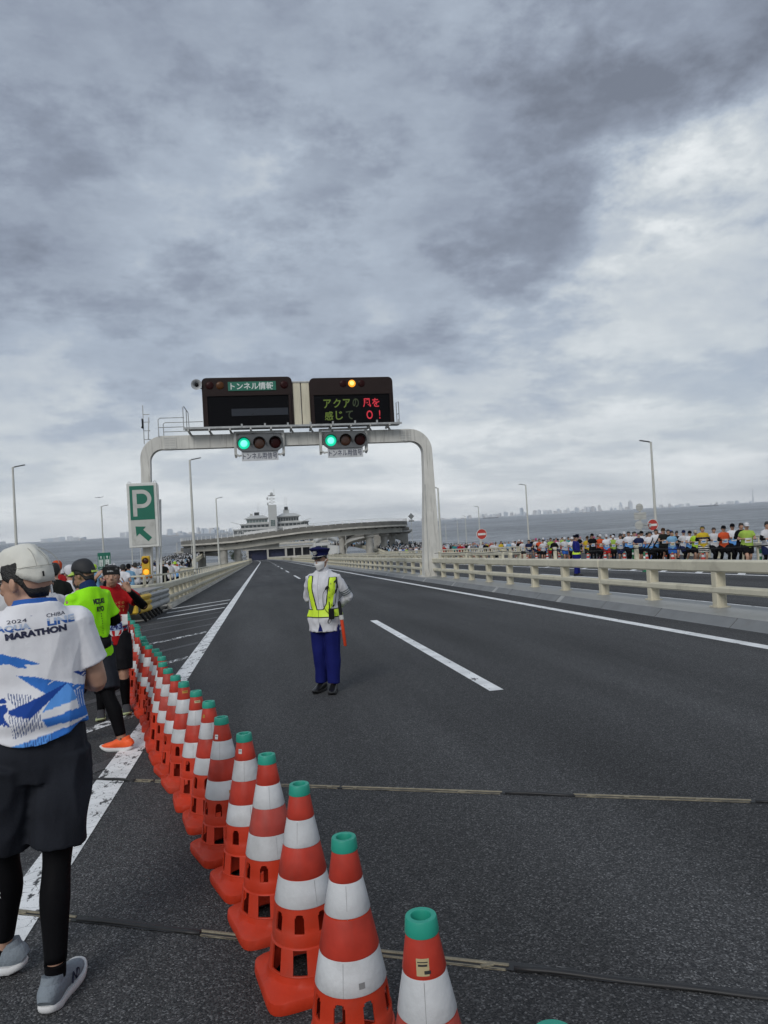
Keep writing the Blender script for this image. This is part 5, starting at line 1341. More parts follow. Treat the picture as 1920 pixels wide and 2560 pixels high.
# ------------------------------------------------------------------ the row of cones
def cones():
    OR = bpy.data.materials  # colours of the plastic
    BASE = mat('orange_red_plastic', (.46, .034, .011), .5, var=.16, vscale=5, stain=.30, bump=.04, bscale=60, spec=.25)
    RED = mat('red_sleeve', (.42, .040, .024), .4, var=.25, vscale=9, bump=.06, bscale=25, stain=.22, spec=.3, streak=True)
    RED2 = mat('faded_red_sleeve', (.40, .060, .046), .38, var=.22, vscale=7, bump=.12, bscale=22, stain=.22, spec=.3, streak=True)
    SILV = mat('white_reflective_sleeve', (.51, .52, .53), .35, var=.16, vscale=6, stain=.38, bump=.10, bscale=70)
    TEAL = mat('teal_cap', (.018, .28, .20), .45, var=.08, vscale=8)
    NSEG = 160
    prof = [(.139, .088), (.137, .092), (.126, .175), (.1245, .1785), (.1205, .181), (.1195, .222), (.117, .226), (.1145, .245), (.1135, .255), (.1128, .260), (.1123, .265), (.1118, .2695), (.1112, .2735), (.1107, .277), (.1102, .280), (.1098, .283), (.1094, .2855), (.1090, .2880), (.1085, .2900), (.106, .305)]
    def lower_body():
        # four arched upper slots and four square lower slots, cut from a shell with thickness
        V, F = [], []; m = len(prof)
        def gap(i, k):
            z = (prof[i][1] + prof[i + 1][1]) / 2; a = (k + .5) / NSEG * 8 % 1; w = abs(a - .5)
            if .0925 < z < .174: return w < .24 and True
            if .226 < z < .2925:
                lim = .19 * math.sqrt(max(0, 1 - (max(0, z - .2735) / .0185) ** 2))
                return w < lim
            return False
        for off in (0, -.006):
            for r_, z in prof:
                for k in range(NSEG): a = 2 * math.pi * k / NSEG; V.append(((r_ + off) * math.cos(a), (r_ + off) * math.sin(a), z))
        N = m * NSEG
        def q(i, k, o=0): return o * N + i * NSEG + k % NSEG
        solid = {(i, k): not gap(i, k) for i in range(m - 1) for k in range(NSEG)}
        for (i, k), s in solid.items():
            if s:
                F.append((q(i, k), q(i, k + 1), q(i + 1, k + 1), q(i + 1, k))); F.append((q(i + 1, k, 1), q(i + 1, k + 1, 1), q(i, k + 1, 1), q(i, k, 1)))
                if not solid[(i, (k + 1) % NSEG)]: F.append((q(i, k + 1), q(i, k + 1, 1), q(i + 1, k + 1, 1), q(i + 1, k + 1)))
                if not solid[(i, (k - 1) % NSEG)]: F.append((q(i + 1, k), q(i + 1, k, 1), q(i, k, 1), q(i, k)))
                if i and not solid[(i - 1, k)]: F.append((q(i, k), q(i, k, 1), q(i, k + 1, 1), q(i, k + 1)))
                if i < m - 2 and not solid[(i + 1, k)]: F.append((q(i + 1, k + 1), q(i + 1, k + 1, 1), q(i + 1, k, 1), q(i + 1, k)))
        b = MB(); b.add(V, F); return b.mesh('body', BASE, smooth=35, recalc=False)
    def base():
        # rounded square plate that flares up into the cone
        V, F = [], []; n = 64
        rows = [(.172, .0, 7), (.175, .012, 7), (.172, .040, 7), (.166, .047, 6), (.150, .052, 3.2), (.1425, .066, 2.1), (.1405, .086, 2), (.134, .088, 2), (.128, .05, 2), (.12, .03, 2)]
        for r_, z, pw in rows:
            for k in range(n):
                a = 2 * math.pi * k / n; c, s_ = math.cos(a), math.sin(a)
                rr = r_ / (abs(c) ** pw + abs(s_) ** pw) ** (1 / pw); V.append((rr * c, rr * s_, z))
        for i in range(len(rows) - 1):
            for k in range(n): F.append((i * n + k, i * n + (k + 1) % n, (i + 1) * n + (k + 1) % n, (i + 1) * n + k))
        b = MB(); b.add(V, F); return b.mesh('base', BASE, smooth=40)
    def band(z0, z1, r0, r1, m, name):
        n = 48; V, F = [], []
        rows = [(r0 + .0006, z0 + .001), (r0 + .0018, z0 + .004), ((r0 + r1) / 2 + .002, (z0 + z1) / 2), (r1 + .0018, z1 - .004), (r1 + .0006, z1 - .001)]
        b = MB(); b.lathe(rows, n); return b.mesh(name, m, smooth=60)
    core = MB(); core.lathe([(.106, .305), (.0885, .40), (.068, .505), (.050, .60), (.0355, .69), (.030, .69), (.0455, .60), (.10, .305)], 40)
    me_core = core.mesh('upper_body', BASE, smooth=50)
    me_body, me_base = lower_body(), base()
    me_w1 = band(.305, .40, .106, .0885, SILV, 'white_band'); me_r1 = band(.40, .505, .0885, .068, RED, 'red_band'); me_w2 = band(.505, .60, .068, .050, SILV, 'white_band'); me_r2 = band(.60, .69, .050, .0355, RED, 'red_band')
    me_r1f = band(.40, .505, .0885, .068, RED2, 'red_band'); me_r2f = band(.60, .69, .050, .0355, RED2, 'red_band')
    cp = MB(); cp.lathe([(.0395, .684), (.0405, .688), (.0375, .7165), (.0360, .7205), (.0245, .7205), (.0235, .718), (.0235, .690), (.030, .684)], 36, close=True); me_cap = cp.mesh('cap', TEAL, smooth=40)
    # plan positions from the end nearest the camera
    A = [(.468, 1.191), (.329, 1.657), (.1955, 2.173), (.084, 2.724), (-.0305, 3.175), (-.13, 3.597), (-.2625, 4.014), (-.3695, 4.496), (-.478, 4.896), (-.598, 5.314), (-.69, 5.65), (-.798, 6.047), (-.893, 6.444), (-.967, 6.849), (-1.046, 7.205), (-1.116, 7.517), (-1.222, 7.886), (-1.312, 8.228), (-1.39, 8.546), (-1.466, 8.926), (-1.56, 9.28), (-1.638, 9.657), (-1.706, 10.053), (-1.782, 10.469), (-1.86, 10.857), (-1.986, 11.361), (-2.047, 11.634), (-2.18, 12.147), (-2.302, 12.743)]
    while A[-1][1] < 18.5: A.append((A[-1][0] - .098, A[-1][1] + .47))
    STICK = mat('beige_sticker', (.44, .36, .20), .6, var=.1); STW = mat('white_sticker', (.55, .55, .54), .6); INK = mat('sticker_print', (.02, .02, .02), .6); OCH = mat('ochre_sticker', (.45, .22, .03), .6)
    stick = {1: (-50, .628, .030, .036, STICK), 5: (-62, .645, .018, .022, STW), 6: (-70, .625, .02, .024, STW), 7: (-75, .64, .016, .018, OCH), 8: (-20, .655, .040, .016, STICK), 9: (-20, .655, .040, .018, OCH)}
    extra = {1: 'with a beige rental sticker', 5: 'with a small white sticker', 6: 'with a small white label', 7: 'with an ochre sticker', 8: 'with a long beige sticker', 9: 'with a long ochre sticker'}
    n = len(A)
    def patch(z, w, h, a0, m, name, parent, dz=0.0, off=.0035):
        V = []; N = 6
        for j in range(3):
            zz = z + h * (j / 2 - .5)
            rr = float(np.interp(zz, [.305, .40, .505, .60, .69], [.106, .0885, .068, .05, .0355])) + off
            for i in range(N + 1): a = math.radians(a0) + (i / N - .5) * w / rr; V.append((rr * math.cos(a), rr * math.sin(a), zz))
        F = [(j * (N + 1) + i, j * (N + 1) + i + 1, (j + 1) * (N + 1) + i + 1, (j + 1) * (N + 1) + i) for j in range(2) for i in range(N)]
        b = MB(); b.add(V, F); return b.build(name, m, parent, recalc=False)
    for i, (x, y) in enumerate(A):
        lab = 'orange and white road cone with teal cap, ' + (ORD[i] if i < len(ORD) else 'far') + ' from the near end of the row'
        if i in extra: lab = 'road cone ' + extra[i] + ', ' + ORD[i] + ' from the near end of the row'
        if i >= len(ORD): lab = 'distant road cone at the far end of the row, by the crash cushion'
        if i == 0: lab = 'nearest road cone, only its teal cap showing at the bottom edge'
        t = thing('traffic_cone', lab, 'traffic cone', (x, y, rz(y)), 0, 'traffic cones in a row along the edge line')
        ang = math.atan2(A[min(i + 1, n - 1)][1] - A[max(i - 1, 0)][1], A[min(i + 1, n - 1)][0] - A[max(i - 1, 0)][0]) + math.radians(random.uniform(-7, 7))
        t.rotation_euler = (Matrix.Rotation(-math.atan(S) + math.radians(random.uniform(-.8, .8)), 3, 'X') @ Matrix.Rotation(math.radians(random.uniform(-.8, .8)), 3, 'Y') @ Matrix.Rotation(ang, 3, 'Z')).to_euler(); t.location.y -= .028
        f = random.random() < .45
        for nm, me in (('base', me_base), ('body', me_body), ('upper_body', me_core), ('white_band', me_w1), ('red_band', me_r1f if f else me_r1), ('white_band', me_w2), ('red_band', me_r2f if f and random.random() < .7 else me_r2), ('cap', me_cap)):
            q = link(nm, me, t)
            if nm in ('body',): q.rotation_euler[2] = random.uniform(0, .8)
            if nm.endswith('band'): q.location.z = random.uniform(.0, .0035); q.rotation_euler[2] = random.uniform(0, 6)
        if i in stick:
            a0, z, w, h, m = stick[i]; a0 = a0 - math.degrees(ang) - 55
            s_ = patch(z, w, h, a0, m, 'sticker', t)
            patch(z + h * .12, w * .72, h * .12, a0, INK, 'print', s_, off=.0042)
            if i == 1: patch(z - h * .28, w * .5, h * .2, a0 + 12, INK, 'print', s_, off=.0042); patch(z + h * .3, w * .8, h * .06, a0, INK, 'print', s_, off=.0042)
        if i < 9:
            for zz, hh in ((.352, .09), (.552, .09)): patch(zz, .0011, hh, -math.degrees(ang) - 90 + random.uniform(-25, 35), mat('sleeve_seam', (.26, .26, .26), .7), 'seam', t, off=.0028)
        if i == 2: patch(.335, .018, .016, -math.degrees(ang) - 78, mat('grey_print', (.2, .2, .2), .6), 'print', t)
        if i == 6: patch(.345, .016, .016, -math.degrees(ang) - 70, OCH, 'sticker', t)
    # the same kind of cones along the far side, between the carriageway and the returning runners
    B = [(17.2 + .11 * k * 1.9, 25.6 + 2.45 * k) for k in range(12)]
    for k, (x, y) in enumerate(B):
        t = thing('traffic_cone', 'white-banded orange cone in front of the returning runners, ' + ORD[k] + ' from the right', 'traffic cone', (x, y, rz(y)), 0, 'traffic cones on the far carriageway')
        for nm, me in (('base', me_base), ('body', me_body), ('upper_body', me_core), ('white_band', me_w1), ('red_band', me_r1), ('white_band', me_w2), ('red_band', me_r2), ('cap', me_cap)): link(nm, me, t)
    # green delineator posts among them
    GP = mat('green_delineator', (.02, .16, .07), .5)
    for k, (x, y) in enumerate(((15.6, 27.2), (18.6, 33.5), (16.9, 21.9))):
        b = MB(); b.lathe([(0, 0), (.12, 0), (.12, .03), (.045, .05), (.04, .8), (0, .81)], 14); b2 = MB(); b2.cyl((0, 0, .55), (0, 0, .65), .043, n=14)
        t = thing('delineator_post', 'green delineator post in front of the returning runners, ' + ORD[k] + ' of three', 'post', (x, y, rz(y))); b.build('post', GP, t, smooth=40); b2.build('band', WHITE, t, smooth=40)
cones()
# ------------------------------------------------------------------ people: one continuous body each, clothes as children
SKIN = mat('skin', (.42, .245, .17), .5, var=.08, vscale=18, spec=.35)
SKIN2 = mat('tanned_skin', (.33, .185, .125), .5, var=.08, vscale=18, spec=.35)
HAIR = mat('black_hair', (.010, .009, .008), .5, var=.3, vscale=60, bump=.5, bscale=160)

def V3(*a): return Vector(a)
def rotz(a): return Matrix.Rotation(a, 3, 'Z')

def base_pose(**kw):
    """joints of a person 1.70 m tall, facing +y, in metres"""
    p = dict(lean=(0, 0), hip=.885, g=1.0, head=(0, .015, 1.585), hyaw=0, hpitch=0,
             sh_l=(-.185, 0, 1.385), sh_r=(.185, 0, 1.385), el_l=(-.25, -.02, 1.11), el_r=(.25, -.02, 1.11), wr_l=(-.26, .05, .87), wr_r=(.26, .05, .87),
             hip_l=(-.09, 0, .89), hip_r=(.09, 0, .89), kn_l=(-.10, .02, .48), kn_r=(.10, .02, .48), an_l=(-.10, -.02, .08), an_r=(.10, -.02, .08),
             ft_l=0.12, ft_r=-0.12, fp_l=0.0, fp_r=0.0)
    p.update(kw); return p
def J(p, k): return Vector(p[k])

def torso_rings(p, grow=0.0, hem=.80, top=1.47):
    g = p['g']; lx, ly = p['lean']
    R = [(.80, .150, .115, 0), (.90, .172, .125, 0), (1.00, .158, .118, .008), (1.08, .156, .115, .012), (1.20, .168, .122, .012), (1.31, .176, .116, .004), (1.385, .150, .095, -.008), (1.43, .095, .078, -.012), (1.475, .062, .062, -.008)]
    out = []
    zs = [z for z, *_ in R]
    ks = sorted(set([hem] + [z for z in zs if hem < z < top] + [top]))
    for z in ks:
        a = float(np.interp(z, zs, [r[1] for r in R])); b = float(np.interp(z, zs, [r[2] for r in R])); y = float(np.interp(z, zs, [r[3] for r in R]))
        t = max(0, (z - .9) / .5); gg = g if z < 1.36 else 1 + (g - 1) * .4
        out.append((Vector((lx * t, ly * t + y, z)), (a * gg + grow, b * gg * (1 + (g - 1) * .6) + grow)))
    return out
def torso(mb, p, grow=0.0, hem=.80, top=1.47, n=20):
    R = torso_rings(p, grow, hem, top)
    mb.tube([r[0] for r in R], [r[1] for r in R], n, side=(1, 0, 0), power=2.35, sub=3)

def head(mb, p, fine=True):
    c = J(p, 'head'); R = rotz(p['hyaw']) @ Matrix.Rotation(p['hpitch'], 3, 'X')
    at = lambda x, y, z: c + R @ Vector((x, y, z))
    mb.ell(at(0, -.012, .018), (.076, .094, .098), 18, 14, R)
    mb.ell(at(0, .018, -.045), (.060, .066, .068), 16, 12, R)
    if fine:
        mb.ell(at(0, .045, -.088), (.030, .026, .024), 12, 8, R)                       # chin
        mb.tube([at(0, .074, .022), at(0, .088, -.008), at(0, .094, -.028), at(0, .080, -.040)], [.009, .012, .016, .010], 8)      # nose
        mb.ell(at(.011, .082, -.031), (.009, .010, .008), 8, 6, R); mb.ell(at(-.011, .082, -.031), (.009, .010, .008), 8, 6, R)
        mb.ell(at(0, .070, .034), (.052, .018, .011), 12, 8, R)                          # brow
        mb.ell(at(.036, .058, -.012), (.022, .016, .018), 10, 8, R); mb.ell(at(-.036, .058, -.012), (.022, .016, .018), 10, 8, R)   # cheeks
        mb.ell(at(0, .078, -.058), (.022, .010, .0055), 10, 6, R); mb.ell(at(0, .077, -.067), (.019, .010, .006), 10, 6, R)          # lips
    for s in (-1, 1):
        mb.ell(at(.077 * s, -.008, -.006), (.011, .020, .031), 10, 8, R @ rotz(.35 * s))
    nb = Vector((p['lean'][0], p['lean'][1] - .012, 1.42))
    mb.tube([nb, (nb + at(0, -.02, -.07)) / 2, at(0, -.015, -.05)], [(.062, .060), (.055, .057), (.052, .056)], 14)

def limb_pts(a, b, c, k=.5):
    return [a, a.lerp(b, .5), b, b.lerp(c, .5), c]
def arm(mb, p, s, grow=0.0, frm=0.0, to=2.0, flare=0.0, n=12, inset=.03):
    a, b, c = J(p, 'sh_' + s), J(p, 'el_' + s), J(p, 'wr_' + s)
    a = a.lerp(Vector((p['lean'][0], p['lean'][1], a.z - .01)), inset / .185)
    g = p.get('ga', 1 + (p['g'] - 1) * .8)
    T = [0, .25, .6, 1.0, 1.3, 1.7, 2.0]; RR = [(.058, .062), (.052, .056), (.045, .047), (.040, .040), (.041, .038), (.033, .030), (.028, .022)]
    P = lambda t: a.lerp(b, t) if t <= 1 else b.lerp(c, t - 1)
    ts = sorted(set([frm] + [t for t in T if frm < t < to] + [to]))
    rad = []
    for t in ts:
        r0 = float(np.interp(t, T, [r[0] for r in RR])) * g + grow + flare * max(0, (t - frm) / (to - frm)); r1 = float(np.interp(t, T, [r[1] for r in RR])) * g + grow + flare * max(0, (t - frm) / (to - frm))
        rad.append((r0, r1))
    mb.tube([P(t) for t in ts], rad, n, side=(0, 1, .2), sub=3)
    if frm == 0:
        q = J(p, 'sh_' + s); r_ = .046 * g + grow * .8; mb.ell(q + Vector((-.022 if s == 'r' else .022, 0, -.014)), (r_ * 1.1, r_ * 1.15, r_), 14, 10)
        mb.ell(q.lerp(Vector((p['lean'][0], p['lean'][1], q.z + .02)), .38), (.070 + grow, .050 + grow, .034 + grow * .7), 14, 10)
def leg(mb, p, s, grow=0.0, frm=0.0, to=2.0, flare=0.0, n=14):
    a, b, c = J(p, 'hip_' + s), J(p, 'kn_' + s), J(p, 'an_' + s)
    g = 1 + (p['g'] - 1) * .9
    T = [0, .3, .7, .95, 1.1, 1.32, 1.6, 2.0]; RR = [(.092, .100), (.085, .092), (.067, .072), (.055, .058), (.052, .056), (.056, .061), (.046, .049), (.034, .041)]
    off = [0, .005, .0, .0, -.006, -.016, -.010, 0]
    d = rotz(p['ft_' + s]) @ Vector((0, 1, 0))
    P = lambda t: (a.lerp(b, t) if t <= 1 else b.lerp(c, t - 1)) + d * float(np.interp(t, T, off))
    ts = sorted(set([frm] + [t for t in T if frm < t < to] + [to]))
    rad = [(float(np.interp(t, T, [r[0] for r in RR])) * g + grow + flare * max(0, (t - frm) / (to - frm)), float(np.interp(t, T, [r[1] for r in RR])) * g + grow + flare * max(0, (t - frm) / (to - frm))) for t in ts]
    mb.tube([P(t) for t in ts], rad, n, side=(1, 0, 0), sub=3)

def hand(mb, wrist, along, normal, side, curl=(.35, .35, .35, .35), spread=.10, thumb=(.5, .25), scale=1.0, finger_r=.0085):
    """palm and five separate fingers; along = direction of the fingers, normal = out of the palm, side = towards the thumb"""
    y = Vector(along).normalized(); n = Vector(normal); n = (n - y * n.dot(y)).normalized(); x = Vector(side); x = (x - y * x.dot(y) - n * x.dot(n)).normalized()
    w = Vector(wrist); S_ = scale
    at = lambda a, b, c=0: w + (x * a + y * b + n * c) * S_
    mb.tube([at(0, -.01), at(0, .025), at(.002, .060), at(.001, .092)], [(.024 * S_, .019 * S_), (.033 * S_, .016 * S_), (.041 * S_, .014 * S_), (.038 * S_, .011 * S_)], 14, side=x, power=2.6)
    Ls = (.072, .080, .074, .058); xs = (.030, .010, -.011, -.030); bs = (.088, .093, .089, .080)
    for i in range(4):
        L = Ls[i]; ang = (1.5 - i) * spread; d = (y * math.cos(ang) + x * math.sin(ang)); p = at(xs[i], bs[i] - .012); pts = [p]; c = 0.0
        for k, f in enumerate((.45, .32, .25)):
            c += curl[i] * (1.0 if k else .8)
            dd = d * math.cos(c) + n * math.sin(c); p = p + dd * L * f * S_; pts.append(p)
        r = finger_r * S_
        mb.tube([pts[0]] + pts[1:], [r * 1.08, r, r * .92, r * .75], 8, sub=3)
    a0, c0 = thumb
    p = at(.030, .022, .004); d = (y * math.cos(a0) + x * math.sin(a0)); d = (d * math.cos(c0) + n * math.sin(c0)).normalized(); pts = [p - d * .012 * S_, p + d * .035 * S_]
    d2 = (d * .8 + y * .5).normalized(); pts += [pts[-1] + d2 * .030 * S_, pts[-1] + d2 * .030 * S_ + (d2 + n * .2).normalized() * .022 * S_]
    mb.tube(pts, [.014 * S_, .0115 * S_, .0105 * S_, .008 * S_], 8, sub=3)

def fist(mb, p, s):
    c, e = J(p, 'wr_' + s), J(p, 'el_' + s); d = (c - e).normalized()
    mb.tube([c - d * .01, c + d * .03, c + d * .075, c + d * .10], [(.025, .022), (.038, .026), (.040, .028), (.022, .018)], 10, side=(0, 0, 1))
    mb.tube([c + d * .02 + Vector((0, .02, .01)), c + d * .06 + Vector((0, .03, .015))], [.012, .010], 8, smooth=False)

def shoe(p, s, cols, parent, scale=1.0, detail=True):
    """running shoe: white midsole with a rocker, upper with an opening collar, laces"""
    a = J(p, 'an_' + s); R = rotz(p['ft_' + s]) @ Matrix.Rotation(p['fp_' + s], 3, 'X')
    m_up, m_sole = cols
    at = lambda x, y, z: a + R @ (Vector((x, y, z - .08)) * scale)
    outl = [(-.0905, .010, 0), (-.087, .021, 0), (-.079, .030, 0), (-.065, .0365, 0), (-.04, .0395, 0), (-.005, .0385, 0), (.03, .040, .002), (.065, .045, .004), (.10, .0495, .005), (.13, .049, .004), (.155, .044, .003), (.174, .036, .002), (.188, .025, .002), (.196, .012, .001)]
    V, F = [], []
    lay = ((0, .86, 0.0), (.008, 1.0, 0), (.022, 1.05, 0), (.032, 1.0, 0))
    k = []
    pts = [(y, w + o) for y, w, o in outl] + [(y, -w + o) for y, w, o in outl[::-1]]
    b = MB(); n = len(pts); V = []
    for z, sc, _ in lay:
        for y, x in pts:
            toe = .022 * sm(.12, .20, y) + .014 * sm(.03, .09, -y); V.append(at(x * sc, y * (1 + (sc - 1) * .6) , z + toe * (1 if z < .03 else .8)))
    F = [tuple(range(n))[::-1], tuple(range((len(lay) - 1) * n, len(lay) * n))] + [(l * n + i, l * n + (i + 1) % n, (l + 1) * n + (i + 1) % n, (l + 1) * n + i) for l in range(len(lay) - 1) for i in range(n)]
    b.add(V, F); sole = b.build('shoe_sole', m_sole, parent, smooth=50)
    b = MB()
    b.tube([at(0, -.084, .045), at(0, -.06, .062), at(0, -.02, .070), at(.001, .03, .066), at(.003, .08, .052), at(.003, .13, .044), at(.002, .165, .040), at(.001, .190, .036)],
           [(.028, .030), (.039, .046), (.041, .050), (.040, .043), (.043, .032), (.043, .024), (.033, .018), (.012, .010)], 16, side=R @ Vector((1, 0, 0)), power=2.5)
    b.tube([at(0, -.035, .07), at(0, -.022, .115)], [(.041, .052), (.036, .047)], 16, side=R @ Vector((1, 0, 0)), smooth=False)
    up = b.build('shoe', m_up, parent, smooth=60)
    sole.parent = up
    if detail:
        for i in range(4):
            y = .025 + .022 * i; z = .108 - .0125 * i
            MB().tube([at(-.022, y, z - .008), at(0, y + .004, z), at(.024, y, z - .008)], [.0035] * 3, 6).build('lace', WHITE, up, smooth=True)
    return up

def bvh_of(me): return BVHTree.FromPolygons([v.co for v in me.vertices], [p.vertices for p in me.polygons])
def drape(me, bvh, axis, off=.002, far=2.0, R=None):
    """lay a flat mesh (x/z) on a body: rays along +/-y"""
    P = verts(me); d = Vector((0, axis, 0))
    for i, q in enumerate(P):
        o = Vector((q[0], -axis * far, q[2])); h = bvh.ray_cast(o, d)
        if h[0] is not None: P[i] = (q[0], h[0].y - axis * off, q[2])
        else: P[i] = (q[0], P[i - 1][1] if i else 0, q[2])
    set_verts(me, P); return me
def fine_mesh(me, L=.012):
    bm = bmesh.new(); bm.from_mesh(me)
    bmesh.ops.triangulate(bm, faces=bm.faces)
    for _ in range(5):
        es = [e for e in bm.edges if e.calc_length() > L]
        if not es: break
        bmesh.ops.subdivide_edges(bm, edges=es, cuts=1)
        bmesh.ops.triangulate(bm, faces=bm.faces)
    bm.to_mesh(me); bm.free(); return me
def print_text(body, x, z, w, h, m, bvh, axis, parent, name='print', rot=0.0, bold=.0, off=.002, cut=None, L=.012):
    me = text_mesh(body, .1, width=w, height=h, bold=bold)
    if cut is not None:
        bm = bmesh.new(); bm.from_mesh(me); zc = h * cut[0]
        bmesh.ops.bisect_plane(bm, geom=bm.verts[:] + bm.edges[:] + bm.faces[:], plane_co=(0, 0, zc), plane_no=(.12, 0, 1), clear_outer=cut[1] < 0, clear_inner=cut[1] > 0)
        bm.to_mesh(me); bm.free()
    P = verts(me)
    if axis < 0: P[:, 0] *= -1                                # seen from the front
    c, s_ = math.cos(rot), math.sin(rot)
    P = np.stack([P[:, 0] * c - P[:, 2] * s_ + x, P[:, 1], P[:, 0] * s_ + P[:, 2] * c + z], 1); set_verts(me, P)
    fine_mesh(me, L); drape(me, bvh, axis, off)
    me.name = name; me.materials.clear(); me.materials.append(m)
    return link(name, me, parent)
def print_strip(path, w, m, bvh, axis, parent, name, off=.003, n=24, ends=None):
    """ribbon draped along a path of (x, z) points"""
    P = [Vector((x, 0, z)) for x, z in path]; Q = []
    for a, b in zip(P[:-1], P[1:]): Q += [a.lerp(b, i / n) for i in range(n)]
    Q.append(P[-1]); V, F = [], []; K = 4
    for i, q in enumerate(Q):
        t = (Q[min(i + 1, len(Q) - 1)] - Q[max(i - 1, 0)]).normalized(); nn = Vector((-t.z, 0, t.x))
        for k in range(K + 1): V.append(q + nn * w * (k / K - .5))
    for i in range(len(Q) - 1):
        for k in range(K): a = i * (K + 1) + k; F.append((a, a + 1, a + K + 2, a + K + 1))
    me = bpy.data.meshes.new(name); me.from_pydata([tuple(v) for v in V], [], F); drape(me, bvh, axis, off); me.materials.append(m)
    me.polygons.foreach_set('use_smooth', [True] * len(me.polygons))
    return link(name, me, parent)
def belt(bvh, zf, h, m, parent, name, off=.004, a0=0, a1=360, c=(0, 0), n=72):
    V, F = [], []; K = 3
    N = max(4, int(n * abs(a1 - a0) / 360))
    for i in range(N + 1):
        a = math.radians(a0 + (a1 - a0) * i / N); d = Vector((math.cos(a), math.sin(a), 0))
        for k in range(K + 1):
            z = zf + h * (k / K - .5); hit = bvh.ray_cast(Vector((c[0], c[1], z)) + d * 1.0, -d)
            q = hit[0] + d * off if hit[0] is not None else Vector((c[0], c[1], z)) + d * .2
            V.append(q)
    for i in range(N):
        for k in range(K): a = i * (K + 1) + k; F.append((a, a + 1, a + K + 2, a + K + 1))
    me = bpy.data.meshes.new(name); me.from_pydata([tuple(v) for v in V], [], F); me.materials.append(m)
    me.polygons.foreach_set('use_smooth', [True] * len(me.polygons))
    return link(name, me, parent)

def cap_mesh(p, brim=True, grow=.012, low=-.02, back_low=-.045, brim_len=.075):
    """dome cap on the head, brim towards the face"""
    c = J(p, 'head'); R = rotz(p['hyaw']) @ Matrix.Rotation(p['hpitch'], 3, 'X')
    V, F = [], []; n, m = 32, 9
    for i in range(m + 1):
        t = i / m
        for k in range(n):
            a = 2 * math.pi * k / n; cs, sn = math.cos(a), math.sin(a)
            zl = .046 + (back_low - .046 + .018) * sm(.2, -.9, sn)            # lower at the nape
            th = math.pi / 2 * t
            rx, ry = .078 + grow, .098 + grow
            bulge = 1 + .05 * math.sin(math.pi * t)
            V.append(c + R @ Vector((rx * math.cos(th) ** .72 * cs * bulge, -.010 + ry * math.cos(th) ** .72 * sn * bulge, zl + (.118 + grow - zl + .02) * math.sin(th))))
    for i in range(m):
        for k in range(n): F.append((i * n + k, i * n + (k + 1) % n, (i + 1) * n + (k + 1) % n, (i + 1) * n + k))
    # turn the rim inwards a little
    b = len(V)
    for k in range(n): q = V[k]; V.append(q + (c + R @ Vector((0, -.01, .03)) - q) * .07)
    for k in range(n): F.append((b + k, b + (k + 1) % n, (k + 1) % n, k))
    mb = MB(); mb.add(V, F)
    out = [mb]
    if brim:
        bb = MB(); V, F = [], []; N = 14
        for j in range(4):
            for i in range(N + 1):
                a = math.radians(25 + 130 * i / N); r_ = j / 3; w = math.sin(math.pi * i / N) ** .6
                x = (.078 + grow) * math.cos(a); y = -.010 + (.098 + grow) * math.sin(a) + brim_len * r_ * w
                V.append(c + R @ Vector((x * (1 - .08 * r_), y, .050 - .018 * r_ - .22 * x * x * 10 * (.3 + .3 * r_))))
        for j in range(3):
            for i in range(N): a = j * (N + 1) + i; F.append((a, a + 1, a + N + 2, a + N + 1))
        nb = len(V); V += [v + R @ Vector((0, 0, -.004)) for v in V]; F += [tuple(x + nb for x in f[::-1]) for f in F]
        bb.add(V, F); out.append(bb)
    return out
def hair_mesh(p, fringe=.045, nape=-.07, vol=.010, seed=1, long=0.0):
    c = J(p, 'head'); R = rotz(p['hyaw']) @ Matrix.Rotation(p['hpitch'], 3, 'X')
    V, F = [], []; n, m = 36, 12
    for i in range(m + 1):
        t = i / m
        for k in range(n):
            a = 2 * math.pi * k / n; cs, sn = math.cos(a), math.sin(a)
            side = .004 - long * .5
            zl = (nape - long) + (side - nape + long) * sm(-.62, -.12, sn); zl += (fringe - zl) * sm(.15, .62, sn)
            th = math.pi / 2 * t; g = .006 + vol
            cth = math.cos(th) ** .62
            low = max(0.0, -zl) * 1.55 * (1 - t) ** 2.4
            q = Vector(((.078 + g - low * .25) * cth * cs, -.013 + (.096 + g - low * .28) * cth * sn, zl + (.118 + g - zl) * math.sin(th)))
            q += q.normalized() * .0025 * mnoise.noise(Vector((q.x * 40 + seed, q.y * 40, q.z * 18)))
            V.append(c + R @ q)
    for i in range(m):
        for k in range(n): F.append((i * n + k, i * n + (k + 1) % n, (i + 1) * n + (k + 1) % n, (i + 1) * n + k))
    b = len(V)
    for k in range(n): q = V[k]; V.append(q + (c + R @ Vector((0, -.01, .03)) - q) * .16)
    for k in range(n): F.append((b + k, b + (k + 1) % n, (k + 1) % n, k))
    mb = MB(); mb.add(V, F); return mb
def eyes(p, parent):
    c = J(p, 'head'); R = rotz(p['hyaw']) @ Matrix.Rotation(p['hpitch'], 3, 'X')
    W = mat('eye_white', (.55, .53, .5), .3); D = mat('eye_dark', (.01, .008, .007), .2)
    for s in (-1, 1):
        e = MB().ell(c + R @ Vector((.031 * s, .070, .008)), (.012, .008, .0042), 12, 8, R).build('eye', W, parent, smooth=True)
        MB().ell(c + R @ Vector((.031 * s, .0775, .008)), (.0055, .004, .0042), 10, 6, R).build('pupil', D, e, smooth=True)
        MB().tube([c + R @ Vector((.014 * s, .079, .026)), c + R @ Vector((.032 * s, .079, .031)), c + R @ Vector((.050 * s, .066, .026))], [.003, .004, .002], 6).build('eyebrow', HAIR, parent, smooth=True)

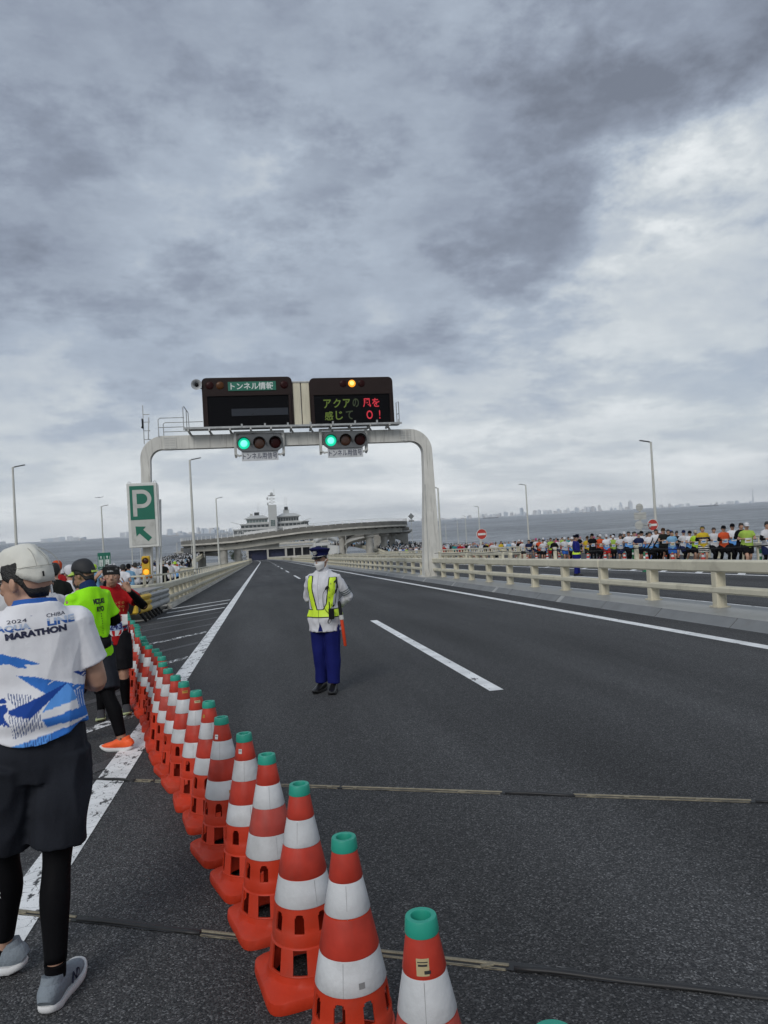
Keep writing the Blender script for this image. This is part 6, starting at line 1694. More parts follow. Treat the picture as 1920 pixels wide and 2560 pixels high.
def cloth(name, col, amp_var=.06, rough=.8, bump=.12, bscale=90):
    return mat(name, col, rough, var=amp_var, vscale=7, bump=bump, bscale=bscale, spec=.04 if max(col) < .05 else .15)
def person_root(label, x, y, head, scale=1.0, group=None, z=None):
    r = thing('person', label, 'person', (x, y, rz(y) if z is None else z), math.atan2(-head[0], head[1]), group)
    r.scale = (scale,) * 3
    return r
def hd(deg): a = math.radians(deg); return (math.sin(a), math.cos(a))       # heading, degrees from +Y towards +X
def to_local(x, y, h, px, py, head, scale):
    a = math.atan2(-head[0], head[1]); d = Vector((px - x, py - y, h)) / scale
    return tuple(Matrix.Rotation(-a, 3, 'Z') @ d)

BLK = cloth('black_tights', (.006, .006, .007), .1, .6, .05); BLK2 = cloth('black_fabric', (.012, .012, .014), .2, .7)
CHAR = cloth('charcoal_shorts', (.020, .022, .028), .2, .7)

# ---------------- officer in the road
def officer():
    H = hd(180 + 27); sc = .955
    r = person_root('policeman in peaked cap, white jacket and yellow reflective straps standing in the road', .675, 8.16, H, sc)
    p = base_pose(g=1.02, hyaw=-.18, hpitch=-.12, head=(0, .03, 1.585),
                  sh_l=(-.178, -.01, 1.375), sh_r=(.178, -.01, 1.375), el_l=(-.272, -.13, 1.12), el_r=(.280, -.12, 1.13), wr_l=(-.09, -.20, .99), wr_r=(.07, -.22, .97),
                  hip_l=(-.082, 0, .89), hip_r=(.082, 0, .89), kn_l=(-.088, .02, .48), kn_r=(.090, .01, .48), an_l=(-.078, .03, .08), an_r=(.100, -.03, .08), ft_l=.25, ft_r=-.10)
    b = MB(); torso(b, p, -.008, .86); head(b, p)
    for s in 'lr': arm(b, p, s, -.005); leg(b, p, s)
    hand(b, p['wr_l'], (1, -.1, -.62), (0, -1, 0), (0, .3, 1), (.5, .5, .5, .5)); hand(b, p['wr_r'], (-1, -.1, -.4), (0, -1, 0), (0, .3, 1), (.6, .6, .6, .6))
    me = remesh(b, .0055, 3); me.materials.append(SKIN); body = link('body', me, r)
    HR = mat('grey_black_hair', (.03, .029, .028), .6, var=.3, vscale=60)
    hair_mesh(p, .06, -.06, .001).build('hair', HR, r, smooth=True)
    NAVY = cloth('navy_trousers', (.008, .012, .105), .12, .8); WJ = cloth('white_uniform_cloth', (.57, .575, .605), .05, .8, .1)
    # trousers
    b = MB()
    R = torso_rings(p, .004, .80, .93); b.tube([q[0] for q in R], [q[1] for q in R], 20, power=2.3)
    for s in 'lr': leg(b, p, s, .023, .0, 1.93, .014, 16)
    me = remesh(b, .008, 4); wrinkle(me, .012, (8, 8, 3.2), 3); me.materials.append(NAVY); link('trousers', me, r)
    # jacket
    b = MB(); torso(b, p, .014, .735, 1.455, 24); 
    for s in 'lr': arm(b, p, s, .010, 0, 1.97, .004, 14)
    me = remesh(b, .0075, 5)
    P = verts(me); low = sm_arr(1.04, .84, P[:, 2]); P[:, 0] *= 1 + .16 * low; P[:, 1] *= 1 + .22 * low; set_verts(me, P)
    wrinkle(me, .017, (12, 12, 6), 1); me.materials.append(WJ); jk = link('jacket', me, r); bv = bvh_of(me)
    b = MB(); b.tube([(0, -.012, 1.425), (0, -.005, 1.47), (0, .002, 1.50)], [(.085, .078), (.072, .070), (.070, .070)], 22); b.build('collar', WJ, jk, smooth=True)
    NV = mat('sleeve_stripe', (.03, .055, .06), .7)
    e, s0 = J(p, 'el_l'), J(p, 'sh_l')
    for i in range(3):
        q = s0.lerp(e, .62 + .085 * i); q2 = s0.lerp(e, .62 + .085 * i + .035); g = 1.05
        b = MB(); b.tube([q, q2], [(.0655 - .002 * i, .068 - .002 * i)] * 2, 20, side=(0, 1, .2), caps=False, smooth=False); b.build('sleeve_stripe', NV, jk, smooth=True)
    # placket, buttons, hem notch
    print_strip([(0.012, 1.43), (0.012, .80)], .004, mat('seam_grey', (.3, .3, .33), .8), bv, -1, jk, 'placket', .002)
    for z in (1.38, 1.28, 1.18, 1.08, .86): 
        h = bv.ray_cast(Vector((.0, 2, z)), Vector((0, -1, 0)))
        if h[0] is not None: MB().ell(h[0], (.006, .003, .006), 8, 6).build('button', WHITE, jk)
    nt = MB(); 
    me = bpy.data.meshes.new('hem_notch'); me.from_pydata([(-.03, 0, .745), (.03, 0, .745), (.002, 0, .85)], [], [(0, 1, 2)]); fine_mesh(me, .015); drape(me, bv, -1, .003); me.materials.append(NAVY); link('hem_notch', me, jk)
    # reflective straps: black edging with yellow-green bands on it
    YG = mat('fluorescent_yellow_band', (.56, .78, .03), .5, var=.08, vscale=8, bump=.1, bscale=50); BE = mat('strap_edging', (.012, .013, .016), .7)
    vest = MB(); 
    v = print_strip([(-.155, 1.375), (-.15, 1.25), (-.115, 1.05), (-.06, .965)], .084, BE, bv, -1, r, 'reflective_vest', .006)
    print_strip([(.125, 1.40), (.125, 1.25), (.088, 1.05), (.06, .965)], .084, BE, bv, -1, v, 'strap_edging', .006)
    print_strip([(-.155, 1.37), (-.15, 1.25), (-.115, 1.05), (-.06, .96)], .060, YG, bv, -1, v, 'yellow_strap', .009)
    print_strip([(.125, 1.395), (.125, 1.25), (.088, 1.05), (.06, .96)], .060, YG, bv, -1, v, 'yellow_strap', .009)
    belt(bv, .955, .098, BE, v, 'belt_edging', .007); belt(bv, .955, .078, YG, v, 'yellow_belt', .010)
    print_strip([(.012, .917), (.012, .993)], .005, BE, bv, -1, v, 'belt_seam', .012, 4)
    for z in (1.30, 1.22, 1.14, 1.06):
        h = bv.ray_cast(Vector((-.14 + (1.30 - z) * .12, 2, z)), Vector((0, -1, 0)))
        if h[0] is not None: MB().ell(h[0] + Vector((0, .011, 0)), (.0075, .004, .0075), 10, 6).build('lamp_stud', mat('stud_grey', (.25, .27, .08), .4), v)
    # microphone on a coiled lead
    b = MB(); b.tube([(-.125, .150, 1.27), (-.105, .165, 1.255), (-.092, .168, 1.235)], [.016, .014, .008], 10); b.build('microphone', BLACK, r, smooth=True)
    b = MB(); b.tube([(-.092, .168, 1.235), (-.06, .165, 1.19), (-.05, .16, 1.10), (-.06, .16, 1.02), (-.12, .165, .95), (-.15, .16, .90), (-.12, .165, .84), (-.10, .165, .86), (-.14, .155, .93)], [.0035] * 9, 6); b.build('lead', BLACK, r, smooth=True)
    # face mask with pleats and ear loop
    c = J(p, 'head'); R = rotz(p['hyaw']) @ Matrix.Rotation(p['hpitch'], 3, 'X')
    V, F = [], []; N = 16; M = 9
    for j in range(M + 1):
        v_ = j / M
        for i in range(N + 1):
            u = i / N * 2 - 1; a = u * 1.22
            bul = (1 - abs(v_ - .42) * 1.1) * .034 * math.cos(a) + .004 * math.sin(v_ * 22) * math.cos(a)
            V.append(c + R @ Vector(((.068 + bul * .5) * math.sin(a) * (1 - .22 * v_ * v_), .012 + (.068 + bul) * math.cos(a) * (1 - .10 * v_ * v_), -.004 - .112 * v_ - .012 * abs(u) * (1 - v_) + .012 * abs(u) * v_ * 2)))
    for j in range(M):
        for i in range(N): a = j * (N + 1) + i; F.append((a, a + 1, a + N + 2, a + N + 1))
    b = MB(); b.add(V, F); MASK = mat('white_mask', (.70, .70, .69), .85, var=.05); k = b.build('face_mask', MASK, r, smooth=True)
    b = MB(); b.tube([c + R @ Vector((-.068, .035, -.02)), c + R @ Vector((-.082, -.005, .008)), c + R @ Vector((-.083, -.03, .03))], [.0035] * 3, 6); b.tube([c + R @ Vector((-.060, .03, -.10)), c + R @ Vector((-.080, -.0, -.05)), c + R @ Vector((-.084, -.02, .06))], [.0035] * 3, 6); b.build('ear_loop', WHITE, k, smooth=True)
    eyes(p, r)
    # peaked cap
    CAPM = cloth('navy_cap_cloth', (.007, .009, .058), .12, .8); at = lambda x, y, z: c + R @ Vector((x, y, z))
    V, F = [], []; n = 36
    rows = [(.087, .102, .050, 0), (.089, .104, .078, 0), (.092, .108, .086, .004), (.114, .128, .114, .010), (.121, .134, .125, .012), (.114, .128, .135, .012), (.08, .09, .142, .010), (.0, .0, .146, .010)]
    for rx, ry, z, dy in rows:
        for kk in range(n): a = 2 * math.pi * kk / n; V.append(at(rx * math.cos(a), -.008 + dy + ry * math.sin(a), z + .022 * math.sin(a) * (1 if z > .08 else .15)))
    for i in range(len(rows) - 1):
        for kk in range(n): F.append((i * n + kk, i * n + (kk + 1) % n, (i + 1) * n + (kk + 1) % n, (i + 1) * n + kk))
    b = MB(); b.add(V, F); cap = b.build('peaked_cap', CAPM, r, smooth=50)
    V, F = [], []; N = 16
    for j in range(4):
        for i in range(N + 1):
            a = math.radians(18 + 144 * i / N); t = j / 3; w = math.sin(math.pi * i / N) ** .7
            V.append(at(.090 * math.cos(a) * (1 + .02 * t), -.008 + .106 * math.sin(a) + .050 * t * w, .054 - .030 * t * w))
    for j in range(3):
        for i in range(N): a = j * (N + 1) + i; F.append((a, a + 1, a + N + 2, a + N + 1))
    b = MB(); b.add(V, F); b.build('peak', mat('black_gloss_peak', (.008, .008, .010), .2), cap, smooth=True)
    b = MB(); b.tube([at(.085 * math.cos(a), -.008 + .110 * math.sin(a), .052) for a in np.linspace(.3, 2.84, 12)], [.0035] * 12, 6); b.build('chin_cord', mat('white_cord', (.6, .6, .55), .6), cap, smooth=True)
    b = MB(); sh = [(-.022, .02), (.022, .02), (.023, -.008), (.012, -.022), (0, -.027), (-.012, -.022), (-.023, -.008)]
    V = [at(x, .122 + .006, .100 + z) for x, z in sh] + [at(x * .96, .122 - .02, .100 + z) for x, z in sh]; m_ = len(sh)
    b.add(V, [tuple(range(m_))] + [(i, (i + 1) % m_, (i + 1) % m_ + m_, i + m_) for i in range(m_)])
    bd = b.build('badge', mat('silver_badge', (.50, .50, .47), .3, .5), cap); b = MB(); b.ell(at(0, .128, .098), (.010, .005, .010), 12, 8); b.build('emblem', mat('badge_grey', (.2, .2, .2), .4, .5), bd)
    # black leather shoes
    LEA = mat('black_leather', (.010, .010, .010), .3)
    for s in 'lr': shoe(p, s, (LEA, RUBBER), r, 1.04, False)
    # things he carries: baton hanging at his side, radio on the belt
    a = r.rotation_euler[2]; M3 = Matrix.Rotation(a, 3, 'Z')
    w = lambda x, y, z: Vector(r.location) + M3 @ (Vector((x, y, z)) * sc)
    t = thing('traffic_baton', 'red light baton with black handle hanging at the policeman\'s left hip', 'baton', tuple(w(-.235, .085, .56))); o = Vector(t.location)
    A, B = w(-.225, .09, 1.09) - o, w(-.275, .09, .56) - o
    MB().tube([A, A.lerp(B, .03), A.lerp(B, .31)], [.012, .020, .020], 14, smooth=False).build('handle', BLACK, t, smooth=40)
    MB().tube([A.lerp(B, .31), A.lerp(B, .41)], [.026, .026], 14, smooth=False).build('collar', mat('white_collar_ring', (.5, .5, .48), .5), t, smooth=40)
    MB().tube([A.lerp(B, .41), A.lerp(B, .985), B], [.0195, .0185, .012], 14, smooth=False).build('tube', mat('red_orange_tube', (.62, .06, .02), .3), t, smooth=40)
    t = thing('radio', 'black two-way radio clipped to the policeman\'s yellow belt', 'radio', tuple(w(-.155, .175, .90))); o = Vector(t.location); t.rotation_euler[2] = a
    b = MB(); b.box((0, 0, .05), (.062, .034, .12), bev=.008); b.build('case', BLACK, t); b = MB(); b.cyl((.02, 0, .11), (.02, 0, .185), .006); b.build('aerial', BLACK, t); b = MB(); b.cyl((-.012, 0, .11), (-.012, 0, .128), .009); b.build('knob', STEEL, t)
def sm_arr(a, b, x):
    t = np.clip((x - a) / (b - a), 0, 1); return t * t * (3 - 2 * t)

def inside(poly, x, y):
    c = np.zeros(x.shape, bool); n = len(poly)
    for i in range(n):
        x0, y0 = poly[i]; x1, y1 = poly[(i + 1) % n]
        if y0 == y1: continue
        k = ((y0 > y) != (y1 > y)) & (x < (x1 - x0) * (y - y0) / (y1 - y0) + x0); c ^= k
    return c

# ---------------- runner in the printed white shirt, near left
def runner_white():
    H = hd(-15); sc = 1.0
    r = person_root('runner seen from behind in white shirt with blue brush print and beige cap', -.868, 2.93, H, sc)
    p = base_pose(g=.88, ga=1.06, hyaw=.95, hpitch=-.10, head=(-.035, .03, 1.540), sh_l=(-.18, 0, 1.385), sh_r=(.168, 0, 1.385),
                  el_l=(-.24, .02, 1.13), el_r=(.208, .015, 1.125), wr_l=(-.18, .24, 1.08), wr_r=(.15, .235, 1.10),
                  hip_l=(-.112, 0, .89), hip_r=(.070, 0, .89), kn_l=(-.150, .10, .49), kn_r=(.034, -.02, .48), an_l=(-.180, .19, .085), an_r=(.012, -.12, .08), ft_l=1.15, ft_r=-.42)
    b = MB(); torso(b, p, -.008, .86); head(b, p)
    for s in 'lr': arm(b, p, s, -.005); leg(b, p, s)
    hand(b, p['wr_l'], (.5, .8, .1), (.6, -.5, 0), (0, 0, 1)); hand(b, p['wr_r'], (-.6, .8, .1), (-.6, -.5, 0), (0, 0, 1))
    me = remesh(b, .006, 3); me.materials.append(SKIN); link('body', me, r)
    hair_mesh(p, .03, -.066, .0, 4).build('hair', HAIR, r, smooth=True)
    eyes(p, r)
    CAPM = mat('beige_cap_cloth', (.62, .61, .55), .85, var=.08, vscale=9, bump=.25, bscale=25)
    parts = cap_mesh(p, True, .008, back_low=-.03)
    me = parts[0].mesh('cap', CAPM, smooth=True); wrinkle(me, .014, (12, 12, 9), 2); cap = link('cap', me, r); parts[1].build('brim', CAPM, cap, smooth=40)
    c = J(p, 'head'); R = rotz(p['hyaw']) @ Matrix.Rotation(p['hpitch'], 3, 'X')
    b = MB(); b.tube([c + R @ Vector((.088 * math.cos(a), -.01 + .108 * math.sin(a), .052)) for a in np.linspace(3.4, 6.0, 16)], [(.001, .001)] * 16, 6); b.build('cap_seam', mat('cap_seam_grey', (.33, .32, .28), .9), cap)
    for sx in (-.045, .0, .045):
        b = MB(); b.tube([c + R @ Vector((sx * math.cos(t) * 1.5, -.012 - .106 * math.cos(t) * math.cos(sx * 6), .036 + .100 * math.sin(t))) for t in np.linspace(.15, 1.5, 12)], [.0013] * 12, 5); b.build('cap_seam', MATS['cap_seam_grey'], cap)
    b = MB(); b.box(c + R @ Vector((.070, -.062, -.042)), (.055, .004, .03), R @ rotz(.55) @ Matrix.Rotation(-.1, 3, 'Y')); b.build('size_tag', WHITE, cap)
    b = MB(); b.box(c + R @ Vector((-.035, -.113, .02)), (.006, .004, .02), R); b.build('cap_label', BLACK, cap)
    # shorts and tights
    b = MB(); R_ = torso_rings(p, .012, .80, 1.07); b.tube([q[0] for q in R_], [q[1] for q in R_], 20, power=2.3)
    for s in 'lr': leg(b, p, s, .024, .0, .86, .030, 18)
    me = remesh(b, .008, 5); wrinkle(me, .018, (8, 8, 4), 6); me.materials.append(CHAR); sh = link('shorts', me, r)
    for s in 'lr':
        b = MB(); leg(b, p, s, .004, .5, 1.84, 0, 20); t = b.build('tights', BLK, r, smooth=True)
        a = J(p, 'an_' + s); b = MB(); b.tube([a + Vector((0, 0, -.02)), a + Vector((0, 0, .065))], [(.034, .041), (.038, .045)], 18, smooth=False); b.build('sock', BLK, r, smooth=50)
    lg = J(p, 'kn_l').lerp(J(p, 'an_l'), .32); print_letter('x', (lg.x - .012, lg.y - .075, lg.z), .022, WHITE, r)
    GRY = cloth('grey_blue_mesh_upper', (.20, .23, .26), .12, .7, .3); SOLE = mat('white_midsole', (.66, .66, .66), .6, var=.05)
    for s in 'lr':
        u = shoe(p, s, (GRY, SOLE), r, 1.0)
        a = J(p, 'an_' + s); Rf = rotz(p['ft_' + s]); sx = 1 if s == 'r' else -1
        z = lambda y, h: a + Rf @ (Vector((sx * (.0455 - .03 * max(0, y - .07)), y, h - .08)) * 1.0)
        b = MB(); b.tube([z(.035, .044), z(.045, .080), z(.066, .046), z(.078, .074)], [.0028] * 4, 6, smooth=False); b.tube([z(.080, .074), z(.095, .062), z(.088, .044), z(.07, .042)], [.0022] * 4, 6); b.build('side_mark', mat('navy_print', (.012, .016, .05), .6), u)
    # shirt with the print as surface colour
    b = MB(); torso(b, p, .024, .985, 1.455, 28)
    for s in 'lr': arm(b, p, s, .016, 0, .70, .012, 16, inset=.05)
    me = remesh(b, .0036, 14)
    P = verts(me)
    lowb = sm_arr(1.10, .99, P[:, 2]); back = sm_arr(.02, -.10, P[:, 1])
    P[:, 0] *= 1 + .07 * lowb; P[:, 1] *= 1 + .16 * lowb
    P[:, 2] -= .060 * lowb * back * np.clip(1 - ((P[:, 0] + .03) / .17) ** 2, 0, 1)                 # the tail droops
    P[:, 1] -= .025 * sm_arr(1.18, 1.06, P[:, 2]) * sm_arr(.98, 1.04, P[:, 2]) * back                  # blouses over the waistband
    set_verts(me, P); wrinkle(me, .013, (6.5, 6.5, 3.4), 12)
    P = verts(me); N = len(P)
    K = 3413 * sc; cx = 395 + (P[:, 0] + .012) * K / sc * .97; cy = 150 + (1.462 - P[:, 2]) * 3413 * 1.04 + .12 * (395 - cx) * 0
    blue, dark, light, white = (.035, .16, .52), (.012, .055, .28), (.10, .30, .72), (.70, .70, .73)
    col = np.tile(np.array(white), (N, 1)); isb = (P[:, 1] < .03)
    nz = np.array([mnoise.noise(Vector((a * .004 - b_ * .0015, b_ * .022 + a * .010, 3.1))) + .5 * mnoise.noise(Vector((a * .012, b_ * .06 + a * .025, 1.1))) for a, b_ in zip(cx, cy)])
    def fill(poly, c_, rough=0.0, th=-.15):
        k = inside(poly, cx + nz * 26 * (rough > 0), cy + nz * 18 * (rough > 0)) & isb
        if rough: k &= nz > th
        col[k] = c_
        return k
    fill([(-260, 690), (0, 760), (90, 780), (300, 860), (480, 945), (300, 930), (320, 980), (220, 965), (120, 900), (0, 900), (-260, 820)], blue, 1, -.62)
    fill([(190, 1055), (400, 1100), (760, 1235), (980, 1330), (1020, 1420), (700, 1310), (520, 1340), (350, 1200)], blue, 1, -.62)
    fill([(-300, 1350), (80, 1340), (90, 1500), (40, 1560), (110, 1690), (-300, 1620)], dark, 1, -.3)
    fill([(830, 1110), (940, 1130), (1095, 1190), (1300, 1290), (1300, 1370), (960, 1215)], dark, 1, -.25)
    fill([(460, 1560), (560, 1420), (760, 1240), (830, 1350), (865, 1470)], light)
    for poly in ([(80, 1280), (370, 1330), (390, 1400), (180, 1465), (100, 1350)], [(100, 1555), (330, 1615), (450, 1535), (465, 1760), (140, 1870)]):
        k = inside(poly, cx, cy) & isb & (((cx - .12 * cy) % 30) < 11); col[k] = (.02, .06, .20)
    k = fill([(840, 1335), (1090, 1470), (1250, 1560), (1250, 1700), (890, 1640)], blue); k &= ((cx - .10 * cy) % 28) < 10; col[k] = (.45, .52, .68)
    fill([(95, 1500), (420, 1370), (770, 1230), (540, 1440), (330, 1625), (95, 1545)], dark)
    fill([(460, 1655), (850, 1590), (1300, 1640), (1300, 1720), (500, 1760)], blue, 1, -.62)
    k = (cy > 1985 - .24 * np.clip(cx, -300, 1100)) & isb & (cx < 1200); col[k] = light; k2 = k & (((cx - .1 * cy) % 30) < 11) & (cx > 250) & (cx < 640); col[k2] = (.03, .09, .30); k3 = k & (cx > 560); col[k3] = blue
    ca = me.color_attributes.new('print', 'FLOAT_COLOR', 'POINT'); ca.data.foreach_set('color', np.hstack([col, np.ones((N, 1))]).astype(np.float32).ravel())
    m = bpy.data.materials.new('printed_white_jersey'); m.use_nodes = True; nt = m.node_tree; bs = nt.nodes['Principled BSDF']
    at = nt.nodes.new('ShaderNodeVertexColor'); at.layer_name = 'print'; nt.links.new(at.outputs[0], bs.inputs['Base Color']); bs.inputs['Roughness'].default_value = .8; bs.inputs['Specular IOR Level'].default_value = .2
    tc = nt.nodes.new('ShaderNodeTexCoord'); n2 = nt.nodes.new('ShaderNodeTexNoise'); n2.inputs['Scale'].default_value = 22; n2.inputs['Detail'].default_value = 5; nt.links.new(tc.outputs['Object'], n2.inputs['Vector'])
    bp = nt.nodes.new('ShaderNodeBump'); bp.inputs['Strength'].default_value = .15; bp.inputs['Distance'].default_value = .02; nt.links.new(n2.outputs[0], bp.inputs['Height']); nt.links.new(bp.outputs[0], bs.inputs['Normal'])
    me.materials.append(m); shirt = link('shirt', me, r); bv = bvh_of(me)
    COL = cloth('blue_collar_rib', (.03, .11, .38), .1, .8)
    b = MB(); b.tube([(0, -.014, 1.415), (0, -.012, 1.455), (0, -.010, 1.472)], [(.110, .090), (.082, .076), (.074, .072)], 26); b.build('collar', COL, shirt, smooth=True)
    NV = mat('navy_print', (.012, .03, .16), .7); BL = mat('blue_print', (.02, .10, .36), .7); PB = mat('pale_blue_print', (.40, .47, .60), .7)
    X = lambda c_: (c_ - 395) / 3413 / .97 - .012; Z = lambda c_: 1.462 - (c_ - 150) / 3413 / 1.04
    W = lambda w_: w_ / 3413
    t = .06
    print_text('2024', X(230), Z(355), W(230), W(44), NV, bv, 1, shirt, rot=t); print_text('CHIBA', X(667), Z(308), W(218), W(46), NV, bv, 1, shirt, rot=t)
    for body, cxx, cyy, ww in (('AQUA', 190, 445, 395), ('LINE', 722, 393, 320)):
        print_text(body, X(cxx), Z(cyy), W(ww), W(92), PB, bv, 1, shirt, rot=t, cut=(-.02, 1), bold=.004); print_text(body, X(cxx), Z(cyy), W(ww), W(92), BL, bv, 1, shirt, rot=t, cut=(-.02, -1), bold=.004)
    print_text('MARATHON', X(440), Z(522), W(710), W(86), NV, bv, 1, shirt, rot=t + .02, bold=.006)
def print_letter(ch, loc, size, m, parent):
    return lettering('print', ch, size, m, parent, loc, height=size)

# ---------------- runner in the fluorescent shirt
def runner_green():
    H = hd(-48); sc = .965; x0, y0 = -1.52, 6.62
    L = lambda px, py, h: to_local(x0, y0, h, px, py, H, sc)
    r = person_root('runner from behind in a fluorescent yellow-green shirt, black cap and orange right shoe', x0, y0, H, sc)
    p = base_pose(g=1.04, hyaw=.25, hpitch=-.22, head=(0, .055, 1.575), lean=(0, .01), el_l=(-.24, .03, 1.12), el_r=(.255, -.035, 1.12), wr_l=(-.12, .24, 1.10), wr_r=(.16, .20, 1.12),
                  kn_r=L(-1.37, 6.50, .46), an_r=L(-1.262, 6.44, .085), kn_l=L(-1.72, 6.72, .46), an_l=L(-1.93, 6.80, .085), ft_r=.42, ft_l=.2)
    b = MB(); torso(b, p, -.008, .86); head(b, p)
    for s in 'lr': arm(b, p, s, -.005); leg(b, p, s)
    hand(b, p['wr_l'], (.5, .8, .2), (.4, 0, 1), (-.3, .3, 0), (.5, .5, .5, .5)); hand(b, p['wr_r'], (-.5, .8, .2), (-.4, 0, 1), (.3, .3, 0), (.5, .5, .5, .5))
    me = remesh(b, .007, 3); me.materials.append(SKIN2); link('body', me, r)
    hair_mesh(p, .04, -.075, .004, 9).build('hair', HAIR, r, smooth=True)
    CM = mat('black_cap_cloth', (.014, .015, .018), .7, var=.15, vscale=9); YG = mat('lime_trim', (.45, .62, .12), .6)
    parts = cap_mesh(p, True, .012, back_low=-.03); cap = parts[0].build('cap', CM, r, smooth=True); parts[1].build('brim', YG, cap, smooth=40)
    c = J(p, 'head'); R = rotz(p['hyaw']) @ Matrix.Rotation(p['hpitch'], 3, 'X')
    bx = c + R @ Vector((.0, -.128, .005)); b = MB(); b.box(bx, (.075, .006, .018), R); b.build('strap', YG, cap)
    b = MB(); b.tube([c + R @ Vector((-.028, -.01 + .112 * math.cos(t), .03 + .105 * math.sin(t))) for t in np.linspace(.2, 1.6, 10)], [.004] * 10, 6); b.build('piping', YG, cap)
    b = MB(); R_ = torso_rings(p, .016, .80, 1.02); b.tube([q[0] for q in R_], [q[1] for q in R_], 20, power=2.3)
    for s in 'lr': leg(b, p, s, .028, .0, .88, .022, 16)
    me = remesh(b, .009, 5); wrinkle(me, .015, (8, 8, 4), 2); me.materials.append(CHAR); link('shorts', me, r)
    for s in 'lr':
        b = MB(); leg(b, p, s, .004, .5, 1.86, 0, 18); b.build('tights', BLK, r, smooth=True)
        b = MB(); arm(b, p, s, .004, .7, 1.96, 0, 14); b.build('arm_sleeve', BLK, r, smooth=True)
        a = J(p, 'an_' + s); b = MB(); b.tube([a + Vector((0, 0, -.02)), a + Vector((0, 0, .035))], [(.033, .040), (.035, .041)], 16, smooth=False); b.build('sock', BLK, r, smooth=50)
    OG = mat('orange_shoe_mesh', (.85, .11, .02), .55, var=.1, vscale=20); SOLE = mat('white_midsole', (.66, .66, .66), .6)
    for s in 'lr':
        u = shoe(p, s, (OG, SOLE), r, 1.06)
        a = J(p, 'an_' + s); Rf = rotz(p['ft_' + s]); sx = 1 if s == 'r' else -1
        z = lambda y, h: a + Rf @ (Vector((sx * .043, y, h - .08)) * 1.06)
        b = MB(); b.tube([z(.075, .062), z(.045, .047), z(.03, .050), z(.0, .066), z(-.02, .076)], [.003, .007, .008, .004, .001], 6); b.build('side_mark', BLACK, u, smooth=True)
    NG = cloth('fluorescent_green_jersey', (.30, .80, .012), .05, .7, .1)
    b = MB(); torso(b, p, .024, .80, 1.455, 26)
    for s in 'lr': arm(b, p, s, .014, 0, .78, .010, 16, inset=.05)
    me = remesh(b, .0075, 8)
    P = verts(me); w = np.exp(-((P[:, 2] - .975) / .035) ** 2); P[:, 0] *= 1 - .10 * w; P[:, 1] *= 1 - .10 * w
    hem = sm_arr(.95, .82, P[:, 2]); P[:, 0] *= 1 + .05 * hem; P[:, 1] *= 1 + .08 * hem; set_verts(me, P); wrinkle(me, .018, (7, 7, 4), 21); me.materials.append(NG); s_ = link('shirt', me, r); bv = bvh_of(me)
    b = MB(); b.tube([(0, -.010, 1.425), (0, .004, 1.475), (0, .016, 1.50)], [(.088, .080), (.072, .070), (.068, .068)], 22); b.build('collar', cloth('navy_collar', (.012, .03, .10), .1), r, smooth=True)
    BP = mat('black_print', (.012, .016, .012), .7)
    print_text('MIZUKI', .015, 1.335, .120, .048, BP, bv, 1, s_, bold=.006); print_text('RYO', .022, 1.265, .082, .048, BP, bv, 1, s_, bold=.006)
    for i in range(9): print_strip([(.028 + .0015 * i, 1.225 - .022 * i), (.029 + .0015 * i, 1.213 - .022 * i)], .008 - .0006 * i, BP, bv, 1, s_, 'print', .002, 2)
    print_strip([(.012, 1.308), (.024, 1.294)], .006, BP, bv, 1, s_, 'print', .002, 2)
    po = belt(bv, .965, .075, BLK2, r, 'waist_pouch', .012, 0, 360)
    b = MB(); b.tube([(-.06, -.185, .955), (.0, -.20, .955), (.07, -.19, .955)], [(.01, .03), (.022, .045), (.012, .03)], 12, side=(0, 1, 0)); b.tube([(.19, -.03, .965), (.195, .03, .965), (.17, .09, .965)], [(.012, .03), (.024, .045), (.012, .03)], 12, side=(1, 0, 0)); b.build('pocket', BLK2, po, smooth=True)
    b = MB(); b.beam((.098, -.168, .93), (.094, -.168, 1.0), .004, .004); b.build('zip', STEEL, po)

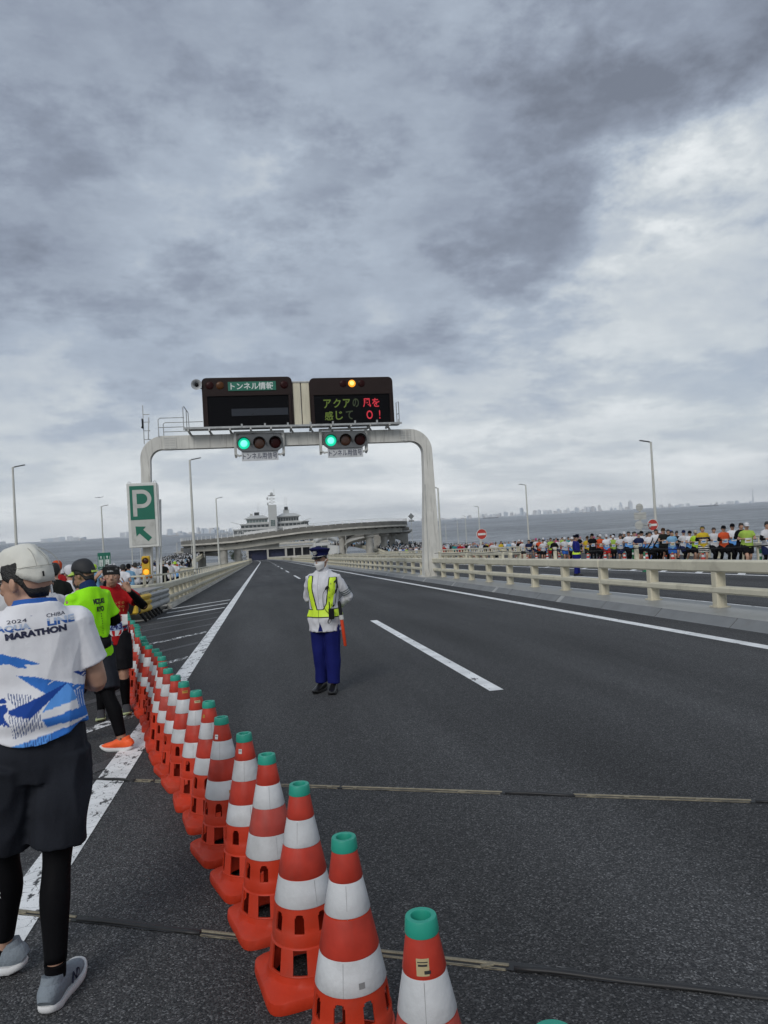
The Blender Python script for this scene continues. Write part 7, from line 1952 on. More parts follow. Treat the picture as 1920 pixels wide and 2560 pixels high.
# ---------------- runner in red taking a picture, V sign
def runner_red():
    H = hd(180 - 8); sc = .95; x0, y0 = -1.63, 8.05
    L = lambda px, py, h: to_local(x0, y0, h, px, py, H, sc)
    r = person_root('runner in red shirt holding up a phone and making a V sign', x0, y0, H, sc)
    hd_ = L(-1.585, 7.97, 1.478)
    p = base_pose(g=1.03, head=hd_, hyaw=.0, hpitch=.06, el_r=L(-1.83, 7.85, 1.22), wr_r=L(-1.70, 7.70, 1.475), el_l=L(-1.265, 7.90, 1.15), wr_l=L(-1.375, 7.72, 1.335),
                  an_r=L(-1.745, 7.90, .08), kn_r=L(-1.73, 7.90, .44), an_l=L(-1.52, 8.05, .08), kn_l=L(-1.52, 8.0, .44), ft_r=.05, ft_l=.1)
    b = MB(); torso(b, p, -.008, .86); head(b, p)
    for s in 'lr': arm(b, p, s, -.005); leg(b, p, s)
    # left hand: V sign, palm to the camera; right hand grips the phone between thumb below and fingers above
    wl = Vector(p['wr_l']); inv = Matrix.Rotation(-math.atan2(-H[0], H[1]), 3, 'Z')
    up = inv @ Vector((-.35, 0, 1)); nrm = inv @ Vector((0, -1, 0)); sd = inv @ Vector((-1, 0, -.2))
    hand(b, wl, up, nrm, sd, (.06, .06, 1.15, 1.15), .16, (.45, .9), 1.0, .0088)
    wr = Vector(p['wr_r']); al = inv @ Vector((.55, -.15, .8)); nr2 = inv @ Vector((.6, .2, -.5)); sd2 = inv @ Vector((.7, -.2, -.6))
    hand(b, wr, al, nr2, sd2, (.62, .58, .55, .5), .08, (.35, .2), 1.0, .0088)
    me = remesh(b, .0052, 2); me.materials.append(SKIN); link('body', me, r)
    hair_mesh(p, .055, -.06, .006, 5).build('hair', HAIR, r, smooth=True); eyes(p, r)
    # phone: a thing of its own
    t = thing('phone', 'black phone with a white sticker held sideways in front of the face', 'phone', (-1.522, 7.62, rz(7.62) + 1.497), 0); t.rotation_euler = (-.05, .02, -.03)
    b = MB(); b.box((0, 0, .04), (.168, .010, .082), bev=.004); b.build('case', BLACK, t)
    b = MB(); b.box((.055, -.0065, .058), (.030, .005, .028), bev=.003); b.build('camera_bump', mat('camera_bump', (.02, .02, .022), .3), t)
    b = MB(); b.ell((.055, -.009, .060), (.006, .003, .006), 10, 6); b.ell((-.02, -.0065, .068), (.004, .002, .003), 8, 6); b.build('lens', mat('grey_lens', (.15, .15, .16), .2), t)
    STK = mat('white_sticker_print', (.42, .42, .42), .6)
    for (x, z, w, h) in ((-.035, .036, .006, .016), (-.026, .036, .006, .018), (-.017, .037, .005, .014), (-.006, .037, .010, .018), (.008, .037, .008, .016), (.018, .034, .006, .010)):
        b = MB(); b.box((x, -.0055, z), (w * .8, .002, h)); b.build('sticker', STK, t)
    # clothes
    b = MB(); R_ = torso_rings(p, .014, .80, 1.02); b.tube([q[0] for q in R_], [q[1] for q in R_], 20, power=2.3)
    for s in 'lr': leg(b, p, s, .028, .0, .92, .018, 16)
    me = remesh(b, .009, 5); wrinkle(me, .014, (8, 8, 4), 8); me.materials.append(BLK2); link('shorts', me, r)
    for s in 'lr':
        b = MB(); leg(b, p, s, .004, 1.14, 1.98, 0, 18); b.build('calf_sleeve', BLK, r, smooth=True)
        b = MB(); arm(b, p, s, .005, .35, 1.96, 0, 14); b.build('arm_sleeve', BLK, r, smooth=True)
    SH = cloth('grey_shoe_mesh', (.05, .05, .055), .2); 
    for s in 'lr': shoe(p, s, (SH, mat('pale_lime_sole', (.42, .47, .25), .6)), r, 1.06)
    RD = cloth('red_jersey', (.40, .012, .014), .08, .75)
    b = MB(); torso(b, p, .020, .79, 1.455, 24)
    for s in 'lr': arm(b, p, s, .016, 0, .66, .014, 14, inset=.05)
    me = remesh(b, .0075, 5); wrinkle(me, .016, (8, 8, 4.5), 5); me.materials.append(RD); s_ = link('shirt', me, r); bv = bvh_of(me)
    b = MB(); b.tube([(0, -.010, 1.43), (0, .0, 1.475), (0, .006, 1.50)], [(.080, .074), (.066, .066), (.062, .062)], 20); b.build('undershirt_collar', BLK, r, smooth=True)
    GP = mat('yellow_print', (.60, .45, .12), .7); NV = mat('navy_number', (.02, .03, .14), .7); BW = mat('bib_paper', (.62, .62, .62), .7); BR = mat('bib_red', (.45, .02, .03), .7); BB = mat('bib_blue', (.34, .42, .60), .7)
    print_text('待ってる', -.078, 1.258, .15, .030, GP, bv, -1, s_); print_text('チバラの', -.078, 1.215, .15, .030, GP, bv, -1, s_); print_text('2011', -.078, 1.172, .13, .026, GP, bv, -1, s_)
    bib = print_strip([(-.06, 1.125), (-.06, .895)], .24, BW, bv, -1, r, 'race_bib', .004, 16)
    print_strip([(-.075, 1.112), (-.075, 1.055)], .17, BR, bv, -1, bib, 'bib_header', .006, 8); print_text('日本', -.10, 1.083, .085, .04, BW, bv, -1, bib, off=.008)
    print_strip([(-.06, 1.045), (-.06, .955)], .22, BB, bv, -1, bib, 'bib_panel', .006, 8); print_text('2435', -.075, 1.0, .19, .072, NV, bv, -1, bib, off=.008, bold=.004)
officer(); runner_white(); runner_green(); runner_red()
# ------------------------------------------------------------------ the runners on the slip roads
CL = dict(white=(.62, .62, .64), grey=(.22, .22, .23), black=(.010, .010, .012), navy=(.012, .02, .07), blue=(.03, .12, .45), sky=(.22, .42, .62), red=(.42, .02, .02), orange=(.62, .09, .03), green=(.36, .52, .09), teal=(.03, .26, .26), yellow=(.60, .43, .03), pink=(.52, .10, .24), lime=(.42, .66, .05), beige=(.45, .42, .34), brown=(.06, .035, .02), dark=(.02, .022, .02))
def cm(n): return cloth('cloth_' + n, tuple(v * .82 for v in CL[n]), .1, .8, .08)
HAIRS = [HAIR, mat('dark_brown_hair', (.030, .017, .010), .6, var=.3, vscale=60)]
JB = bpy.data.materials.new('blue_white_jersey')              # the event shirt: white with blue brush marks low down
def jersey():
    JB.use_nodes = True; nt = JB.node_tree; N, L = nt.nodes, nt.links; b = N['Principled BSDF']
    tc = N.new('ShaderNodeTexCoord'); mp = N.new('ShaderNodeMapping'); mp.inputs['Rotation'].default_value = (0, .6, 0); mp.inputs['Scale'].default_value = (4, 5, 13)
    n = N.new('ShaderNodeTexNoise'); n.inputs['Scale'].default_value = 1; n.inputs['Detail'].default_value = 4
    L.new(tc.outputs['Object'], mp.inputs[0]); L.new(mp.outputs[0], n.inputs['Vector'])
    sp = N.new('ShaderNodeSeparateXYZ'); L.new(tc.outputs['Object'], sp.inputs[0])
    g = N.new('ShaderNodeMapRange'); g.inputs[1].default_value = 1.30; g.inputs[2].default_value = .90; g.inputs[3].default_value = -.18; g.inputs[4].default_value = .22; L.new(sp.outputs[2], g.inputs[0])
    a = N.new('ShaderNodeMath'); a.operation = 'ADD'; L.new(n.outputs[0], a.inputs[0]); L.new(g.outputs[0], a.inputs[1])
    r = N.new('ShaderNodeValToRGB'); r.color_ramp.interpolation = 'CONSTANT'; r.color_ramp.elements[0].color = (.62, .62, .65, 1); r.color_ramp.elements[1].position = .60; r.color_ramp.elements[1].color = (.10, .30, .68, 1); e = r.color_ramp.elements.new(.54); e.color = (.28, .46, .72, 1)
    L.new(a.outputs[0], r.inputs[0]); L.new(r.outputs[0], b.inputs['Base Color']); b.inputs['Roughness'].default_value = .8
jersey()
def shirt_mat(n): return JB if n == 'jersey' else cm(n)

def proto(p, sleeves=True, voxel=.016):
    """meshes of one pose, shared by every copy"""
    d = {}
    b = MB(); torso(b, p, -.008, .86, n=12); head(b, p, True)
    for s in 'lr': arm(b, p, s, -.004, n=8); leg(b, p, s, n=8); fist(b, p, s)
    d['body'] = remesh(b, .013, 2)
    b = MB(); torso(b, p, .022, .80, 1.455, 14)
    for s in 'lr': arm(b, p, s, .016, 0, .62, .012, 10, inset=.05)
    d['shirt'] = remesh(b, voxel, 3); wrinkle(d['shirt'], .014, (8, 8, 4), 3)
    b = MB(); R = torso_rings(p, .014, .80, 1.0); b.tube([q[0] for q in R], [q[1] for q in R], 14, power=2.3)
    for s in 'lr': leg(b, p, s, .026, 0, .72, .02, 10)
    d['shorts'] = remesh(b, voxel, 3)
    for s in 'lr':
        b = MB(); leg(b, p, s, .005, .45, 1.93, 0, 10, ); d['tights_' + s] = b.mesh('tights', BLK, smooth=True)
        b = MB(); arm(b, p, s, .006, .5, 1.93, 0, 10); d['sleeve_' + s] = b.mesh('arm_sleeve', BLK, smooth=True)
        a = J(p, 'an_' + s); R = rotz(p['ft_' + s]) @ Matrix.Rotation(p['fp_' + s], 3, 'X')
        b = MB(); b.tube([a + R @ Vector((0, y, z - .08)) for y, z in ((-.08, .05), (-.03, .065), (.05, .055), (.13, .036), (.18, .03))], [(.034, .045), (.040, .06), (.042, .05), (.043, .034), (.02, .018)], 10, side=R @ Vector((1, 0, 0))); d['shoe_' + s] = b.mesh('shoe', BLK, smooth=True)
    d['hair'] = hair_mesh(p, .05, -.065, .008, 3).mesh('hair', HAIR, smooth=True)
    d['long_hair'] = hair_mesh(p, .05, -.10, .012, 6, .10).mesh('hair', HAIR, smooth=True)
    c = cap_mesh(p, True, .012); c[0].v, off = c[0].v, len(c[0].v); c[0].add(c[1].v, c[1].f); d['cap'] = c[0].mesh('cap', BLK, smooth=50)
    d['cap_hair'] = hair_mesh(p, .04, -.06, .0, 8).mesh('hair', HAIR, smooth=True)
    bv = bvh_of(d['shirt']); V = [];
    me = bpy.data.meshes.new('race_bib'); me.from_pydata([(-.11 + .22 * i / 6, 0, 1.00 + .17 * j / 4) for j in range(5) for i in range(7)], [], [(j * 7 + i, j * 7 + i + 1, j * 7 + i + 8, j * 7 + i + 7) for j in range(4) for i in range(6)])
    drape(me, bv, -1, .010); d['bib'] = me
    me = bpy.data.meshes.new('bib_number'); me.from_pydata([(-.07 + .14 * i / 6, 0, 1.045 + .06 * j / 2) for j in range(3) for i in range(7)], [], [(j * 7 + i, j * 7 + i + 1, j * 7 + i + 8, j * 7 + i + 7) for j in range(2) for i in (0, 1, 2, 3, 4, 5)])
    drape(me, bv, -1, .014); d['num'] = me
    for k in d:
        if not d[k].materials: d[k].materials.append(SKIN)
    return d
def run_pose(ph, g=1.0, arms=1.0, hy=0.0):
    s = math.sin(ph); c = math.cos(ph)
    return base_pose(g=g, lean=(0, .05), head=(0, .075, 1.58), hyaw=hy, hpitch=-.08,
        sh_l=(-.185, .045 - .03 * s, 1.38), sh_r=(.185, .045 + .03 * s, 1.38), el_l=(-.255, .02 - .14 * s, 1.13), el_r=(.255, .02 + .14 * s, 1.13), wr_l=(-.16, .22 - .10 * s, 1.14), wr_r=(.16, .22 + .10 * s, 1.14),
        kn_l=(-.09, .16 + .16 * s, .50), kn_r=(.09, .16 - .16 * s, .50), an_l=(-.085, .02 + .26 * s, .10 + .16 * max(0, -s)), an_r=(.085, .02 - .26 * s, .10 + .16 * max(0, s)), ft_l=.05, ft_r=-.05, fp_l=-.5 * max(0, -s), fp_r=-.5 * max(0, s))
FRONT = [proto(run_pose(a, g, 1, hy)) for a, g, hy in ((.9, 1.0, .2), (-.9, 1.08, -.1), (.2, .96, .3), (-.5, 1.02, 0))]
BACK = [proto(run_pose(a, g, 1, hy)) for a, g, hy in ((.5, 1.03, -.2), (-.6, .95, .15))]
BIB = mat('bib_paper', (0, 0, 0)); NUMS = [mat('bib_number_%s' % n, c, .7) for n, c in (('blue', (.12, .28, .55)), ('gold', (.40, .30, .08)), ('dark', (.04, .04, .05)))]

def put(o, m):
    o.material_slots[0].link = 'OBJECT'; o.material_slots[0].material = m
def runner(label, x, y, z, deg, P, shirt, shorts, hat=None, sc=1.0, grp=None, bib=True, tights=False, sleeves=False, skin=SKIN, hair=None, long=False, num=0):
    r = thing('person', label, 'person', (x, y, z), -math.radians(deg), grp); r.scale = (sc * random.uniform(.97, 1.05), sc, sc)
    def part(nm, key, m):
        o = link(nm, P[key], r); put(o, m); return o
    part('body', 'body', skin); s_ = part('shirt', 'shirt', shirt_mat(shirt)); part('shorts', 'shorts', cm(shorts))
    if hat: part('cap', 'cap', cm(hat)); part('hair', 'cap_hair', hair or HAIR)
    else: part('hair', 'long_hair' if long else 'hair', hair or HAIR)
    if bib: b = part('race_bib', 'bib', BIB); n = part('bib_number', 'num', NUMS[num % 3]); n.parent = b
    if tights: part('tights', 'tights_l', BLK); part('tights', 'tights_r', BLK)
    if sleeves: part('arm_sleeve', 'sleeve_l', BLK); part('arm_sleeve', 'sleeve_r', BLK)
    sm_ = cm(random.choice(['white', 'orange', 'blue', 'lime', 'black', 'pink']))
    part('shoe', 'shoe_l', sm_); part('shoe', 'shoe_r', sm_)
    return r
def ratio(px): return math.tan(math.radians(9.92) + math.atan((px - 956) / 1775))

def right_crowd():
    rr = random.Random(5); used = []
    near = [  # direction, distance, shirt, shorts, hat, extras, label
        (1908, 21.5, 'white', 'navy', None, dict(sleeves=1, tights=1), 'returning runner in white t-shirt and black arm sleeves at the right edge'),
        (1857, 23.5, 'green', 'black', 'white', dict(num=1), 'returning runner in a yellow-green t-shirt, white cap and black shorts'),
        (1843, 25.5, 'black', 'black', None, dict(sleeves=1, tights=1, hair=HAIRS[1]), 'runner in black long sleeves half hidden behind the yellow-green runner'),
        (1821, 27.5, 'jersey', 'black', 'black', dict(tights=1), 'runner in blue and white shirt and black cap between the orange and yellow-green runners'),
        (1799, 26.5, 'orange', 'black', 'black', dict(sleeves=1, tights=1), 'returning runner in an orange-red t-shirt, black cap and black tights'),
        (1775, 28.5, 'white', 'black', None, dict(sleeves=1, tights=1, hair=HAIRS[1]), 'brown-haired runner in white t-shirt left of the orange runner'),
        (1747, 27.5, 'yellow', 'striped', None, dict(sleeves=1, num=0), 'costumed runner in yellow and black shirt, headband and striped skirt'),
        (1729, 29.5, 'lime', 'black', 'beige', {}, 'runner in a beige hat just left of the costumed runner'),
        (1714, 30.5, 'jersey', 'black', 'black', dict(num=2), 'runner in pale blue and white singlet and black cap, second left of the costumed runner'),
        (1699, 31.5, 'white', 'navy', 'navy', dict(sleeves=1, tights=1), 'runner in white t-shirt and navy beanie left of the pale blue singlet'),
        (1670, 30.0, 'sky', 'blue', None, dict(num=1), 'runner in a plain sky-blue t-shirt and blue shorts'),
        (1661, 33.0, 'black', 'black', None, dict(sleeves=1), 'dark-haired runner in black right behind the sky-blue t-shirt'),
        (1648, 32.0, 'dark', 'black', 'brown', dict(tights=1), 'runner in dark t-shirt and dark cap left of the sky-blue t-shirt'),
        (1631, 32.5, 'jersey', 'black', None, dict(tights=1), 'black-haired runner in blue-hemmed white shirt, right of the one with a sash'),
        (1613, 31.5, 'jersey', 'black', None, dict(tights=1), 'runner in blue-hemmed white shirt with a black sash, in front of the round sign backs'),
        (1587, 32.5, 'navy', 'black', None, {}, 'runner in a navy singlet left of the round sign backs'),
        (1577, 35.5, 'white', 'black', None, {}, 'dark-haired runner in white behind the navy singlet'),
        (1562, 35.0, 'jersey', 'black', None, dict(tights=1), 'runner in blue-hemmed white shirt left of the navy singlet'),
        (1541, 35.5, 'white', 'navy', None, {}, 'runner in a white singlet and navy shorts, right of the green-topped runner'),
        (1523, 38.0, 'green', 'black', 'white', dict(tights=1), 'runner in a green top and white cap between white shirts'),
        (1507, 37.0, 'jersey', 'red', 'white', {}, 'runner with lowered white cap and dark red shorts right of the far officer'),
        (1490, 40.0, 'teal', 'black', None, {}, 'runner in teal top further back right of the far officer'),
        (1471, 38.0, 'black', 'black', 'black', dict(tights=1), 'runner in black t-shirt with beige bib just right of the far officer'),
        (1458, 41.0, 'yellow', 'black', 'brown', {}, 'runner in yellow top directly behind the far officer'),
        (1420, 40.0, 'jersey', 'black', 'white', dict(tights=1), 'runner in white cap and blue-hemmed shirt left of the far officer'),
        (1402, 42.0, 'white', 'blue', 'white', {}, 'runner in white t-shirt and white cap, third left of the far officer'),
        (1376, 42.0, 'black', 'black', None, dict(sleeves=1, tights=1), 'tall runner in black long sleeves with white bib, left of the far officer'),
        (1348, 46.0, 'white', 'black', None, {}, 'runner in white t-shirt in front of the orange jacket'),
        (1339, 48.0, 'orange', 'black', None, dict(sleeves=1), 'runner in a bright orange jacket among white shirts'),
        (1313, 48.0, 'navy', 'grey', None, dict(num=1), 'runner in a navy t-shirt and grey shorts at the barrier end'),
        (1297, 52.0, 'white', 'black', 'white', {}, 'runner in white left of the navy t-shirt at the barrier end'),
    ]
    STR = bpy.data.materials.new('striped_skirt'); STR.use_nodes = True; nt = STR.node_tree; w = nt.nodes.new('ShaderNodeTexWave'); w.bands_direction = 'Z'; w.inputs['Scale'].default_value = 3.6; w.inputs['Distortion'].default_value = 1.5; w.inputs['Detail'].default_value = 1
    tc = nt.nodes.new('ShaderNodeTexCoord'); nt.links.new(tc.outputs['Object'], w.inputs['Vector']); rp = nt.nodes.new('ShaderNodeValToRGB'); rp.color_ramp.interpolation = 'CONSTANT'; rp.color_ramp.elements[0].color = (.012, .012, .014, 1); rp.color_ramp.elements[1].position = .55; rp.color_ramp.elements[1].color = (.5, .49, .45, 1)
    nt.links.new(w.outputs['Fac'], rp.inputs[0]); nt.links.new(rp.outputs[0], nt.nodes['Principled BSDF'].inputs['Base Color']); MATS['cloth_striped'] = STR; CL['striped'] = (.3, .3, .3)
    for i, (px, y, sh, so_, hat, ex, lab) in enumerate(near):
        x = ratio(px) * y; used.append((x, y))
        r = runner(lab, x, y, rramp_z(y), 180 + 11 + rr.uniform(-8, 12), FRONT[i % 4], sh, so_, hat, rr.uniform(.92, 1.05), 'returning runners on the right slip road', skin=rr.choice((SKIN, SKIN2)), **ex)
        if sh == 'yellow' and so_ == 'striped':                # hoops of the costume, headband
            P = FRONT[i % 4]; bv = bvh_of(P['shirt'])
            belt(bv, 1.22, .07, cm('navy'), r, 'chest_stripe', .008); hb = MB(); hb.tube([(.086 * math.cos(a), .068 + .106 * math.sin(a), 1.635) for a in np.linspace(0, 6.28, 20)], [(.004, .016)] * 20, 6); hb.build('headband', cm('yellow'), r)
        if 'sash' in lab:
            P = FRONT[i % 4]; bv = bvh_of(P['shirt']); print_strip([(-.15, 1.40), (.13, .92)], .06, cm('black'), bv, -1, r, 'sash', .02, 8)
    cols = ['white'] * 6 + ['jersey'] * 5 + ['black'] * 8 + ['dark'] * 3 + ['navy', 'navy', 'red', 'sky', 'blue', 'grey', 'pink', 'orange', 'teal', 'yellow', 'green', 'dark', 'dark']
    hats = [None] * 6 + ['white'] * 3 + ['black'] * 3 + ['navy', 'blue', 'pink']
    k = 0; tries = 0
    while k < 150 and tries < 6000:
        tries += 1
        y = 36 + 100 * rr.random() ** 1.25
        lo = max(interp(RRAMP_L, y) + .9, 17.3 + .21 * (y - 25) * .45 + .8); hi = min(interp(RRAMP_R, y) - .7, lo + 9)
        if y > 45: lo = interp(RRAMP_L, y) + .8
        x = rr.uniform(lo, max(lo + .5, hi))
        if any((x - a) ** 2 + (y - b) ** 2 < .62 for a, b in used): continue
        used.append((x, y)); k += 1
        sh, hat = rr.choice(cols), rr.choice(hats); so_ = rr.choice(['black', 'black', 'navy', 'grey', 'blue', 'red'])
        nm = {'jersey': 'blue-white shirt', 'dark': 'dark t-shirt'}.get(sh, sh + ' t-shirt')
        lab = 'distant returning runner in %s and %s' % (nm, (hat + ' cap') if hat else 'no cap') + (' by the gantry leg' if y > 85 else ' near the no-entry sign' if y > 58 else '')
        far_ = y > 62
        if far_: small_person(lab, x, y, rramp_z(y), 191 + rr.uniform(-15, 15), sh, so_, hat, rr, 'returning runners on the right slip road')
        else: runner(lab, x, y, rramp_z(y), 191 + rr.uniform(-15, 15), FRONT[k % 4], sh, so_, hat, rr.uniform(.92, 1.03), 'returning runners on the right slip road', skin=rr.choice((SKIN, SKIN2)), bib=rr.random() < .8, tights=rr.random() < .4, num=k)

SMALL = []
def small_protos():
    for ph in (.8, -.7, .2):
        p = run_pose(ph); b = MB()
        b.cur = 0; b.ell(p['head'], (.08, .1, .115), 8, 6)
        for s in 'lr':
            arm(b, p, s, .01, .5, 2.0, 0, 6) if False else b.tube([p['el_' + s], p['wr_' + s]], [.045, .04], 6, smooth=False)
            b.tube([p['hip_' + s], p['kn_' + s], p['an_' + s]], [.085, .065, .05], 6, smooth=False)
        b.tube([(0, .04, 1.4), (0, .06, 1.5)], [.06, .055], 6, smooth=False)
        b.cur = 1; R = torso_rings(p, .03, .82, 1.45); b.tube([q[0] for q in R], [q[1] for q in R], 8, smooth=False)
        for s in 'lr': b.tube([Vector(p['sh_' + s]) + Vector((0, 0, .02)), p['el_' + s]], [.075, .06], 6, smooth=False)
        b.cur = 2; b.tube([(0, 0, .98), (0, 0, .8)], [(.19, .15), (.2, .16)], 8, smooth=False)
        for s in 'lr': b.tube([p['hip_' + s], Vector(p['hip_' + s]).lerp(Vector(p['kn_' + s]), .7)], [.115, .1], 6, smooth=False)
        b.cur = 3; hm = hair_mesh(p, .05, -.06, .01); hp = MB(); c = Vector(p['head']); b.ell(c + Vector((0, -.018, .035)), (.088, .102, .098), 8, 6)
        SMALL.append(b.mesh('runner_figure', [SKIN, cm('white'), cm('black'), HAIR], smooth=40))
def small_person(lab, x, y, z, deg, sh, so_, hat, rr, grp):
    o = link('person', rr.choice(SMALL), None, (x, y, z)); o.rotation_euler[2] = -math.radians(deg); s = rr.uniform(.93, 1.03); o.scale = (s, s, s)
    for i, m in ((1, shirt_mat(sh)), (2, cm(so_)), (3, cm(hat) if hat else HAIR)): o.material_slots[i].link = 'OBJECT'; o.material_slots[i].material = m
    tag(o, lab, 'person', grp); return o
small_protos()
right_crowd()

def left_crowd():
    rr = random.Random(8); used = []
    near = [(134, 14.5, 'red', 'black', 'orange', dict(), 'person in red jacket and orange cap walking away, above the white-shirted runner\'s shoulder'),
            (166, 12.0, 'jersey', 'black', 'white', dict(sleeves=1, tights=1), 'runner from behind in event shirt and white cap, left of the fluorescent runner'),
            (106, 9.0, 'white', 'navy', None, dict(long=True, sc=.90), 'long-haired woman in plain white t-shirt right of the beige cap'),
            (186, 9.8, 'white', 'black', None, dict(long=True, sc=.88), 'long-haired runner in white just left of the fluorescent shirt'),
            (124, 11.0, 'dark', 'black', None, dict(), 'person in dark patterned shirt right of the beige cap'),
            (-4, 8.5, 'white', 'black', None, dict(sc=.92), 'dark-haired runner in white at the very left edge'),
            (312, 27.0, 'sky', 'black', 'black', dict(), 'person in pale blue with a black cap right behind the phone'),
            (328, 30.0, 'white', 'navy', None, dict(), 'black-haired man in white seen between the phone and the warning signal'),
            (350, 33.0, 'white', 'black', 'white', dict(), 'person in white cap and white shirt just left of the warning signal'),
            (296, 24.0, 'jersey', 'black', None, dict(), 'runner in event shirt behind the V sign hand'),
            (268, 23.0, 'pink', 'black', 'white', dict(), 'runner in pink behind the runner in red'),
            (398, 36.0, 'dark', 'black', 'beige', dict(), 'runner with beige cap right of the warning signal'),
            (414, 38.0, 'white', 'navy', None, dict(), 'dark-haired runner in white right of the gantry leg'),
            (428, 41.0, 'jersey', 'black', 'lime', dict(), 'runner with pale lime cap in front of the tall street lamp')]
    for i, (px, y, sh, so_, hat, ex, lab) in enumerate(near):
        ex = dict(ex); x = ratio(px) * y; used.append((x, y))
        runner(lab, x, y, ramp_z(y), -12 + rr.uniform(-15, 15), BACK[i % 2], sh, so_, hat, ex.pop('sc', rr.uniform(.95, 1.02)), 'runners on the left ramp', bib=False, skin=rr.choice((SKIN, SKIN2)), **ex)
    cols = ['white'] * 5 + ['jersey'] * 7 + ['black'] * 3 + ['navy', 'red', 'sky', 'blue', 'grey', 'pink', 'orange', 'teal', 'dark']
    hats = [None] * 6 + ['white'] * 4 + ['black'] * 2 + ['lime', 'navy']
    k = tries = 0
    while k < 105 and tries < 5000:
        tries += 1
        y = 17 + 105 * rr.random() ** 1.1
        lo, hi = interp(RAMP_L, y) + 1.0, (interp(RAMP_R, y) - .7 if y > 25 else -5.4)
        x = hi - (hi - lo) * rr.random() ** 1.5
        if any((x - a) ** 2 + (y - b) ** 2 < .6 for a, b in used): continue
        used.append((x, y)); k += 1
        sh, hat = rr.choice(cols), rr.choice(hats); so_ = rr.choice(['black', 'black', 'navy', 'grey'])
        nm = {'jersey': 'blue-white shirt', 'dark': 'dark t-shirt'}.get(sh, sh + ' t-shirt')
        lab = 'runner from behind in %s and %s, left ramp' % (nm, (hat + ' cap') if hat else 'no cap') + (' near the viaduct' if y > 80 else ' beyond the green lane sign' if y > 45 else '')
        a = -10 + rr.uniform(-15, 15)
        if y > 52: small_person(lab, x, y, ramp_z(y), a, sh, so_, hat, rr, 'runners on the left ramp')
        else: runner(lab, x, y, ramp_z(y), a, BACK[k % 2], sh, so_, hat, rr.uniform(.92, 1.03), 'runners on the left ramp', bib=False, tights=rr.random() < .4, skin=rr.choice((SKIN, SKIN2)))
left_crowd()

def far_crowds():
    """the packed masses too far away to tell apart, each as one object"""
    def mass(name, label, pts):
        rr = random.Random(len(pts)); b = MB(); mats = [cm('white'), cm('black'), cm('sky'), cm('grey'), SKIN, HAIR, cm('red')]
        for x, y, z in pts:
            s = rr.uniform(.92, 1.05); b.cur = rr.choice((0, 0, 0, 0, 1, 1, 1, 2, 3, 1))
            b.tube([(x, y, z + .75 * s), (x, y, z + 1.15 * s), (x, y, z + 1.42 * s)], [(.19, .14), (.22, .15), (.13, .1)], 6, smooth=False)
            b.cur = rr.choice((1, 1, 4)); b.tube([(x, y, z), (x, y, z + .78 * s)], [(.12, .12), (.18, .14)], 5, smooth=False)
            b.cur = rr.choice((5, 5, 5, 0)); b.ell((x, y, z + 1.58 * s), (.1, .11, .13), 6, 4)
        o = b.build(name, mats); o['kind'] = 'stuff'; o['label'] = label
    rr = random.Random(2); pts = []
    for _ in range(900):
        y = 138 + 190 * rr.random(); lo, hi = interp(RRAMP_L, y) + .8, interp(RRAMP_R, y) - .8
        pts.append((rr.uniform(lo, hi), y, rramp_z(y)))
    mass('crowd', 'dense far-off crowd of runners on the right slip road beneath the viaduct', pts)
    pts = []
    for _ in range(420):
        y = 112 + 100 * rr.random(); lo, hi = interp(RAMP_L, y) + .8, interp(RAMP_R, y) - .8
        pts.append((rr.uniform(lo, hi), y, ramp_z(y)))
    mass('crowd', 'dense far-off crowd of runners climbing the left ramp', pts)
    pts = [(rr.uniform(-18, 40), rr.uniform(443, 450), -8.4) for _ in range(260)]
    mass('crowd', 'tiny crowd on the terrace above the tunnel portal', pts)
far_crowds()

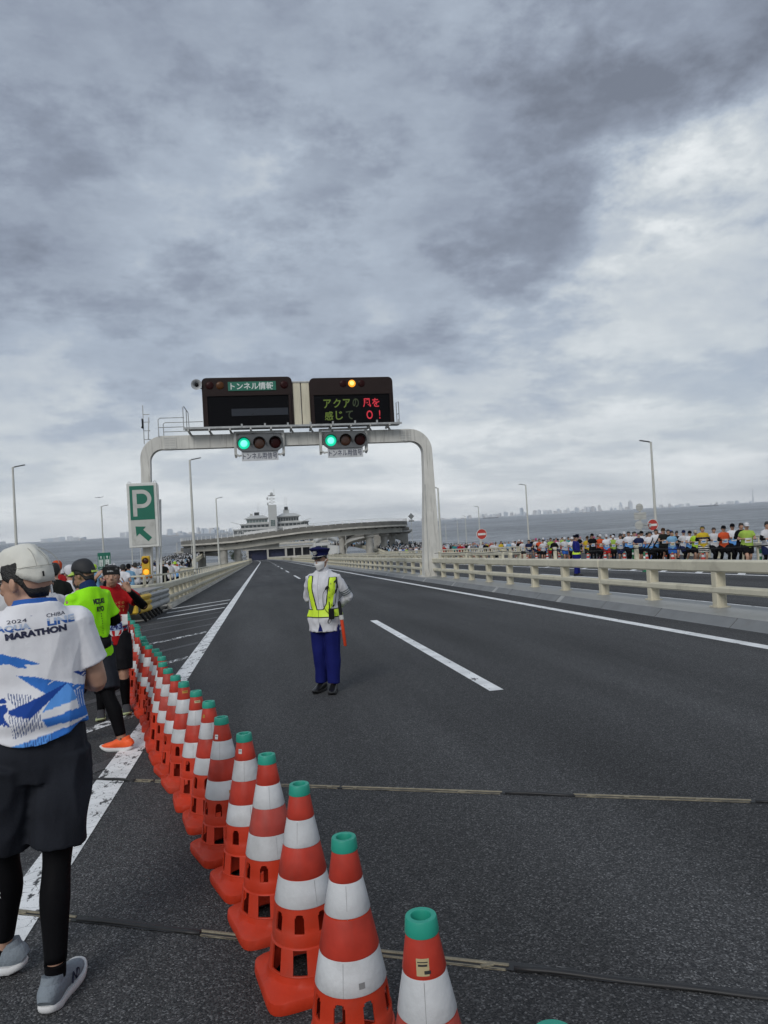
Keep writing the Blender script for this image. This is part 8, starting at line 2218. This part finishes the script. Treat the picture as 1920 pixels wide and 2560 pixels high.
# ---------------- second officer, beyond the median barrier
def officer_two():
    y = 27.6; x = 12.80
    P = base_pose(g=1.05, hyaw=-.1, el_l=(-.25, .0, 1.11), el_r=(.25, .0, 1.11), wr_l=(-.12, .17, 1.06), wr_r=(.12, .17, 1.06), an_l=(-.09, .03, .08), an_r=(.10, -.06, .08), ft_l=.1, ft_r=-.35)
    r = person_root('policeman in navy uniform with yellow sash seen side-on beyond the cream median barrier', x, y, hd(118), .99)
    b = MB(); torso(b, P, -.006, n=12); head(b, P)
    for s in 'lr': arm(b, P, s, n=8); leg(b, P, s, n=8); fist(b, P, s)
    me = remesh(b, .011, 2); me.materials.append(SKIN2); link('body', me, r)
    NV = cloth('navy_uniform', (.010, .016, .14), .12, .8)
    b = MB(); torso(b, P, .026, .74, 1.46, 16)
    for s in 'lr': arm(b, P, s, .016, 0, 1.95, .004, 10, inset=.05)
    me = remesh(b, .013, 3); P_ = verts(me); low = sm_arr(.95, .76, P_[:, 2]); P_[:, 0] *= 1 + .12 * low; P_[:, 1] *= 1 + .15 * low; set_verts(me, P_); wrinkle(me, .015, (8, 8, 5), 1); me.materials.append(NV); j = link('jacket', me, r); bv = bvh_of(me)
    b = MB(); R = torso_rings(P, .012, .80, 1.0); b.tube([q[0] for q in R], [q[1] for q in R], 14, power=2.3)
    for s in 'lr': leg(b, P, s, .026, 0, 1.93, .018, 10)
    me = remesh(b, .013, 3); me.materials.append(NV); link('trousers', me, r)
    YG = MATS['fluorescent_yellow_band']
    v = print_strip([(-.14, 1.41), (-.02, 1.15), (.13, .96)], .075, YG, bv, -1, r, 'yellow_sash', .012, 12); print_strip([(-.14, 1.41), (.02, 1.2), (.14, .96)], .075, YG, bv, 1, v, 'yellow_strap', .012, 12)
    belt(bv, .95, .075, YG, v, 'yellow_belt', .012)
    hair_mesh(P, .05, -.05, .0).build('hair', HAIR, r, smooth=True)
    c = J(P, 'head'); R = rotz(P['hyaw']); at = lambda x_, y_, z_: c + R @ Vector((x_, y_, z_)); n = 24; V, F = [], []
    rows = [(.088, .103, .045, 0), (.092, .108, .082, .004), (.122, .136, .115, .010), (.128, .141, .126, .012), (.08, .09, .142, .01), (0, 0, .145, .01)]
    for rx, ry, z, dy in rows:
        for k in range(n): a = 2 * math.pi * k / n; V.append(at(rx * math.cos(a), -.008 + dy + ry * math.sin(a), z + .02 * math.sin(a) * (z > .08)))
    F = [(i * n + k, i * n + (k + 1) % n, (i + 1) * n + (k + 1) % n, (i + 1) * n + k) for i in range(len(rows) - 1) for k in range(n)]
    b = MB(); b.add(V, F); cp = b.build('peaked_cap', cloth('black_navy_cap', (.006, .007, .02), .1), r, smooth=50)
    b = MB(); V = [at(.09 * math.cos(a) , -.008 + .106 * math.sin(a) + .05 * t * math.sin(a) ** 2, .048 - .03 * t) for t in (0, 1) for a in np.linspace(.4, 2.74, 9)]; b.add(V, [(i, i + 1, i + 10, i + 9) for i in range(8)]); b.build('peak', BLACK, cp)
    b = MB(); b.ell(at(0, .128, .10), (.016, .005, .018), 10, 6); b.build('badge', STEEL, cp)
    b = MB(); b.tube([at(.075, .04, .04), at(.06, .06, -.06), at(0, .07, -.12)], [.004] * 3, 6); b.build('chin_strap', WHITE, cp)
    for s in 'lr': shoe(P, s, (mat('black_leather', (0, 0, 0)), RUBBER), r, 1.05, False)
officer_two()
